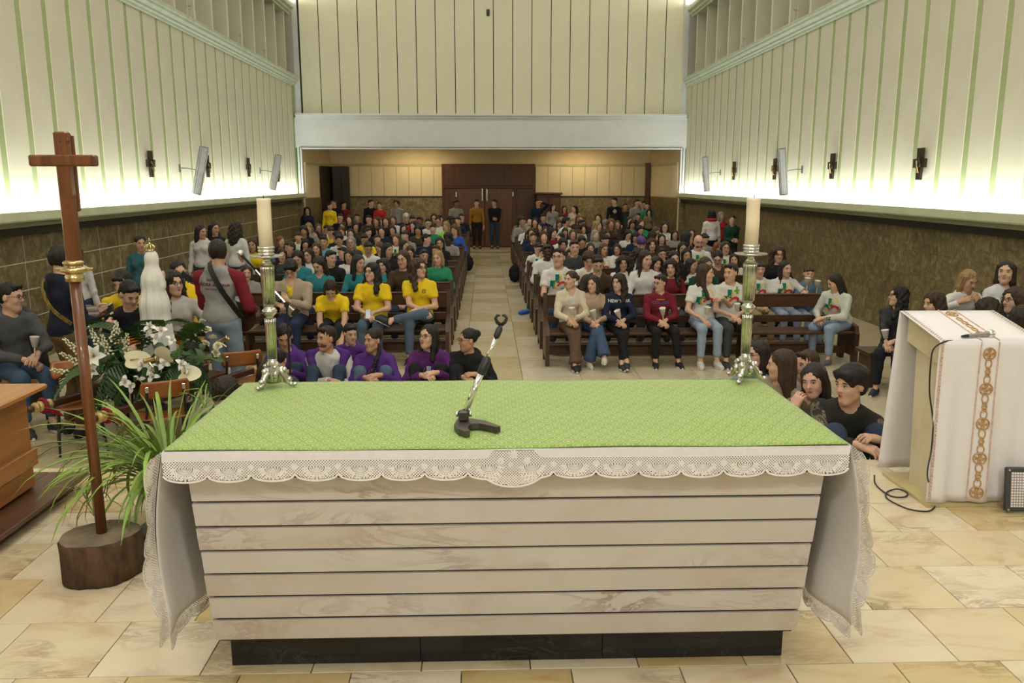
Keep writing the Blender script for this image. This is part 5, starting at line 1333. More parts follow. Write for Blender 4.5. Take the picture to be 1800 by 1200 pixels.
# ---- crowd, placed by the seat each one takes (pixel of the face, then seat row)
#  x, y, sex, hair style, hair colour, top kind, top colour, yaw, pitch, extras
CROWD = [
 # left block, second to fifth pews
 (562,465,'f','long','dark','hoodie','teal',-10,28,'h'),(630,463,'f','long','black','hoodie','teal',35,5,'hd'),(674,468,'f','wavy','dark','hoodie','teal',-30,8,'h'),(524,453,'f','long','dark','hoodie','teal',10,15,'h'),
 (745,450,'m','short','dark','jacket','black',20,0,''),(770,454,'f','bob','blond','jumper','green',-15,5,''),(433,480,'f','long','brown','jacket','grey',25,8,''),(475,469,'f','longfront','dark','jacket','black',0,15,''),
 (709,456,'f','long','brown','jumper','brown',-15,8,'g'),(581,454,'m','short','black','jacket','black',45,5,''),(613,451,'f','long','black','tee','white',-5,12,''),(543,449,'f','long','dark','jumper','white',-25,0,'g'),(495,449,'f','long','dark','jumper','dkgrey',20,0,'g'),(424,449,'f','bob','white','jacket','grey',25,5,''),
 (721,442,'f','long','brown','jumper','navy',10,22,''),(697,421,'f','long','lbrown','tee','white',-20,0,'e'),(681,440,'f','long','black','jumper','black',50,5,''),(617,426,'f','long','grey','jacket','dkgrey',5,5,'g'),(663,421,'m','short','brown','tee','dkgreen',20,0,'b'),(569,426,'m','short','black','jumper','ltblue',-5,5,''),(537,428,'f','long','black','jumper','black',15,25,''),(749,421,'m','short','black','jumper','navy',70,0,''),(773,428,'f','long','black','jumper','black',-5,0,''),(788,420,'m','curly','black','jumper','grey',-10,0,'k'),
 (493,425,'f','bob','ginger','jacket','navy',40,0,''),(444,431,'f','bob','brown','tee','yellow',0,5,''),(432,425,'f','long','brown','jacket','blue',60,0,''),
 (524,417,'m','fringe','dark','hoodie','white',10,0,''),(535,405,'f','long','dark','jumper','black',0,15,''),(555,418,'f','long','dark','tee','yellow',-30,10,''),(582,407,'m','short','dark','tee','yellow',20,20,''),(593,416,'m','mop','dark','jumper','navy',-60,5,''),(617,411,'f','long','dark','jumper','black',0,5,''),(647,409,'m','short','dark','jumper','black',45,5,''),(641,420,'m','short','black','tee','yellow',10,20,'g'),(671,407,'f','long','black','jumper','navy',-5,0,''),
 # left block, further back
 (518,400,'f','bob','blond','jacket','grey',5,25,''),(552,401,'f','long','lbrown','jumper','brown',15,5,'g'),(571,402,'m','short','black','jumper','white',30,15,''),(603,398,'f','bob','brown','jumper','white',-30,5,'g'),(625,399,'f','long','black','jumper','brown',30,10,''),(598,383,'m','short','dark','jumper','black',-5,0,'g'),(614,384,'f','long','dark','jumper','black',0,0,''),(628,383,'m','short','dark','jumper','black',10,5,''),(648,379,'m','short','dark','jumper','brown',0,0,'g'),(669,390,'f','long','brown','jumper','navy',0,0,''),(691,387,'f','long','lbrown','jumper','white',0,0,''),(618,371,'f','pony','dark','jumper','white',0,5,''),(678,384,'f','long','brown','jumper','black',10,5,''),(662,382,'f','bob','brown','jumper','black',-10,5,''),
 (714,383,'f','beanie','white','jumper','black',0,0,'g'),(725,385,'m','short','dark','jumper','red',0,20,''),(738,384,'m','short','black','jumper','navy',-10,5,'k2'),(748,373,'f','long','dark','jumper','maroon',0,5,''),(763,380,'f','long','dark','jumper','black',10,0,'g'),(769,372,'m','short','dark','jumper','black',0,0,''),(773,378,'m','short','black','jumper','brown',10,5,''),(753,389,'m','short','dark','tee','white',0,5,'g'),(770,388,'f','bun','black','tee','white',-5,5,'g'),(784,397,'f','long','blond','tee','lime',-20,20,''),(761,403,'m','short','dark','jacket','green',0,0,''),(735,404,'f','long','dark','jumper','brown',10,20,''),(727,398,'f','long','black','jumper','black',-20,5,''),(709,402,'f','long','dark','hoodie','green',20,5,''),(790,387,'m','short','black','jumper','black',0,20,''),(795,382,'m','short','black','jumper','dkgrey',0,10,'k'),(805,389,'m','short','black','jumper','navy',-15,5,''),(819,382,'m','short','dark','jacket','black',0,0,''),(798,406,'f','long','lbrown','tee','lime',30,10,''),(807,403,'f','long','lbrown','jumper','blue',-20,15,''),(690,405,'f','long','dark','jumper','black',0,10,''),
 # right block
 (1034,456,'m','curly','brown','tee','white',0,25,'e'),(1050,463,'m','short','black','jumper','brown',-5,25,''),(1095,463,'f','wavy','dark','hoodie','white',10,5,'h'),(1153,464,'f','longcurly','dark','tee','white',30,5,'e'),(1180,471,'f','wavy','dark','hoodie','maroon',-30,8,'h'),(1240,467,'f','long','brown','jumper','dkgreen',30,5,''),
 (962,443,'m','short','black','hoodie','white',0,8,'kh'),(945,436,'m','short','dark','tee','white',25,35,''),(990,431,'m','curly','black','jumper','brown',0,10,''),(1006,447,'m','mop','dark','jumper','white',-40,10,''),(1038,437,'f','long','brown','jumper','black',0,12,''),(1061,439,'f','long','lbrown','tee','white',15,5,''),(1121,448,'f','wavy','dark','tee','white',35,18,''),(1164,447,'m','short','black','hoodie','grey',10,12,'gh'),(1207,449,'f','long','black','jumper','black',0,5,''),(1261,453,'f','pony','black','jacket','brown',-10,18,'g'),(1275,436,'f','long','brown','tee','white',-5,10,'g'),(1215,467,'f','longback','dark','tee','white',50,5,''),(1291,457,'f','longback','dark','tee','white',-30,10,''),(1300,436,'f','wavy','ginger','jumper','brown',30,5,''),(1023,425,'m','mop','dark','jumper','black',10,5,''),
 (1007,412,'f','long','lbrown','tee','white',0,0,''),(986,419,'f','long','black','jumper','white',-45,5,''),(967,407,'m','short','black','jacket','navy',20,0,'k'),(956,417,'f','long','brown','jumper','black',0,0,''),(934,410,'f','long','brown','jumper','navy',0,0,'c'),(927,401,'m','short','grey','tee','white',45,5,''),(931,392,'m','bald','grey','tee','white',10,0,''),(908,384,'f','long','dark','jacket','olive',20,5,''),(916,384,'m','short','dark','jacket','grey',-5,5,''),(940,391,'f','long','dark','jumper','brown',5,0,''),(951,399,'f','bob','black','jumper','black',-45,0,''),(955,384,'m','short','dark','jumper','navy',0,0,''),(987,379,'m','fringe','dark','jacket','grey',20,5,'g'),(983,393,'f','long','brown','jumper','black',0,15,''),(1017,384,'f','bob','ginger','jumper','brown',10,15,''),(1024,381,'f','long','ginger','jumper','brown',-40,5,''),(1022,394,'m','short','black','jacket','black',40,0,'k2'),(994,388,'m','short','black','jacket','white',170,0,''),(993,407,'f','long','brown','jumper','black',0,15,''),
 (1046,414,'f','bob','grey','jacket','grey',25,8,''),(1067,411,'f','long','brown','jumper','black',5,15,''),(1063,422,'m','short','black','jumper','navy',30,15,''),(1074,399,'m','short','dark','jumper','black',-10,5,''),(1064,393,'m','receding','grey','jacket','dkgrey',170,0,''),(1086,394,'f','bob','lbrown','jacket','brown',-10,0,''),(1052,383,'f','long','dark','jumper','purple',-20,5,''),(1074,384,'f','wavy','ginger','jumper','brown',0,5,''),(1049,393,'f','long','blond','jacket','brown',60,5,''),
 (1106,389,'f','long','dark','jumper','black',20,5,''),(1111,394,'f','long','dark','jumper','navy',10,15,''),(1126,394,'f','long','brown','jumper','green',15,10,''),(1168,399,'f','bob','dark','tee','white',-5,0,'g'),(1152,407,'f','bob','lbrown','jumper','brown',20,25,'g'),(1124,404,'f','long','black','jumper','black',25,15,''),(1103,412,'f','long','black','jumper','white',30,15,''),(1117,417,'f','wavy','dark','jumper','navy',-10,18,''),(1147,417,'f','long','black','jumper','navy',170,0,''),(1163,420,'f','long','dark','jumper','brown',0,5,''),(1186,413,'f','long','black','jumper','grey',-5,3,''),(1146,430,'f','wavy','brown','jumper','brown',-5,8,''),(1126,428,'f','beanie','purple','jumper','brown',5,25,''),(1206,424,'f','wavy','blond','tee','white',-10,5,'g'),(1228,420,'m','bald','dark','tee','white',-5,10,'gb2'),(1248,420,'m','short','dark','jumper','grey',20,25,''),(1219,411,'f','long','dark','jumper','black',0,5,''),(1207,409,'f','longback','black','jumper','black',170,0,''),(1271,421,'f','pony','dark','jumper','black',0,5,'g'),(1257,432,'f','long','dark','tee','white',10,10,''),(1372,447,'f','wavy','brown','coat','black',-5,0,'g'),
 (1010,430,'m','short','dark','jumper','dkgrey',0,10,''),(1085,445,'f','longback','dark','tee','white',-20,5,''),(1135,441,'f','long','dark','jumper','white',20,12,''),(1185,455,'f','longback','black','jumper','black',10,5,''),(1200,437,'f','long','black','tee','white',10,10,''),
]
YAWS = (-70, -45, -20, 0, 20, 45, 70, 170)
def crowd_spec(sex, hs_, hc, kind, col, yaw, pitch, ex, v=0):
    ya = min(YAWS, key=lambda q: abs(q - yaw)); pi_ = 6 if pitch < 14 else 24
    s = dict(sex=sex, head=(ya, pi_, 3 if ya > 0 else -3), hair=(hs_, hc), top=(kind, C_[col]), skin=(3 if 'k' in ex and 'k2' not in ex else 4 if 'k2' in ex else v % 3), near=0, sleeve='short' if kind == 'tee' else 'long', face=.0145, res=.027,
             bottom=[(.02, .03, .06), (.012, .012, .014), (.10, .15, .24), (.05, .05, .05)][v % 4])
    if ya == 170: s['twist'] = 45; s['head'] = (100, 6, 0)
    if pi_ > 10: s['lean'] = 9
    if kind == 'hoodie': s['hood'] = 1
    if 'g' in ex: s['glasses'] = 1
    if 'b2' in ex: s['beard'] = 1
    return s
taken = {(sd, k): [] for sd in ('left', 'right') for k in range(NROW)}
PLACED = []
def reserve(side, k, X): taken[(side, k)].append(X)
def place_crowd():
    for v, (px, py, sex, hs_, hc, kind, col, yaw, pitch, ex) in enumerate(CROWD):
        side = 'left' if px < 850 else 'right'; best = None
        for k, Y in enumerate(ROWS[side]):
            if k == 0: continue
            p = PY(px, py, Y - .06); sc = (p[2] - ZN) / 1.19
            if not .80 < sc < 1.22: continue
            gap = min([abs(p[0] - q) for q in taken[(side, k)]] or [9])
            cost = abs(sc - .985) * 10 + max(0, .46 - gap) * 60 + (max(0, p[0] - EXT[side][1] + .25) + max(0, EXT[side][0] + .25 - p[0])) * 6
            if best is None or cost < best[0]: best = (cost, k, p[0], sc)
        if best is None: continue
        _, k, X, sc = best
        lo_, hi_ = EXT[side]; X = min(max(X, lo_ + .24), hi_ - .24)
        taken[(side, k)].append(X); PLACED.append((side, k, X, min(max(sc, .90), 1.09), crowd_spec(sex, hs_, hc, kind, col, yaw, pitch, ex, v), (hs_, hc, kind, col, sex), ex))
    rf = random.Random(5)
    for side in ('left', 'right'):
        for k in range(4, NROW):
            lo_, hi_ = EXT[side]; X = lo_ + .28
            while X < hi_ - .2:
                if min([abs(X - q) for q in taken[(side, k)]] or [9]) > .48 and rf.random() < .92:
                    sex = 'f' if rf.random() < .65 else 'm'
                    hs_ = rf.choice(['long', 'longback', 'wavy', 'long', 'bob', 'pony']) if sex == 'f' else rf.choice(['short', 'short', 'fringe', 'mop'])
                    d = (hs_, rf.choice(['black', 'dark', 'dark', 'brown', 'brown', 'lbrown']), rf.choice(['jumper', 'jumper', 'jacket', 'hoodie', 'tee']), rf.choice(['black', 'navy', 'black', 'dkgrey', 'brown', 'white', 'grey', 'navy', 'maroon']), sex)
                    PLACED.append((side, k, X, rf.uniform(.90, 1.0), crowd_spec(sex, d[0], d[1], d[2], d[3], rf.choice([-45, -20, 0, 0, 20, 45]), rf.choice([0, 5, 20]), '', rf.randrange(12)), d, '')); taken[(side, k)].append(X)
                X += .27 if taken[(side, k)] and abs(taken[(side, k)][-1] - X) > .01 else .5
HW = dict(long='long-haired', longfront='long-haired', longback='long-haired', wavy='wavy-haired', longcurly='curly-haired', curly='curly-haired', bob='bob-haired', short='short-haired', mop='mop-haired', fringe='fringed', pony='ponytailed', bun='bun-haired', bald='bald', receding='thin-haired', beanie='beanie-wearing', braids='braided')
HC = dict(black='black', dark='dark', brown='brown', lbrown='light brown', blond='blond', grey='grey', ginger='ginger', white='white', purple='purple')
def emit_crowd():
    rank = {}
    for key, L in taken.items():
        for i, X in enumerate(sorted(L, key=abs)): rank[(key, X)] = i
    for side, k, X, sc, s, (hs_, hc, kind, col, sex), ex in PLACED:
        cw = CW.get(col, col); nm = {'tee': 'T-shirt'}.get(kind, kind)
        lab = '%s person in %s %s, %s pew %s of aisle, %s from aisle' % (HW[hs_], cw, nm, ORD[k], side, ORD[rank[((side, k), X)]])
        s['near'] = 1 if k <= 5 else 0
        person((X, ROWS[side][k], ZN), 0, s, lab, 'people seated in the pews', sc)
        if 'e' in ex or (kind == 'tee' and col == 'white' and side == 'right'): decal(s, 'emblem', EMBLEM, .009)
        elif kind == 'tee' and col == 'dkgreen': decal(s, 'block', BLOCKW, .009)
        elif 'c' in ex: decal(s, 'crest', CRESTW, .009)
# ================================================================ PEOPLE IN FRONT
def put(px, py, Y, s, label, group=None, rz=0.0, zb=ZN, clamp=(.86, 1.12)):
    k = skeleton(s); H = k['HC']; c, sn = math.cos(rz), math.sin(rz); sc = 1.0
    hx, hy = c * H[0] - sn * H[1], sn * H[0] + c * H[1]
    for _ in range(3):
        p = PY(px, py, Y + hy * sc); sc = min(max((p[2] - zb) / H[2], clamp[0]), clamp[1])
    X_ = min(max(p[0] - hx * sc, XL + .36), XR - .36); X_ = X_ if Y < YB else min(max(X_, -5.45), 5.6)
    r = person((X_, Y, zb), rz, s, label, group, sc); s['_X'] = X_; s['_sc'] = sc; s['_rz'] = rz
    return r
def wpt(s, q):
    r = s['_root']; return Matrix.LocRotScale(r.location, r.rotation_euler, r.scale) @ Vector(q)
def lettering(s, text, size, v, col, back=False, u=0.0):
    cu = bpy.data.curves.new('txt', 'FONT'); cu.body = text; cu.size = size; cu.align_x = 'CENTER'; cu.resolution_u = 3; cu.offset = size * .02
    o = bpy.data.objects.new('txt', cu); COL.objects.link(o); dg = bpy.context.evaluated_depsgraph_get()
    me = bpy.data.meshes.new_from_object(o.evaluated_get(dg)); bpy.data.objects.remove(o); bpy.data.curves.remove(cu)
    bm = bmesh.new(); bm.from_mesh(me); bmesh.ops.triangulate(bm, faces=bm.faces)
    for vt in bm.verts:
        q = proj(s, vt.co.x + u, vt.co.y + v, back, .006)
        if q is None: c, S_, T_, F_ = chest_frame(s, back); q = c + S_ * vt.co.x + T_ * (vt.co.y + v) + F_ * .13
        vt.co = q
    bm.to_mesh(me); bm.free(); me.materials.clear(); me.materials.append(cloth(col)); me.name = 'lettering'
    return link('lettering', me, s['_root'])
def candle_cup(s, hand, label, up=(0, -.1, 1), off=(0, 0, 0)):
    sh, e, w_ = s['_k']['arm'][1 if hand == 'L' else -1]; d = unit(w_ - e); p = wpt(s, w_ + d * .085 + np.array(off))
    t = thing('candle_cup', label, 'candle cup', p, 0, 'hand candles in plastic drip cups')
    q = Vector((0, 0, 1)).rotation_difference(Vector(up).normalized()); t.rotation_mode = 'XYZ'; t.rotation_euler = q.to_euler()
    link('cup', lib('cup', cup_mesh), t, (0, 0, .09)); link('candle', lib('taper', taper_mesh), t, (0, 0, .12)); return t
def phone(s, hand, label, off=(0, 0, 0)):
    sh, e, w_ = s['_k']['arm'][1 if hand == 'L' else -1]; d = unit(w_ - e); p = wpt(s, w_ + d * .10 + np.array(off))
    t = thing('phone', label, 'phone', p); t.rotation_euler = (math.radians(-35), 0, .1)
    MB().bbox((0, 0, 0), (.075, .010, .150), .004).build('case', m_blackp, t); MB().bbox((0, -.0055, 0), (.068, .002, .140), .001).build('screen', M('dark_screen', (.015, .018, .025), .12), t)
SIT = .45
lap = dict(L=(.045, -.33, SIT + .235), R=(-.05, -.35, SIT + .22), curl=.95)
JEAN = (.075, .11, .17); LJEAN = (.26, .33, .42); BLK = (.012, .012, .014); DJ = (.03, .045, .08)
# ---- front pew, right of the aisle
Yr = ROWS['right'][0]; G1 = 'people on the front pew right of the aisle'
s = dict(lap, head=(-45, 0), hair=('pony', 'brown'), top=('jacket', C_['cream']), vneck=1, bottom=(.11, .065, .045), flare=.028, shoes=(.02, .02, .022), footL=(.0, -.62, .09), footR=(.06, -.55, .085)); put(1003, 491, Yr, s, 'girl in cream cardigan and flared brown trousers at the aisle end of front pew', G1)
decal(s, 'vee', [(lambda x, y: abs(x) < .055 * (1 + (y - .13) / .45) and -.03 < y < .15, (-.07, .07, -.04, .16), (.56, .53, .5))], .008); candle_cup(s, 'R', 'drip cup candle held by the girl in the cream cardigan', (-.15, -.1, 1)); reserve('right', 0, s['_X'])
s = dict(lap, head=(-38, 3), hair=('bob', 'dark'), top=('hoodie', (.36, .27, .18)), hood=1, bottom=(.05, .085, .16), flare=.045, shoes=(.5, .46, .38), footL=(-.10, -.42, .085), footR=(.10, -.62, .20), kneeR=(.4, -1, 1.4)); put(1043, 499, Yr, s, 'girl in beige hoodie and wide flared jeans sitting cross-legged on front pew', G1); candle_cup(s, 'R', 'drip cup candle held by the girl in the beige hoodie', (-.3, -.1, 1))
s = dict(lap, head=(-42, 3), hair=('wavy', 'dark'), top=('jumper', C_['navy']), bottom=BLK, shoes=(.03, .03, .03), footL=(-.02, -.58, .09), footR=(.05, -.62, .12)); put(1087, 496, Yr, s, 'girl in navy NEW YORK jumper with long wavy hair on front pew', G1); lettering(s, 'NEW YORK', .062, .035, (.6, .6, .58)); candle_cup(s, 'R', 'drip cup candle held by the girl in the navy jumper', (-.45, -.2, 1))
s = dict(lap, sex='m', head=(-52, 5), hair=('short', 'dark'), glasses=1, top=('hoodie', C_['maroon']), hood=1, bottom=BLK, shoes=(.015, .015, .017), footL=(.22, -.45, .085), footR=(-.12, -.45, .085), bulk=1.04); put(1160, 497, Yr, s, 'boy in maroon COLLEGE hoodie with glasses on front pew', G1); lettering(s, 'COLLEGE', .060, .015, (.10, .10, .28)); decal(s, 'dash', [(_rect(*[(-.06 + .02 * q, -.047 + .02 * q, .075, .088) for q in range(6)]), (-.06, .06, .07, .09), (.45, .26, .03))], .006); candle_cup(s, 'L', 'drip cup candle held by the boy in the maroon hoodie', (-.15, -.25, 1))
s = dict(head=(62, 2), hair=('longfront', 'brown'), top=('tee', C_['white']), sleeve='short', bottom=LJEAN, shoes=(.55, .52, .48), R=(-.10, -.34, SIT + .19), L=(.20, -.26, SIT + .44), curl=.8); put(1241, 480, Yr, s, 'long-haired girl in white emblem T-shirt turning right on front pew', G1); decal(s, 'emb', EMBLEM, .006); candle_cup(s, 'R', 'drip cup candle held by the girl turning right on the front pew', (.05, -.1, 1))
s = dict(lap, sex='m', head=(-48, 4), hair=('short', 'dark'), top=('tee', C_['white']), sleeve='short', bottom=(.045, .048, .05), shoes=(.04, .04, .045), footL=(.16, -.46, .085), footR=(-.12, -.42, .085)); put(1284, 479, Yr, s, 'man in white T-shirt with green cross and grey jeans on front pew', G1); decal(s, 'emb2', EMB2, .006); candle_cup(s, 'R', 'drip cup candle held by the man in grey jeans', (-.1, -.1, 1))
s = dict(head=(-30, 25), hair=('longfront', 'dark'), top=('jumper', (.52, .53, .48)), bulk=1.14, bottom=(.23, .30, .40), shoes=(.1, .1, .1), lean=18, footL=(.16, -.45, .085), footR=(-.16, -.40, .085), L=(.02, -.40, SIT + .22), R=(-.12, -.36, SIT + .2), hood=1); put(1467, 496, Yr, s, 'girl in white jumper and light jeans sitting sideways at the wall end of front pew', G1, rz=math.radians(-58)); decal(s, 'emb', EMBLEM, .006)
# ---- second pew right (hand built ones)
Yr = ROWS['right'][1]; G2 = 'people on the second pew right of the aisle'
s = dict(lap, sex='m', head=(-25, -3), hair=('short', 'dark'), glasses=1, top=('tee', C_['white']), sleeve='short', bottom=DJ, shoes=(.4, .4, .4)); put(982, 451, Yr, s, 'tall boy with glasses in white emblem T-shirt with green cuffs on second pew', G2); decal(s, 'emb', EMBLEM, .006); reserve('right', 1, s['_X'])
s = dict(lap, sex='m', head=(-5, 6), hair=('fringe', 'dark'), top=('tee', C_['white']), sleeve='short', bottom=(.27, .20, .10), shoes=(.05, .05, .05)); put(1335, 473, Yr, s, 'boy in white emblem T-shirt and khaki trousers behind the empty front pew', G2); decal(s, 'emb', EMBLEM, .006); reserve('right', 1, s['_X'])
s = dict(head=(15, 4), hair=('long', 'dark'), top=('tee', C_['white']), sleeve='short', bottom=LJEAN, shoes=(.5, .5, .5), L=(.24, -.36, SIT + .42), R=(-.02, -.34, SIT + .3), curl=.7); put(1381, 472, Yr, s, 'girl in white emblem T-shirt gesturing with one hand behind the empty pew', G2); decal(s, 'emb', EMBLEM, .006); reserve('right', 1, s['_X']); candle_cup(s, 'L', 'drip cup candle held by the gesturing girl on the second pew', (0, -.1, 1))
s = dict(sex='m', head=(-10, 5), hair=('fringe', 'brown'), top=('jacket', (.09, .15, .22)), collar=1, bottom=LJEAN, shoes=(.5, .5, .5), R=(-.04, -.33, SIT + .42), L=(.05, -.32, SIT + .38), curl=.9); put(1422, 481, Yr, s, 'small boy in blue denim jacket holding a candle cup on second pew', G2, clamp=(.7, 1.1)); reserve('right', 1, s['_X']); candle_cup(s, 'R', 'drip cup candle held by the small boy in the denim jacket', (0, -.1, 1))
# ---- front pew, left of the aisle
Yr = ROWS['left'][0]; G3 = 'people on the front pew left of the aisle'
s = dict(sex='m', head=(0, 28), hair=('mop', 'black'), glasses=1, top=('jacket', (.36, .29, .215)), vneck=1, bottom=(.02, .03, .07), bulk=1.16, L=(.03, -.34, SIT + .36), R=(-.13, -.34, SIT + .33), hdL=(-.6, -.4, .5), hbL=(.2, -.9, .2), curl=.9); put(511, 474, Yr, s, 'person with dark mop hair in a beige cardigan looking at a phone', G3); phone(s, 'L', 'dark phone held by the person in the beige cardigan', (-.05, -.01, .05)); reserve('left', 0, s['_X'])
decal(s, 'vee', [(lambda x, y: abs(x) < .045 * (1 + (y - .13) / .3) and -.02 < y < .145, (-.06, .06, -.03, .15), C_['yellow'])], .008)
s = dict(head=(8, 52), hair=('longfront', 'dark'), top=('tee', C_['yellow']), sleeve='short', lean=26, bend=20, bulk=1.08, bottom=(.02, .022, .03), L=(.16, -.52, .30), R=(-.14, -.52, .28), curl=.4); put(581, 517, Yr, s, 'girl in yellow T-shirt bending forward with long dark hair hanging', G3, clamp=(.96, 1.15)); reserve('left', 0, s['_X'])
s = dict(lap, head=(-28, -4), hair=('wavy', 'black'), glasses=1, top=('tee', C_['yellow']), sleeve='short', bottom=(.07, .10, .15), bulk=1.12, wide=1.06); put(653, 478, Yr, s, 'girl in yellow T-shirt with glasses and black hair looking left', G3); decal(s, 'star', STAR, .005); reserve('left', 0, s['_X']); phone(s, 'L', 'phone resting in the hands of the girl in glasses and yellow T-shirt')
s = dict(lap, head=(42, -2), hair=('wavy', 'brown'), glasses=1, top=('tee', C_['yellow']), sleeve='short', bottom=JEAN, shoes=(.025, .025, .028), L=(.02, -.28, SIT + .25), R=(.06, -.36, SIT + .24), footL=(-.34, -.46, SIT + .13), kneeL=(1.2, -1, .5), toeL=(-1, -.2, 0), tiltL=.5, bulk=1.05); put(737, 471, Yr, s, 'girl in yellow T-shirt with auburn waves, one ankle resting on her knee', G3); decal(s, 'star', STAR, .005); reserve('left', 0, s['_X'])
# ---- purple group sitting on the nave floor behind the altar
G4 = 'people sitting on the floor behind the altar'; PU = C_['purple']
fl_ = dict(pose='floor', legs='kneesup', L=(.10, -.40, .42), R=(-.06, -.42, .40), curl=.8)
s = dict(fl_, head=(15, 25), hair=('bun', 'black'), top=('hoodie', PU), hood=1, bottom=DJ, skin=1); put(500, 592, 9.15, s, 'girl in purple hoodie looking down behind the silver candlestick', G4)
s = dict(fl_, sex='m', head=(-42, 0), hair=('short', 'dark'), beard=1, top=('jumper', (.50, .49, .47)), bottom=DJ, skin=1, L=(.08, -.36, .34), R=(.06, -.40, .36)); put(573, 594, 9.0, s, 'bearded man in white jumper with a purple sweatshirt over his shoulders', G4)
k_ = s['_k']; b_ = Field((-.4, -.35, .2), (.4, .3, .9), .016)
for sd in (-1, 1):
    sh = k_['sh'][sd]; b_.add(('rc', k_['nb'] + np.array([sd * .03, .06, -.01]), sh + np.array([0, -.02, .045]), .05, .045), .03); b_.add(('rc', sh + np.array([0, -.02, .045]), sh + np.array([-sd * .045, -.135, -.12]), .048, .036), .03); b_.add(('rc', sh + np.array([-sd * .045, -.135, -.12]), sh + np.array([-sd * .06, -.15, -.26]), .036, .030), .03)
b_.add(('rc', k_['nb'] + np.array([-.08, .06, -.02]), k_['nb'] + np.array([.08, .06, -.02]), .06, .06), .03); b_.folds(.004); b_.sub(('rc', k_['nb'], k_['HC'], .062, .07), .01)
o = link('draped_sweatshirt', np_mesh('draped_sweatshirt', [b_.net()], [cloth(PU)]), s['_root'])
s = dict(fl_, head=(30, 10), hair=('short', 'black'), top=('hoodie', PU), hood=1, sex='m', bottom=DJ); put(616, 586, 9.75, s, 'dark-haired person in purple hoodie half hidden behind the bearded man', G4)
s = dict(fl_, head=(-38, 2), hair=('braids', 'dark'), top=('hoodie', PU), hood=1, bottom=JEAN, skin=1); put(655, 597, 9.0, s, 'girl with two dark braids in purple hoodie looking left', G4)
TOWER = [(_rect((-.022, .022, -.10, .03)), (-.03, .03, -.11, .04), (.35, .45, .6)), (_rect((-.05, -.035, -.06, -.045), (.035, .05, -.02, -.005), (-.055, -.04, .0, .015), (.04, .055, -.08, -.065)), (-.06, .06, -.10, .03), (.5, .4, .1))]
decal(s, 'tower', TOWER, .006)
s = dict(fl_, head=(-32, -6), hair=('long', 'black'), glasses=1, top=('hoodie', (.085, .016, .12)), hood=1, bottom=BLK, wide=1.05); put(752, 591, 9.05, s, 'girl with glasses and long straight black hair in violet hoodie', G4); decal(s, 'tower', TOWER, .006)
s = dict(fl_, head=(-66, 2), hair=('bun', 'black'), glasses=1, top=('hoodie', C_['black']), hood=1, bottom=BLK, bulk=1.15, wide=1.06, skin=1, twist=-25); put(822, 597, 9.0, s, 'person with glasses and hair bun in black hoodie at the aisle', G4)
for (px, py, Y, hs_, hc, lb, tp, yw) in ((490, 632, 8.0, 'bun', 'black', 'dark-haired child seen from behind beside the left candlestick', 'dkgrey', 175), (478, 660, 6.95, 'long', 'dark', 'dark-haired girl with hoop earring sitting low behind the altar corner', 'black', 60), (398, 690, 6.6, 'curly', 'dark', 'person with dark curly hair seen from behind at the altar corner', 'dkgrey', 170)):
    s = dict(pose='floor', legs='cross', head=(0, 8), hair=(hs_, hc), top=('jumper', C_[tp]), near=0); put(px, py, Y, s, lb, G4, rz=math.radians(yw), clamp=(.7, 1.1))
# ---- people on the step and floor to the right of the altar
G5 = 'people sitting on the floor right of the altar'
s = dict(fl_, head=(-70, 5), hair=('long', 'dark'), glasses=1, top=('jacket', (.16, .22, .26)), bottom=DJ, twist=-20); put(1331, 622, 8.0, s, 'girl with glasses and long dark hair in profile beside right candlestick', G5)
s = dict(fl_, head=(-110, 5), hair=('longback', 'brown'), top=('jacket', (.24, .19, .13)), bottom=DJ, twist=-60); put(1372, 640, 7.3, s, 'girl with brown hair turned away in a tan jacket beside the altar', G5)
s = dict(fl_, sex='m', head=(-68, 3), hair=('short', 'brown'), top=('hoodie', (.40, .35, .26)), hood=1, bottom=DJ, twist=-30, skin=2); put(1417, 640, 7.5, s, 'boy with brown hair in cream hoodie seen in profile', G5)
s = dict(fl_, head=(-42, 8, -8), hair=('long', 'dark'), top=('jacket', C_['olive']), collar=1, bottom=DJ, skin=2, lean=20, R=(-.17, -.27, .50), hdR=(.35, .05, .9), hbR=(-.8, -.6, 0), hintR=(-.3, -.8, -1)); put(1430, 668, 6.35, s, 'girl in olive jacket resting her cheek on her hand', G5, zb=-.38)
s = dict(fl_, sex='m', head=(-68, 5), hair=('mop', 'black'), top=('jacket', (.022, .021, .019)), collar=1, bottom=DJ, lean=18, twist=-35); put(1496, 668, 5.95, s, 'boy with black mop hair in black camouflage-sleeved jacket in profile', G5, zb=-.38)
k_ = s['_k']
def camo():
    m, nt, b = _new('camouflage'); v = _coords(nt); f = _noise(nt, v, 16, 3, .6, .8); r = _ramp(nt, [(.40, (.02, .018, .015)), (.46, (.10, .085, .05)), (.54, (.22, .18, .13)), (.60, (.05, .05, .03))]); r.color_ramp.interpolation = 'CONSTANT'; nt.links.new(f, r.inputs[0]); nt.links.new(r.outputs[0], b.inputs['Base Color']); b.inputs['Roughness'].default_value = .9; return m
mc_ = camo()
for sd in (-1, 1):
    f_ = Field((-.5, -.5, .1), (.5, .3, .9), .016); sh, e, w_ = k_['arm'][sd]; f_.add(('rc', sh + (e - sh) * .05, sh + (e - sh) * .95, .060, .056), .02); link('camouflage_sleeve', np_mesh('camouflage_sleeve', [f_.net()], [mc_]), s['_root'])
STOOLS = []
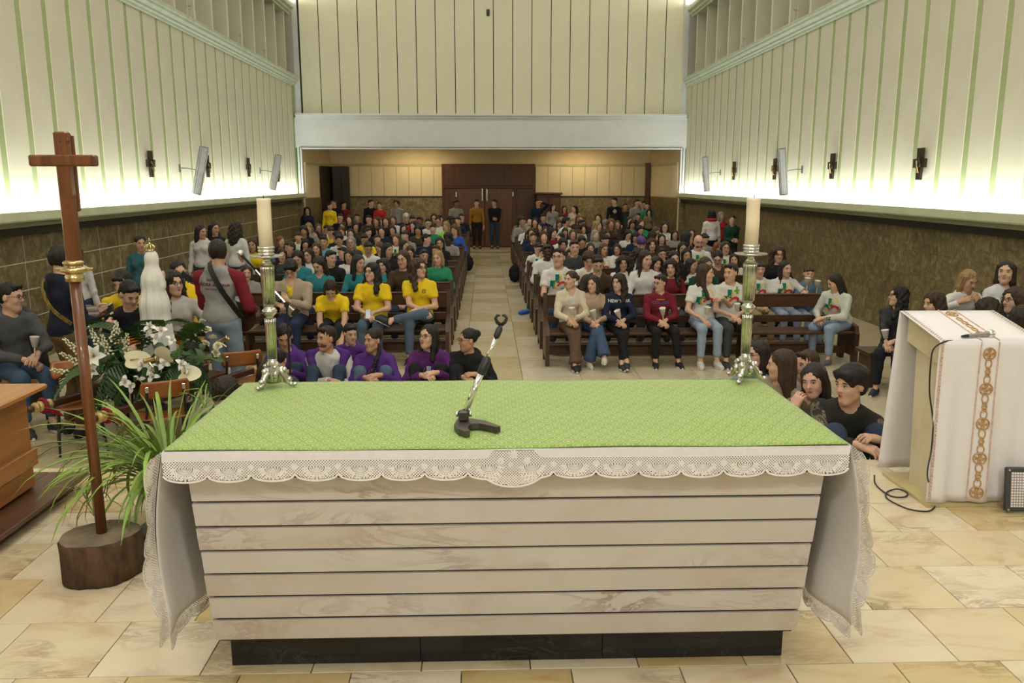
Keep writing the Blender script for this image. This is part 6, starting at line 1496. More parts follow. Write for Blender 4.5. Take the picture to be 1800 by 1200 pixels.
def stool(X, Y, label):
    t = thing('stool', label, 'stool', (X, Y, ZN)); MB().bbox((0, .02, .415), (.40, .38, .04), .012).build('seat', m_oak, t)
    for a in (-1, 1):
        for b in (-1, 1): MB().tube([(a * .15, .02 + b * .14, .40), (a * .18, .02 + b * .17, 0)], .014, 6).build('leg', m_blackp, t)
# ---- group by the right wall, behind the lectern
G6 = 'people by the right wall beside the lectern'
s = dict(head=(-62, -4), hair=('wavy', 'black'), glasses=1, top=('coat', (.014, .013, .016)), collar=1, bottom=(.012, .014, .02), lean=-4, twist=-20, bulk=1.1, **{k: lap[k] for k in lap}); put(1578, 520, 9.5, s, 'woman in black coat and scarf with glasses holding a candle cup', G6, rz=math.radians(-35)); candle_cup(s, 'R', 'drip cup candle held by the woman in the black coat', (-.2, 0, 1))
t = thing('low_bench', 'low dark bench under the people by the right wall', 'bench', (5.35, 9.72, ZN)); MB().bbox((0, 0, .415), (1.7, .40, .05), .01).build('seat', m_pew, t)
for q in (-.78, .78): MB().bbox((q, 0, .195), (.06, .34, .388), .006).build('leg', m_pewv, t)
s = dict(head=(-50, 6), hair=('wavy', 'brown'), top=('jumper', C_['white']), bottom=(.08, .14, .25), shoes=(.62, .61, .6), footL=(-.10, -.72, .26), kneeL=(0, -1, 1.5), tiltL=-.3, **lap); put(1640, 533, 8.6, s, 'brown-haired girl in white jumper and blue jeans behind the lectern', G6, rz=math.radians(-30)); candle_cup(s, 'R', 'drip cup candle held by the girl behind the lectern', (0, -.3, 1)); STOOLS.append((s['_X'], 8.6, 'stool under the girl in white jumper behind the lectern'))
s = dict(pose='stand', head=(10, 22), hair=('long', 'blond'), top=('jumper', C_['white']), hood=1, bottom=BLK, skin=1, lean=14, R=(-.16, -.28, 1.30), L=(.07, -.30, 1.25), hintL=(.9, 0, -.6), hdL=(-.25, .1, .9), hbL=(0, -1, 0)); put(1703, 493, 8.9, s, 'blond woman in white top with green sleeves raising a hand to her mouth', G6)
s = dict(pose='stand', head=(-40, -2), hair=('longback', 'dark'), top=('shirt', (.52, .52, .54)), collar=1, bottom=DJ, L=(.10, -.26, 1.02), R=(-.12, -.28, 1.0)); put(1768, 478, 8.4, s, 'girl with ponytail in pale shirt standing at the right edge', G6); candle_cup(s, 'R', 'drip cup candle held by the standing girl in the pale shirt', (0, -.2, 1))
s = dict(head=(-60, 0), hair=('longcurly', 'brown'), glasses=1, top=('jacket', C_['navy']), bottom=DJ, **lap); put(1783, 527, 8.2, s, 'woman with brown curls and glasses in profile behind the lectern', G6, rz=-.4); STOOLS.append((s['_X'], 8.2, 'stool under the woman with brown curls'))
s = dict(head=(0, 20), hair=('wavy', 'dark'), top=('jumper', C_['black']), near=0, bottom=DJ); put(1733, 546, 7.95, s, 'dark-haired person seen from behind just beyond the lectern top', G6, rz=-2.5); STOOLS.append((s['_X'], 7.95, 'stool under the dark-haired person beyond the lectern'))
s = dict(head=(0, 5), hair=('curly', 'dark'), top=('jumper', C_['black']), near=0, bottom=DJ); put(1796, 567, 6.9, s, 'curly dark head at the right picture edge beside the lectern', G6, rz=2.9); STOOLS.append((s['_X'], 6.9, 'stool at the right picture edge under the curly-haired person'))
for (sx_, sy_, sl_) in STOOLS: stool(sx_, sy_, sl_)
# ---- standing along the right wall and in the porch
G7 = 'people standing along the walls'
STAND = [
 (1251, 377, 21.5, 'f', 'bob', 'black', 'coat', 'white', 170, 'woman in white padded coat and red scarf seen from behind by right wall'),
 (1273, 380, 22.3, 'f', 'bob', 'grey', 'jumper', 'red', 20, 'grey-haired woman in red standing by the right wall'),
 (1287, 386, 20.8, 'f', 'pony', 'dark', 'jacket', 'dkgreen', -15, 'woman in dark green cardigan with folded hands by right wall'),
 (524, 370, 27.6, 'f', 'wavy', 'dark', 'jumper', 'navy', 15, 'woman in navy jumper standing at the left wall end'),
 (552, 357, 29.8, 'm', 'short', 'black', 'jacket', 'black', -30, 'man in black jacket behind the yellow-shirted person in the porch'),
 (569, 362, 28.9, 'f', 'pony', 'black', 'jumper', 'yellow', 60, 'person in bright yellow with backpack standing in the porch'),
 (581, 358, 29.9, 'm', 'receding', 'dark', 'jacket', 'black', -10, 'bearded man in black jacket in the porch corner'),
 (604, 360, 30.2, 'm', 'short', 'black', 'jumper', 'maroon', 60, 'man in maroon jumper beside the dark cupboard'),
 (652, 357, 30.0, 'm', 'short', 'dark', 'hoodie', 'black', 55, 'man in black jacket with beige hood facing right in the porch'),
 (667, 361, 29.6, 'f', 'pony', 'dark', 'hoodie', 'red', 0, 'girl in red hoodie standing in the porch'),
 (697, 358, 29.8, 'm', 'curly', 'brown', 'hoodie', 'grey', -10, 'curly-haired boy in grey hoodie with black shoulder strap'),
 (802, 358, 29.8, 'm', 'short', 'black', 'jumper', 'grey', 45, 'man in grey jumper with green badge left of the great door'),
 (838, 357, 30.3, 'm', 'short', 'dark', 'jacket', 'mustard', 0, 'man in mustard jacket and plaid shirt in front of the great door'),
 (869, 357, 30.4, 'm', 'short', 'dark', 'jumper', 'black', -40, 'man in black jumper with joined hands in front of the great door'),
 (946, 357, 29.9, 'm', 'short', 'dark', 'jumper', 'navy', 10, 'man in navy jumper shading his eyes with one hand'),
 (972, 364, 29.4, 'f', 'long', 'black', 'jacket', 'grey', 30, 'girl in grey jacket standing beside the wooden cabinet'),
 (992, 367, 29.4, 'f', 'bob', 'dark', 'jumper', 'maroon', 10, 'girl in dark red standing right of the wooden cabinet'),
 (1010, 367, 29.0, 'f', 'longback', 'black', 'jacket', 'cream', -50, 'girl in cream jacket leaning left in the porch'),
 (1080, 354, 29.6, 'm', 'short', 'black', 'jumper', 'black', -50, 'tall boy in black printed jumper in the porch'),
 (1099, 363, 29.9, 'm', 'short', 'black', 'jacket', 'dkgrey', 10, 'boy in dark jacket over white shirt in the porch'),
 (1120, 357, 29.7, 'm', 'short', 'black', 'hoodie', 'grey', 10, 'boy in grey hoodie touching his cheek in the porch'),
 (1147, 359, 29.9, 'm', 'fringe', 'black', 'hoodie', 'red', 0, 'boy in red hoodie at the right end of the porch'),
 (1160, 362, 29.2, 'm', 'short', 'dark', 'jumper', 'green', -30, 'boy in green jumper with white print in the porch'),
 (1178, 370, 29.4, 'f', 'long', 'black', 'jumper', 'black', 0, 'long-haired girl in black beside the boy in green'),
 (1187, 373, 28.9, 'f', 'wavy', 'dark', 'jacket', 'olive', -10, 'wavy-haired girl in olive jacket at the porch jamb'),
 (1122, 380, 27.9, 'm', 'short', 'black', 'jacket', 'navy', -40, 'man in navy jacket leaning over the rear right pews'),
]
for v, (px, py, Y, sex, hs_, hc, kind, col, yaw, lb) in enumerate(STAND):
    s = dict(pose='stand', sex=sex, head=(max(-70, min(70, yaw)) if yaw < 150 else 0, 6), hair=(hs_, hc), top=(kind, C_[col]), near=0, face=.0145, res=.027, skin=(4 if 'grey jumper with green' in lb else v % 3), bottom=[BLK, DJ, (.02, .022, .03)][v % 3])
    if kind == 'hoodie': s['hood'] = 1
    if 'joined' in lb or 'folded' in lb: s.update(L=(.04, -.24, 1.05), R=(-.04, -.25, 1.04))
    if 'shading' in lb: s.update(L=(.10, -.20, 1.62), hintL=(1, -.2, .1), hdL=(-1, -.2, .1), hbL=(0, -.3, 1))
    if 'cheek' in lb: s.update(L=(.12, -.18, 1.46), hintL=(.6, -.4, -1), hdL=(-.3, -.1, 1), hbL=(.6, -.8, 0))
    if 'leaning' in lb: s.update(lean=25)
    if 'bearded' in lb: s['beard'] = 1
    put(px, py, Y, s, lb, G7, rz=(PI if yaw > 150 else 0), clamp=(.80, 1.12))
    if 'red scarf' in lb: sc_ = MB(); k_ = s['_k']; sc_.tube([Vector(k_['nb']) + Vector((.095 * math.cos(a * PI / 6), .085 * math.sin(a * PI / 6) + .01, .02)) for a in range(12)], .042, 8, close=True); sc_.build('scarf', cloth(C_['red']), s['_root'], True)
    if 'white print' in lb: decal(s, 'p', [(lambda x, y: _ell(-.04, .0, .05, .04)(x, y) or _ell(-.03, -.03, .06, .02)(x, y), (-.1, .03, -.06, .05), (.6, .6, .5))], .01)
    if 'black printed' in lb: decal(s, 'p', CRESTW, .012)

# ================================================================ LEFT: CHOIR, LITTER WITH STATUE AND FLOWERS
G8 = 'choir and bystanders by the left wall'
m_gtop = wood('spruce_guitar_top', (.30, .10, .02), (.45, .18, .04), 1, .25, 'X', coat=.5); m_gdark = wood('dark_guitar_wood', (.03, .010, .004), (.09, .03, .010), 1, .25, 'X', coat=.5)
def guitar(loc, xdir, zdir, label, top=m_gtop, side_m=m_gdark):
    x = Vector(xdir).normalized(); z = Vector(zdir); z = (z - x * z.dot(x)).normalized(); y = z.cross(x)
    t = thing('guitar', label, 'guitar', loc); t.matrix_world = Matrix(((x.x, y.x, z.x, loc[0]), (x.y, y.y, z.y, loc[1]), (x.z, y.z, z.z, loc[2]), (0, 0, 0, 1)))
    def prof(sc=1.0):
        pts = []
        for i in range(40):
            a = 2 * PI * i / 40; c = math.cos(a); w_ = .165 + .030 * (-c) - .045 * math.exp(-((c - .15) / .28) ** 2)
            pts.append((.245 * c * sc, w_ * math.sin(a) * sc))
        return pts
    MB().prism(prof(), .095, Matrix.Translation((0, 0, -.0975))).build('body', side_m, t); MB().prism(prof(1.01), .004, Matrix.Translation((0, 0, -.003))).build('top_plate', top, t)
    MB().lathe([(0, .0015), (.045, .0015), (.052, .002), (.052, .0008)], 20, (.07, 0, 0)).build('sound_hole', m_black, t)
    MB().bbox((-.12, 0, .006), (.03, .15, .010), .003).build('bridge', m_gdark, t)
    MB().bbox((.40, 0, .002), (.50, .052, .024), .006).build('neck', m_gdark, t); h = MB().bbox((.715, 0, -.008), (.15, .072, .018), .006).build('headstock', m_blackp, t)
    for q in range(3):
        for s_ in (-1, 1): MB().tube([(.675 + .035 * q, s_ * .030, -.008), (.675 + .035 * q, s_ * .052, -.008)], .007, 6).build('tuning_peg', m_chrome, h)
    st_ = MB()
    for q in range(6): st_.tube([(-.12, -.022 + .0088 * q, .014), (.66, -.018 + .0072 * q, .016)], .0009, 4)
    st_.build('strings', m_chrome, t)
    return t
def strap(pts, w, m, label, out):
    P = catmull([Vector(p) for p in pts], 6); b = MB(); o = Vector(out).normalized(); n = len(P)
    V = []
    for i in range(n):
        t = (P[min(i + 1, n - 1)] - P[max(i - 1, 0)]).normalized(); sd = t.cross(o).normalized() * w / 2
        V += [P[i] + sd + o * .004, P[i] - sd + o * .004, P[i] - sd, P[i] + sd]
    F_ = []
    for i in range(n - 1):
        for q in range(4): F_.append((4 * i + q, 4 * i + (q + 1) % 4, 4 * i + 4 + (q + 1) % 4, 4 * i + 4 + q))
    b.add(V, F_); return tag(b.build('guitar_strap', m), label, 'strap')
# standing guitarist, navy hoodie
s = dict(pose='stand', sex='m', head=(25, 8), hair=('short', 'black'), top=('hoodie', (.010, .012, .026)), hood=1, bottom=(.13, .075, .03), bulk=1.05, L=(.14, -.30, 1.08), R=(-.16, -.26, 1.0)); put(108, 452, 7.9, s, 'guitarist in navy hoodie seen from behind left of the cross pole', G8, rz=math.radians(142), clamp=(.9, 1.1))
c = wpt(s, (-.02, -.24, 1.02)); guitar(c, Vector((.55, -.70, .25)), Vector((.55, .75, -.1)), 'dark acoustic guitar held by the navy-hooded guitarist', m_gdark)
strap([wpt(s, q) for q in ((.15, .03, 1.47), (.04, .145, 1.36), (-.10, .150, 1.18), (-.21, .05, 1.04))], .05, M('yellow_black_strap', (.22, .15, .02), .7, var=.8, scale=20), 'yellow and black guitar strap across the navy hoodie', Vector((-.6, -.8, 0)))
# standing guitarist with raglan hoodie
s = dict(pose='stand', sex='m', head=(28, 4), hair=('short', 'dark'), top=('hoodie', (.27, .265, .26)), hood=1, bottom=(.20, .26, .34), bulk=1.08, L=(.10, -.30, 1.05), R=(-.20, -.25, 1.0)); put(383, 443, 8.6, s, 'guitarist in grey hoodie with maroon sleeves seen from behind', G8, rz=math.radians(168), clamp=(.9, 1.1))
k_ = s['_k']
for sd in (-1, 1):
    f_ = Field((-.6, -.5, .7), (.6, .4, 1.6), .017); sh, e, w_ = k_['arm'][sd]; f_.add(('rc', k_['nb'] + k_['S'] * sd * .055 - np.array([0, 0, .035]), sh, .060, .0615), .02); f_.add(('rc', sh, e, .0645, .058), .02); f_.add(('rc', e, e + (w_ - e) * .9, .056, .046), .02)
    f_.folds(.004); f_.sub(('rc', k_['nb'], k_['HC'], .075, .08), .01); link('raglan_sleeve', np_mesh('raglan_sleeve', [f_.net()], [cloth((.16, .012, .022))]), s['_root'])
for (tx, sz, v, u_) in (('Somos', .042, .060, -.01), ('AGORA de Deus', .044, .012, -.01), ('Papa Francisco', .026, -.022, -.01)): lettering(s, tx, sz, v, (.13, .012, .025), True, u_)
c = wpt(s, (-.06, -.26, .98)); guitar(c, Vector((-.75, .2, .45)), Vector((.2, .97, 0)), 'dark brown acoustic guitar held by the raglan-hooded guitarist', m_gdark)
strap([wpt(s, q) for q in ((.03, .09, 1.50), (-.02, .160, 1.42), (-.13, .165, 1.22), (-.24, .06, .98))], .06, m_blackp, 'wide black guitar strap across the grey hoodie', Vector((-.2, -1, 0)))
# seated choir
cs = dict(lap)
s = dict(head=(35, 0), hair=('wavy', 'dark'), glasses=1, top=('shirt', (.45, .42, .385)), collar=1, bottom=(.015, .015, .018), bulk=1.12, wide=1.06, L=(.22, -.30, SIT + .34), R=(-.06, -.28, SIT + .2), curl=.9); put(305, 497, 9.3, s, 'girl in pale shirt with glasses playing guitar right of the statue', G8, rz=.25); stool(s['_X'], 9.3, 'stool under the girl in the pale shirt'); guitar(wpt(s, (-.12, -.26, SIT + .17)), Vector((.85, -.1, .35)), Vector((.1, -1, .3)), 'guitar with black headstock on the lap of the girl in the pale shirt')
s = dict(sex='m', head=(-20, 20), hair=('fringe', 'black'), top=('tee', C_['yellow']), sleeve='short', bottom=DJ, lean=20, **cs); put(214, 487, 9.9, s, 'smiling boy in yellow shirt behind the statue flowers', G8, rz=.2); stool(s['_X'], 9.9, 'stool under the smiling boy in yellow')
s = dict(sex='m', head=(30, 30), hair=('short', 'black'), top=('jacket', C_['black']), bottom=DJ, lean=20, **cs); put(228, 515, 8.9, s, 'boy in black jacket bending over an orange guitar', G8, rz=.3); stool(s['_X'], 8.9, 'stool under the boy in the black jacket'); guitar(wpt(s, (-.08, -.30, SIT + .20)), Vector((.9, -.1, .25)), Vector((.15, -1, .35)), 'orange-topped guitar held by the boy in the black jacket', wood('orange_guitar_top', (.45, .10, .015), (.6, .17, .03), 1, .25, 'X'))
s = dict(sex='m', head=(40, 6), hair=('short', 'black'), glasses=1, top=('hoodie', (.075, .076, .078)), hood=1, bottom=(.05, .09, .16), lean=8, L=(.06, -.40, SIT + .26), R=(-.05, -.38, SIT + .22), curl=.8); put(18, 511, 8.3, s, 'boy in grey hoodie with glasses holding a candle cup at the left edge', G8, rz=math.radians(50)); stool(s['_X'], 8.3, 'stool under the boy in the grey hoodie'); candle_cup(s, 'L', 'drip cup candle held by the boy in the grey hoodie', (.1, 0, 1))
s = dict(sex='m', head=(20, 6), hair=('short', 'dark'), top=('tee', (.05, .06, .08)), sleeve='short', bottom=(.08, .14, .24), lean=22, L=(.10, -.44, SIT + .22), R=(.02, -.44, SIT + .22), curl=.9); p_ = PZ(-28, 700, ZN); r = person((p_[0] - .05, p_[1] + .55, ZN), math.radians(60), s, 'person in blue jeans with clasped hands cut by the left edge', G8); stool(p_[0] - .05, p_[1] + .55, 'stool under the person cut by the left edge')
s = dict(head=(20, 8), hair=('bun', 'black'), top=('tee', C_['yellow']), sleeve='short', bottom=DJ, near=0, **cs); put(313, 466, 10.6, s, 'person with black bun and yellow shirt behind the pale-shirted girl', G8, rz=.3); stool(s['_X'], 10.6, 'stool under the person with the black bun')
for (px, py, Y, sex, hs_, hc, kind, col, yaw, lb) in ((247, 427, 12.6, 'f', 'pony', 'black', 'jacket', (.035, .12, .14), 35, 'girl in teal jacket with dark ponytail standing against the left wall'), (354, 407, 15.3, 'f', 'longback', 'dark', 'hoodie', (.52, .51, .5), 60, 'girl in white hoodie with black backpack at the left wall'), (377, 401, 15.9, 'f', 'long', 'black', 'jumper', C_['black'], 50, 'dark-haired girl behind the white-hooded girl at left wall'), (415, 402, 15.0, 'f', 'wavy', 'dark', 'jumper', (.55, .55, .54), 160, 'girl in white jumper with long dark hair seen from behind'), (135, 447, 11.2, 'f', 'long', 'brown', 'hoodie', (.5, .5, .5), 170, 'person in white hoodie hidden behind the cross pole')):
    s = dict(pose='stand', head=(yaw if yaw < 100 else 0, 8), hair=(hs_, hc), top=(kind, col), bottom=DJ, hood=1 if kind != 'jumper' else 0, skin=1); put(px, py, Y, s, lb, G8, rz=(0 if yaw < 100 else math.radians(yaw)), clamp=(.85, 1.08))
    if 'backpack' in lb:
        F = Field((-.25, .05, .9), (.25, .4, 1.6), .016); F.add(('el', (0, .20, 1.22), (.15, .09, .22), None), 0); F.folds(.005); tag(link('backpack', np_mesh('backpack', [F.net()], [cloth(C_['black'])]), None, s['_root'].location), 'black backpack worn by the girl in the white hoodie', 'backpack').scale = s['_root'].scale
# guitar cases leaning on the wall
for q, (px, py, Y) in enumerate(((35, 560, 9.2), (52, 565, 9.0))):
    p = PY(px, py, Y); t = thing('guitar_case', ('upright black guitar case nearest the left edge', 'upright black guitar case beside the navy guitarist')[q], 'guitar case', (p[0], Y, ZN), .4 + q * .3); F = Field((-.3, -.12, 0), (.3, .12, 1.15), .018)
    F.add(('el', (0, 0, .27), (.20, .07, .26), None), .05); F.add(('el', (0, 0, .52), (.15, .065, .18), None), .05); F.add(('rc', (0, 0, .55), (0, 0, 1.05), .07, .05), .05); link('shell', np_mesh('shell', [F.net()], [m_blackp]), t); MB().tube([(.19, 0, .33), (.235, 0, .36), (.235, 0, .44), (.16, 0, .47)], .01, 6).build('handle', m_blackp, t)
# boom microphone stand
t = thing('boom_microphone_stand', 'tall boom microphone stand beside the raglan-hooded guitarist', 'microphone stand', (0, 0, 0)); Yb = 8.1
A_ = Vector(PY(425, 448, Yb)); B_ = Vector(PY(520, 548, Yb)); J_ = Vector(PY(504, 535, Yb)); t.location = (J_.x, Yb, ZN); o_ = Vector(t.location)
MB().tube([A_ + Vector((.1, 0, -.12)) - o_, J_ - o_, B_ - o_], .010, 8).build('boom_arm', m_chrome, t); MB().tube([J_ - o_, Vector((0, 0, .12))], .011, 8).build('pole', m_blackp, t)
MB().bbox(B_ - o_, (.05, .05, .10), .01, (0, .8, 0)).build('counterweight', m_blackp, t); MB().bbox(J_ - o_, (.045, .045, .06), .008).build('clutch', m_blackp, t)
for q in range(3): a = q * 2.094; MB().tube([(0, 0, .16), (.30 * math.cos(a), .30 * math.sin(a), .012)], .009, 6).build('leg', m_blackp, t)
t = thing('boom_microphone', 'black microphone with silver mesh head on the boom stand', 'microphone', A_); d_ = (Vector(A_) - J_).normalized()
MB().lathe([(.011, -.19), (.012, -.05), (.018, -.02), (.020, .0)], 12, (0, 0, 0), d_).build('handle', m_blackp, t, True); MB().lathe([(.021, -.002), (.027, .015), (.027, .035), (.018, .052), (0, .056)], 12, (0, 0, 0), d_).build('mesh_head', m_steel, t, True)

# ---- stacking chairs
m_ply = wood('orange_plywood', (.22, .065, .012), (.36, .12, .022), .8, .35, 'X', coat=.3)
def chair(loc, rz, label):
    t = thing('plywood_chair', label, 'chair', loc, rz, 'plywood chairs with black metal legs')
    MB().sheet(lambda u, v: (-.19 + .38 * u, -.20 + .38 * v, .445 - .018 * math.sin(PI * v) + .012 * (2 * u - 1) ** 2 - .02 * max(0, .2 - v) * 5), 10, 10, .012).build('seat', m_ply, t, True)
    def bk(u, v):
        x = 2 * u - 1; r = 1 - .10 * max(0, abs(2 * v - 1) - .6) / .4
        return (.195 * x * r, .215 - .03 * (1 - x * x) * -1 + .05 * v - .03, .64 + .155 * v)
    MB().sheet(bk, 12, 6, .012).build('backrest', m_ply, t, True)
    for s_ in (-1, 1):
        MB().tube([(s_ * .165, -.12, .425), (s_ * .195, -.235, .0)], [.0125, .0105], 8).build('leg', m_blackp, t); MB().tube([(s_ * .165, .10, .425), (s_ * .195, .25, .0)], [.0125, .0105], 8).build('leg', m_blackp, t)
        p = MB().tube([(s_ * .165, -.15, .425), (s_ * .165, .15, .425), (s_ * .155, .20, .50), (s_ * .145, .235, .72)], .0115, 8).build('back_post', m_blackp, t)
        MB().bbox((s_ * .145, .262, .73), (.03, .012, .05), .004).build('bolt_plate', m_steel, p); MB().lathe([(.008, 0), (.008, .004), (0, .006)], 8, (s_ * .145, .186, .72), (0, -1, 0)).build('bolt', m_steel, p)
    return t
chair((-3.88, 7.55, ZN), math.radians(28), 'plywood chair left of the cross pole under the litter beam')
chair((-2.93, 7.12, ZN), math.radians(-152), 'plywood chair seen from behind in front of the white flowers')
chair((-2.62, 8.35, ZN), math.radians(-155), 'plywood chair seen from behind right of the white roses')

# ---- processional litter carrying the statue
m_litter = wood('dark_litter_wood', (.03, .011, .005), (.085, .03, .012), .9, .4, 'X')
dv = Vector((.42, .905, 0)).normalized(); nv = Vector((-dv.y, dv.x, 0)); LC = Vector((-3.27, 7.93, -.075)); ang_l = math.atan2(dv.y, dv.x)
lt = thing('processional_litter', 'dark wooden processional litter with carved gilded beam ends on the chairs', 'litter', LC, ang_l)
m_gilt = M('pale_gilded_carving', (.50, .35, .14), .4, .2, var=.3, scale=30, bump=.4, bscale=40); m_redc = cloth((.25, .015, .03))
for s_ in (-1, 1):
    b_ = MB().bbox((0, s_ * .385, 0), (2.12, .055, .065), .008).build('beam', m_litter, lt)
    for e_ in (-1, 1):
        g_ = MB(); 
        for q in range(4): g_.ell((e_ * (.90 + .045 * q), s_ * .385, .0), (.032, .047 + .006 * (q % 2), .050), 10, 6)
        g_.build('gilded_carving', m_gilt, b_, True); MB().lathe([(.024, 0), (.034, .02), (.034, .05), (.02, .065)], 12, (e_ * 1.06, s_ * .385, 0), (e_, 0, 0)).build('knob', m_litter, b_, True)
        rb = MB(); cx_ = e_ * .965; rb.tube([(cx_, s_ * .385 + .060 * math.cos(a * PI / 6), .060 * math.sin(a * PI / 6)) for a in range(12)], .016, 6, close=True)
        rb.sheet(lambda u, v: (cx_ + e_ * (.02 - .14 * v), s_ * .385 - .06 + .03 * math.sin(v * 5 + u * 2) - .02 * v, -.04 - .08 * v + .06 * u * (1 - .7 * v)), 5, 5, .003); rb.build('red_ribbon', m_redc, b_, True)
MB().bbox((0, 0, .06), (.86, .90, .06), .01).build('deck', m_litter, lt); MB().bbox((0, 0, .14), (.66, .66, .10), .015).build('step', m_litter, lt); MB().bbox((0, 0, .24), (.36, .36, .11), .015).build('pedestal', m_litter, lt)
# statue
st = thing('madonna_statue', 'white robed statue with a small gold crown among the flowers, seen from behind', 'statue', (LC.x + .02, LC.y - .02, .225), math.radians(168)); m_plaster = M('white_painted_statue', (.66, .64, .59), .5, var=.05)
F = Field((-.28, -.26, 0), (.28, .28, 1.12), .0105)
F.add(('rc', (0, 0, .03), (0, 0, .50), .160, .120), .05); F.add(('rc', (0, 0, .50), (0, .0, .74), .120, .092), .06); F.add(('rc', (0, .0, .74), (0, -.01, .90), .088, .058), .06); F.add(('el', (0, -.012, .945), (.060, .070, .078), None), .03)
F.add(('rc', (-.08, -.01, .68), (0, -.13, .73), .035, .025), .04); F.add(('rc', (.08, -.01, .68), (0, -.13, .73), .035, .025), .04)
X, Y, Z = F.ax[0][:, None, None], F.ax[1][None, :, None], F.ax[2][None, None, :]; th = np.arctan2(X, Y)
F.f = (F.f + (.007 * np.sin(th * 9 + .6 * np.sin(Z * 5)) + .003 * np.sin(th * 23)) * np.clip((.86 - Z) / .3, 0, 1)).astype(np.float32)
F.sub(('el', (0, -.085, .940), (.040, .030, .055), None), .01); F.cut((0, 0, .002), (0, 0, -1)); link('robe', np_mesh('robe', [F.net()], [m_plaster]), st); MB().ell((0, -.062, .94), (.036, .030, .048), 12, 8).build('face', SKIN[0], st, True); MB().ell((0, -.175, .76), (.022, .022, .05), 8, 6).build('joined_hands', SKIN[0], st, True)
cw = MB(); cw.lathe([(.036, 1.008), (.040, 1.012), (.040, 1.026), (.036, 1.028)], 16); 
for q in range(8): a = q * PI / 4; cw.tube([(.038 * math.cos(a), .038 * math.sin(a), 1.02), (.046 * math.cos(a), .046 * math.sin(a), 1.055), (.02 * math.cos(a), .02 * math.sin(a), 1.075), (0, 0, 1.07)], .005, 5)
cw.ell((0, 0, 1.082), (.012, .012, .012), 8, 5); cw.bbox((0, 0, 1.112), (.006, .006, .045), .001); cw.bbox((0, 0, 1.116), (.024, .006, .006), .001); cw.build('crown', M('pale_gold', (.72, .60, .32), .25, .8), st, True)

# ---- flower arrangement
fa = thing('flower_arrangement', 'large arrangement of white flowers and green leaves around the statue', 'flower arrangement', LC); FO = Vector(LC)
m_pet = M('white_petal', (.74, .73, .68), .6, var=.04); m_crm = M('cream_petal', (.70, .66, .47), .6, var=.06); m_grn = M('dark_leaf_green', (.030, .075, .018), .4, var=.4, scale=6, jitter=True); m_grn2 = M('mid_leaf_green', (.07, .16, .03), .4, var=.35, scale=6, jitter=True); m_ylw = M('stamen_yellow', (.55, .33, .03), .6)
def petal(mb, L, w, bend, a, tilt, base=0.0, z0=0.0):
    n = 6; V = []; c, s_ = math.cos(a), math.sin(a); x = base; z = z0; an = tilt
    for i in range(n + 1):
        t = i / n; ww = w * math.sin(PI * (.12 + .86 * t) ** .9) + .0005
        for q in (-1, 0, 1):
            yy = q * ww; zz = z + abs(q) * ww * .25; V.append((x * c - yy * s_, x * s_ + yy * c, zz))
        x += math.cos(an) * L / n; z += math.sin(an) * L / n; an -= bend / n
    F_ = []
    for i in range(n): F_ += [(3 * i, 3 * i + 3, 3 * i + 4, 3 * i + 1), (3 * i + 1, 3 * i + 4, 3 * i + 5, 3 * i + 2)]
    mb.add(V, F_)
def lily():
    b = MB(); [petal(b, .105, .028, 1.5, q * PI / 3, 1.0 + .15 * (q % 2)) for q in range(6)]; b.cur = 1
    for q in range(6): b.tube([(0, 0, .01), (.02 * math.cos(q), .02 * math.sin(q), .07)], .0025, 4)
    return b.mesh('lily', [m_pet, m_ylw], True)
def rose():
    b = MB()
    for ring, (n, t, w_, L) in enumerate(((3, 1.45, .020, .045), (4, 1.3, .026, .050), (5, 1.05, .030, .052), (5, .75, .032, .05))): [petal(b, L, w_, .5 - .35 * (ring == 0) + ring * .25, q * 2 * PI / n + ring * .5, t, .004 + .002 * ring) for q in range(n)]
    return b.mesh('rose', [m_crm], True)
def anthurium():
    b = MB(); pts = []
    for i in range(24):
        a = 2 * PI * i / 24; r = .085 * (1 - .35 * max(0, math.cos(a)) ** 8 + .35 * max(0, -math.cos(a)) ** 3); pts.append((-r * math.cos(a) * 1.15, r * math.sin(a) * .9))
    V = [(0.02, 0, .006)] + [(x, y, .014 * abs(y) / .08 - .1 * x * x) for x, y in pts]; b.add(V, [(0, i + 1, (i + 1) % 24 + 1) for i in range(24)]); b.cur = 1; b.tube([(-.03, 0, .008), (.035, 0, .045)], [.007, .004], 6); return b.mesh('anthurium', [m_crm, m_ylw], True)
def iris():
    b = MB(); [petal(b, .075, .020, 2.0, q * 2 * PI / 3, .6) for q in range(3)]; [petal(b, .065, .016, -.3, q * 2 * PI / 3 + 1.05, 1.1) for q in range(3)]; b.cur = 1; b.ell((0, 0, .012), (.008, .008, .010), 6, 4); return b.mesh('iris', [m_pet, m_ylw], True)
def snap():
    b = MB(); b.cur = 1; b.tube([(0, 0, 0), (0, 0, .30)], .004, 5); b.cur = 0; rr = random.Random(3)
    for q in range(26): h = .06 + .235 * q / 26; a = q * 2.4; r = .030 * (1.1 - .75 * q / 26); b.ell((r * math.cos(a), r * math.sin(a), h), (.014 * (1.2 - .6 * q / 26),) * 2 + (.013,), 6, 4)
    return b.mesh('snapdragon', [m_crm, m_grn2], True)
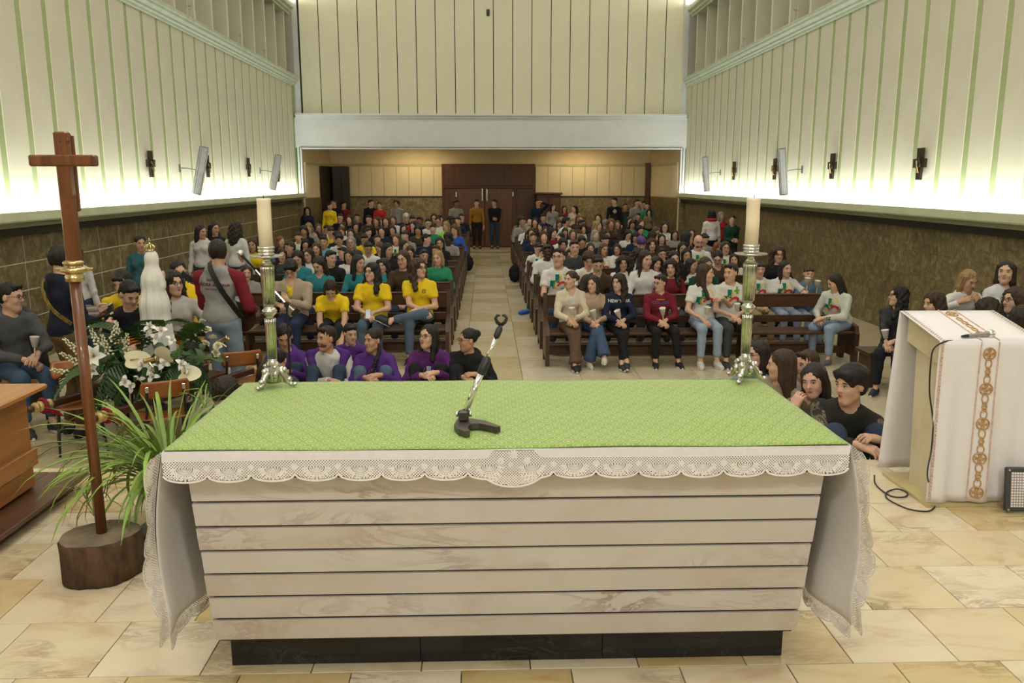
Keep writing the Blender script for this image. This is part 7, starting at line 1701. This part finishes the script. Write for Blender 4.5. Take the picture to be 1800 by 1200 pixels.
def frond():
    b = MB(); n = 16
    for i in range(n):
        t = i / n; x = .48 * t; z = .10 * math.sin(PI * t) - .18 * t * t
        for s_ in (-1, 1):
            L = .17 * math.sin(PI * (.15 + .8 * t)); b.add([(x, 0, z), (x + .02, s_ * .004, z), (x + .02 + L * .5, s_ * L * .8, z - .03 - L * .2), (x + L * .45, s_ * L * .78, z - .03 - L * .2)], [(0, 1, 2, 3)])
    b.tube([(.48 * q / 8, 0, .10 * math.sin(PI * q / 8) - .18 * (q / 8) ** 2) for q in range(9)], .004, 4); return b.mesh('palm_frond', [m_grn], True)
def leaf():
    b = MB(); petal(b, .16, .038, 1.0, 0, .6); return b.mesh('leaf', [m_grn], True)
def bigleaf():
    b = MB(); pts = []
    for i in range(36):
        a = 2 * PI * i / 36; r = .13 * (1 + .3 * math.cos(a)) * (1 - .30 * (abs(math.sin(a * 6)) > .85 and abs(math.sin(a)) > .3)); pts.append((r * math.cos(a), r * math.sin(a)))
    b.add([(0, 0, .0)] + [(x, y, -.5 * (x * x + y * y) + .02 * abs(math.sin(6 * math.atan2(y, x)))) for x, y in pts], [(0, i + 1, (i + 1) % 36 + 1) for i in range(36)]); return b.mesh('large_leaf', [m_grn2], True)
fl_me = dict(lily=lily(), rose=rose(), anthurium=anthurium(), iris=iris(), snapdragon=snap(), palm_frond=frond(), leaf=leaf(), large_leaf=bigleaf())
def bloom(kind, px, py, Y, rot, sc=1.0):
    o = link(kind, fl_me[kind], fa, None); p = Vector(PY(px, py, Y)) - FO; o.location = p; o.rotation_euler = rot; o.scale = (sc,) * 3; return o
fa.rotation_euler = (0, 0, 0)
CAMR = math.radians(72)
for (x, y, Y, r3, sc) in ((167, 626, 7.15, (CAMR, 0, .1), 1.25), (168, 652, 7.15, (CAMR, .3, -.5), .9)): bloom('lily', x, y, Y, r3, sc)
for (x, y, a, b) in ((213, 612, -.3, -.25), (178, 617, -.2, -.45), (197, 632, .2, -.2), (222, 628, .3, .25), (140, 660, .1, -1.3), (150, 645, .0, -1.0), (150, 630, .1, -.7), (195, 610, .1, .35)): bloom('snapdragon', x, y, 7.3, (a, b, 0), .85)
for (x, y, a, b) in ((236, 632, CAMR, .4), (290, 624, CAMR, 2.6), (330, 657, .9, -.3)): bloom('anthurium', x, y, 7.15, (a, 0, b) if False else (a, b * .0, b), 1.05)
for (x, y, a, b, c) in ((263, 575, .6, .2, 0), (272, 595, .9, 0, 1), (258, 588, .8, .4, 2), (283, 582, .9, -.3, .5), (250, 642, 1.1, 0, 0), (262, 650, 1.0, .3, 1), (276, 645, .9, -.2, 2), (287, 640, 1.1, .2, .4), (318, 640, 1.0, 0, .7), (324, 648, .9, .3, 1.6), (220, 670, 1.1, .4, 0), (228, 680, 1.2, -.4, 1), (243, 668, 1.1, 0, 2), (268, 662, 1.0, 0, .2), (300, 598, .7, .2, .9)): bloom('iris', x, y, 7.12, (a, b, c), 1.0)
for (x, y, a, b) in ((355, 567, .1, .2), (364, 581, .3, .3), (374, 595, .5, .1), (360, 605, .6, -.2), (383, 609, .8, .3), (378, 622, 1.0, .2), (367, 631, 1.1, 0)): bloom('rose', x, y, 7.6, (a, b, x), .85)
for (x, y, a, b, c) in ((335, 592, .6, .2, 2.4), (315, 615, 1.0, .1, -1.2), (215, 692, 1.2, .2, -1.7), (228, 640, .9, 0, 2), (345, 575, .5, .4, 2.8)): bloom('large_leaf', x, y, 7.35, (a, b, c), .95)
rl = random.Random(21)
for q in range(11): a = -PI * .95 + PI * .9 * q / 10; bloom('palm_frond', rl.uniform(190, 340), rl.uniform(630, 655), 7.45, (rl.uniform(-.2, .2), rl.uniform(.1, .5), a), rl.uniform(.8, 1.1))
for q in range(6): bloom('palm_frond', rl.uniform(200, 260), rl.uniform(590, 630), 7.6, (rl.uniform(-.2, .2), rl.uniform(-.9, -.4), -PI * .5 - 1.4 + .6 * q), .9)
for q in range(170):
    u, v_ = rl.gauss(0, .5), rl.gauss(0, .5); bloom('leaf', 268 + 95 * max(-1, min(1, u)), 655 + 38 * max(-1, min(1, v_)), 7.35 + .5 * rl.random(), (rl.uniform(-.8, .8), rl.uniform(-.8, .6), rl.uniform(-PI, PI)), rl.uniform(.6, 1.2))
core = Field((-.5, -.5, .02), (.5, .5, .45), .03); core.add(('el', (0, 0, .18), (.40, .38, .17), None), 0); core.folds(.03); core.sub(('rc', (0, 0, -.1), (0, 0, .6), .21, .21), .02); link('moss_base', np_mesh('moss_base', [core.net()], [m_grn]), fa)
# brass processional lamps lying in the flowers
for q, (x, y, Y, a) in enumerate(((265, 632, 7.1, 1.35), (391, 598, 7.7, 1.1))):
    p = PY(x, y, Y); t = thing('brass_socket', ('brass candle socket in front of the statue flowers', 'brass candle socket right of the white roses')[q], 'candle socket', p); t.rotation_euler = (0, a, 0)
    MB().lathe([(.018, -.06), (.024, -.058), (.020, -.05), (.020, .04), (.026, .045), (.026, .06), (.018, .06), (.016, -.02), (0, -.02)], 14).build('tube', m_brass, t, True); MB().tube([(0, 0, -.03), (.07, 0, -.0)], .009, 6).build('stem', m_brass, t)
# things on the aisle floor
p = PZ(922, 552, ZN); t = thing('folded_umbrella', 'blue folded umbrella lying beside the third pew end', 'umbrella', (p[0], p[1], ZN + .045), .9); MB().tube([(-.18, 0, 0), (-.1, 0, 0), (.12, 0, 0), (.2, 0, 0)], [.02, .045, .04, .012], 8).build('canopy', cloth((.03, .12, .42)), t, True); MB().tube([(.2, 0, 0), (.27, 0, -.02)], .014, 6).build('handle', m_blackp, t)
for (x, y, lb) in ((823, 470, 'black backpack hanging at a left pew end beside the aisle'), (905, 490, 'small black bag on the floor by a right pew end')):
    p = PZ(x, y + 6, ZN); t = thing('backpack', lb, 'backpack', (p[0], p[1], ZN)); F = Field((-.25, -.2, 0), (.25, .2, .6), .02); F.add(('el', (0, 0, .22), (.15, .11, .22), None), 0); F.add(('el', (0, -.09, .16), (.11, .05, .12), None), .03); F.folds(.006); link('sack', np_mesh('sack', [F.net()], [cloth(C_['black'])]), t); MB().tube([(-.05, .0, .42), (0, 0, .48), (.05, 0, .42)], .01, 6).build('handle', m_blackp, t)
place_crowd(); emit_crowd()
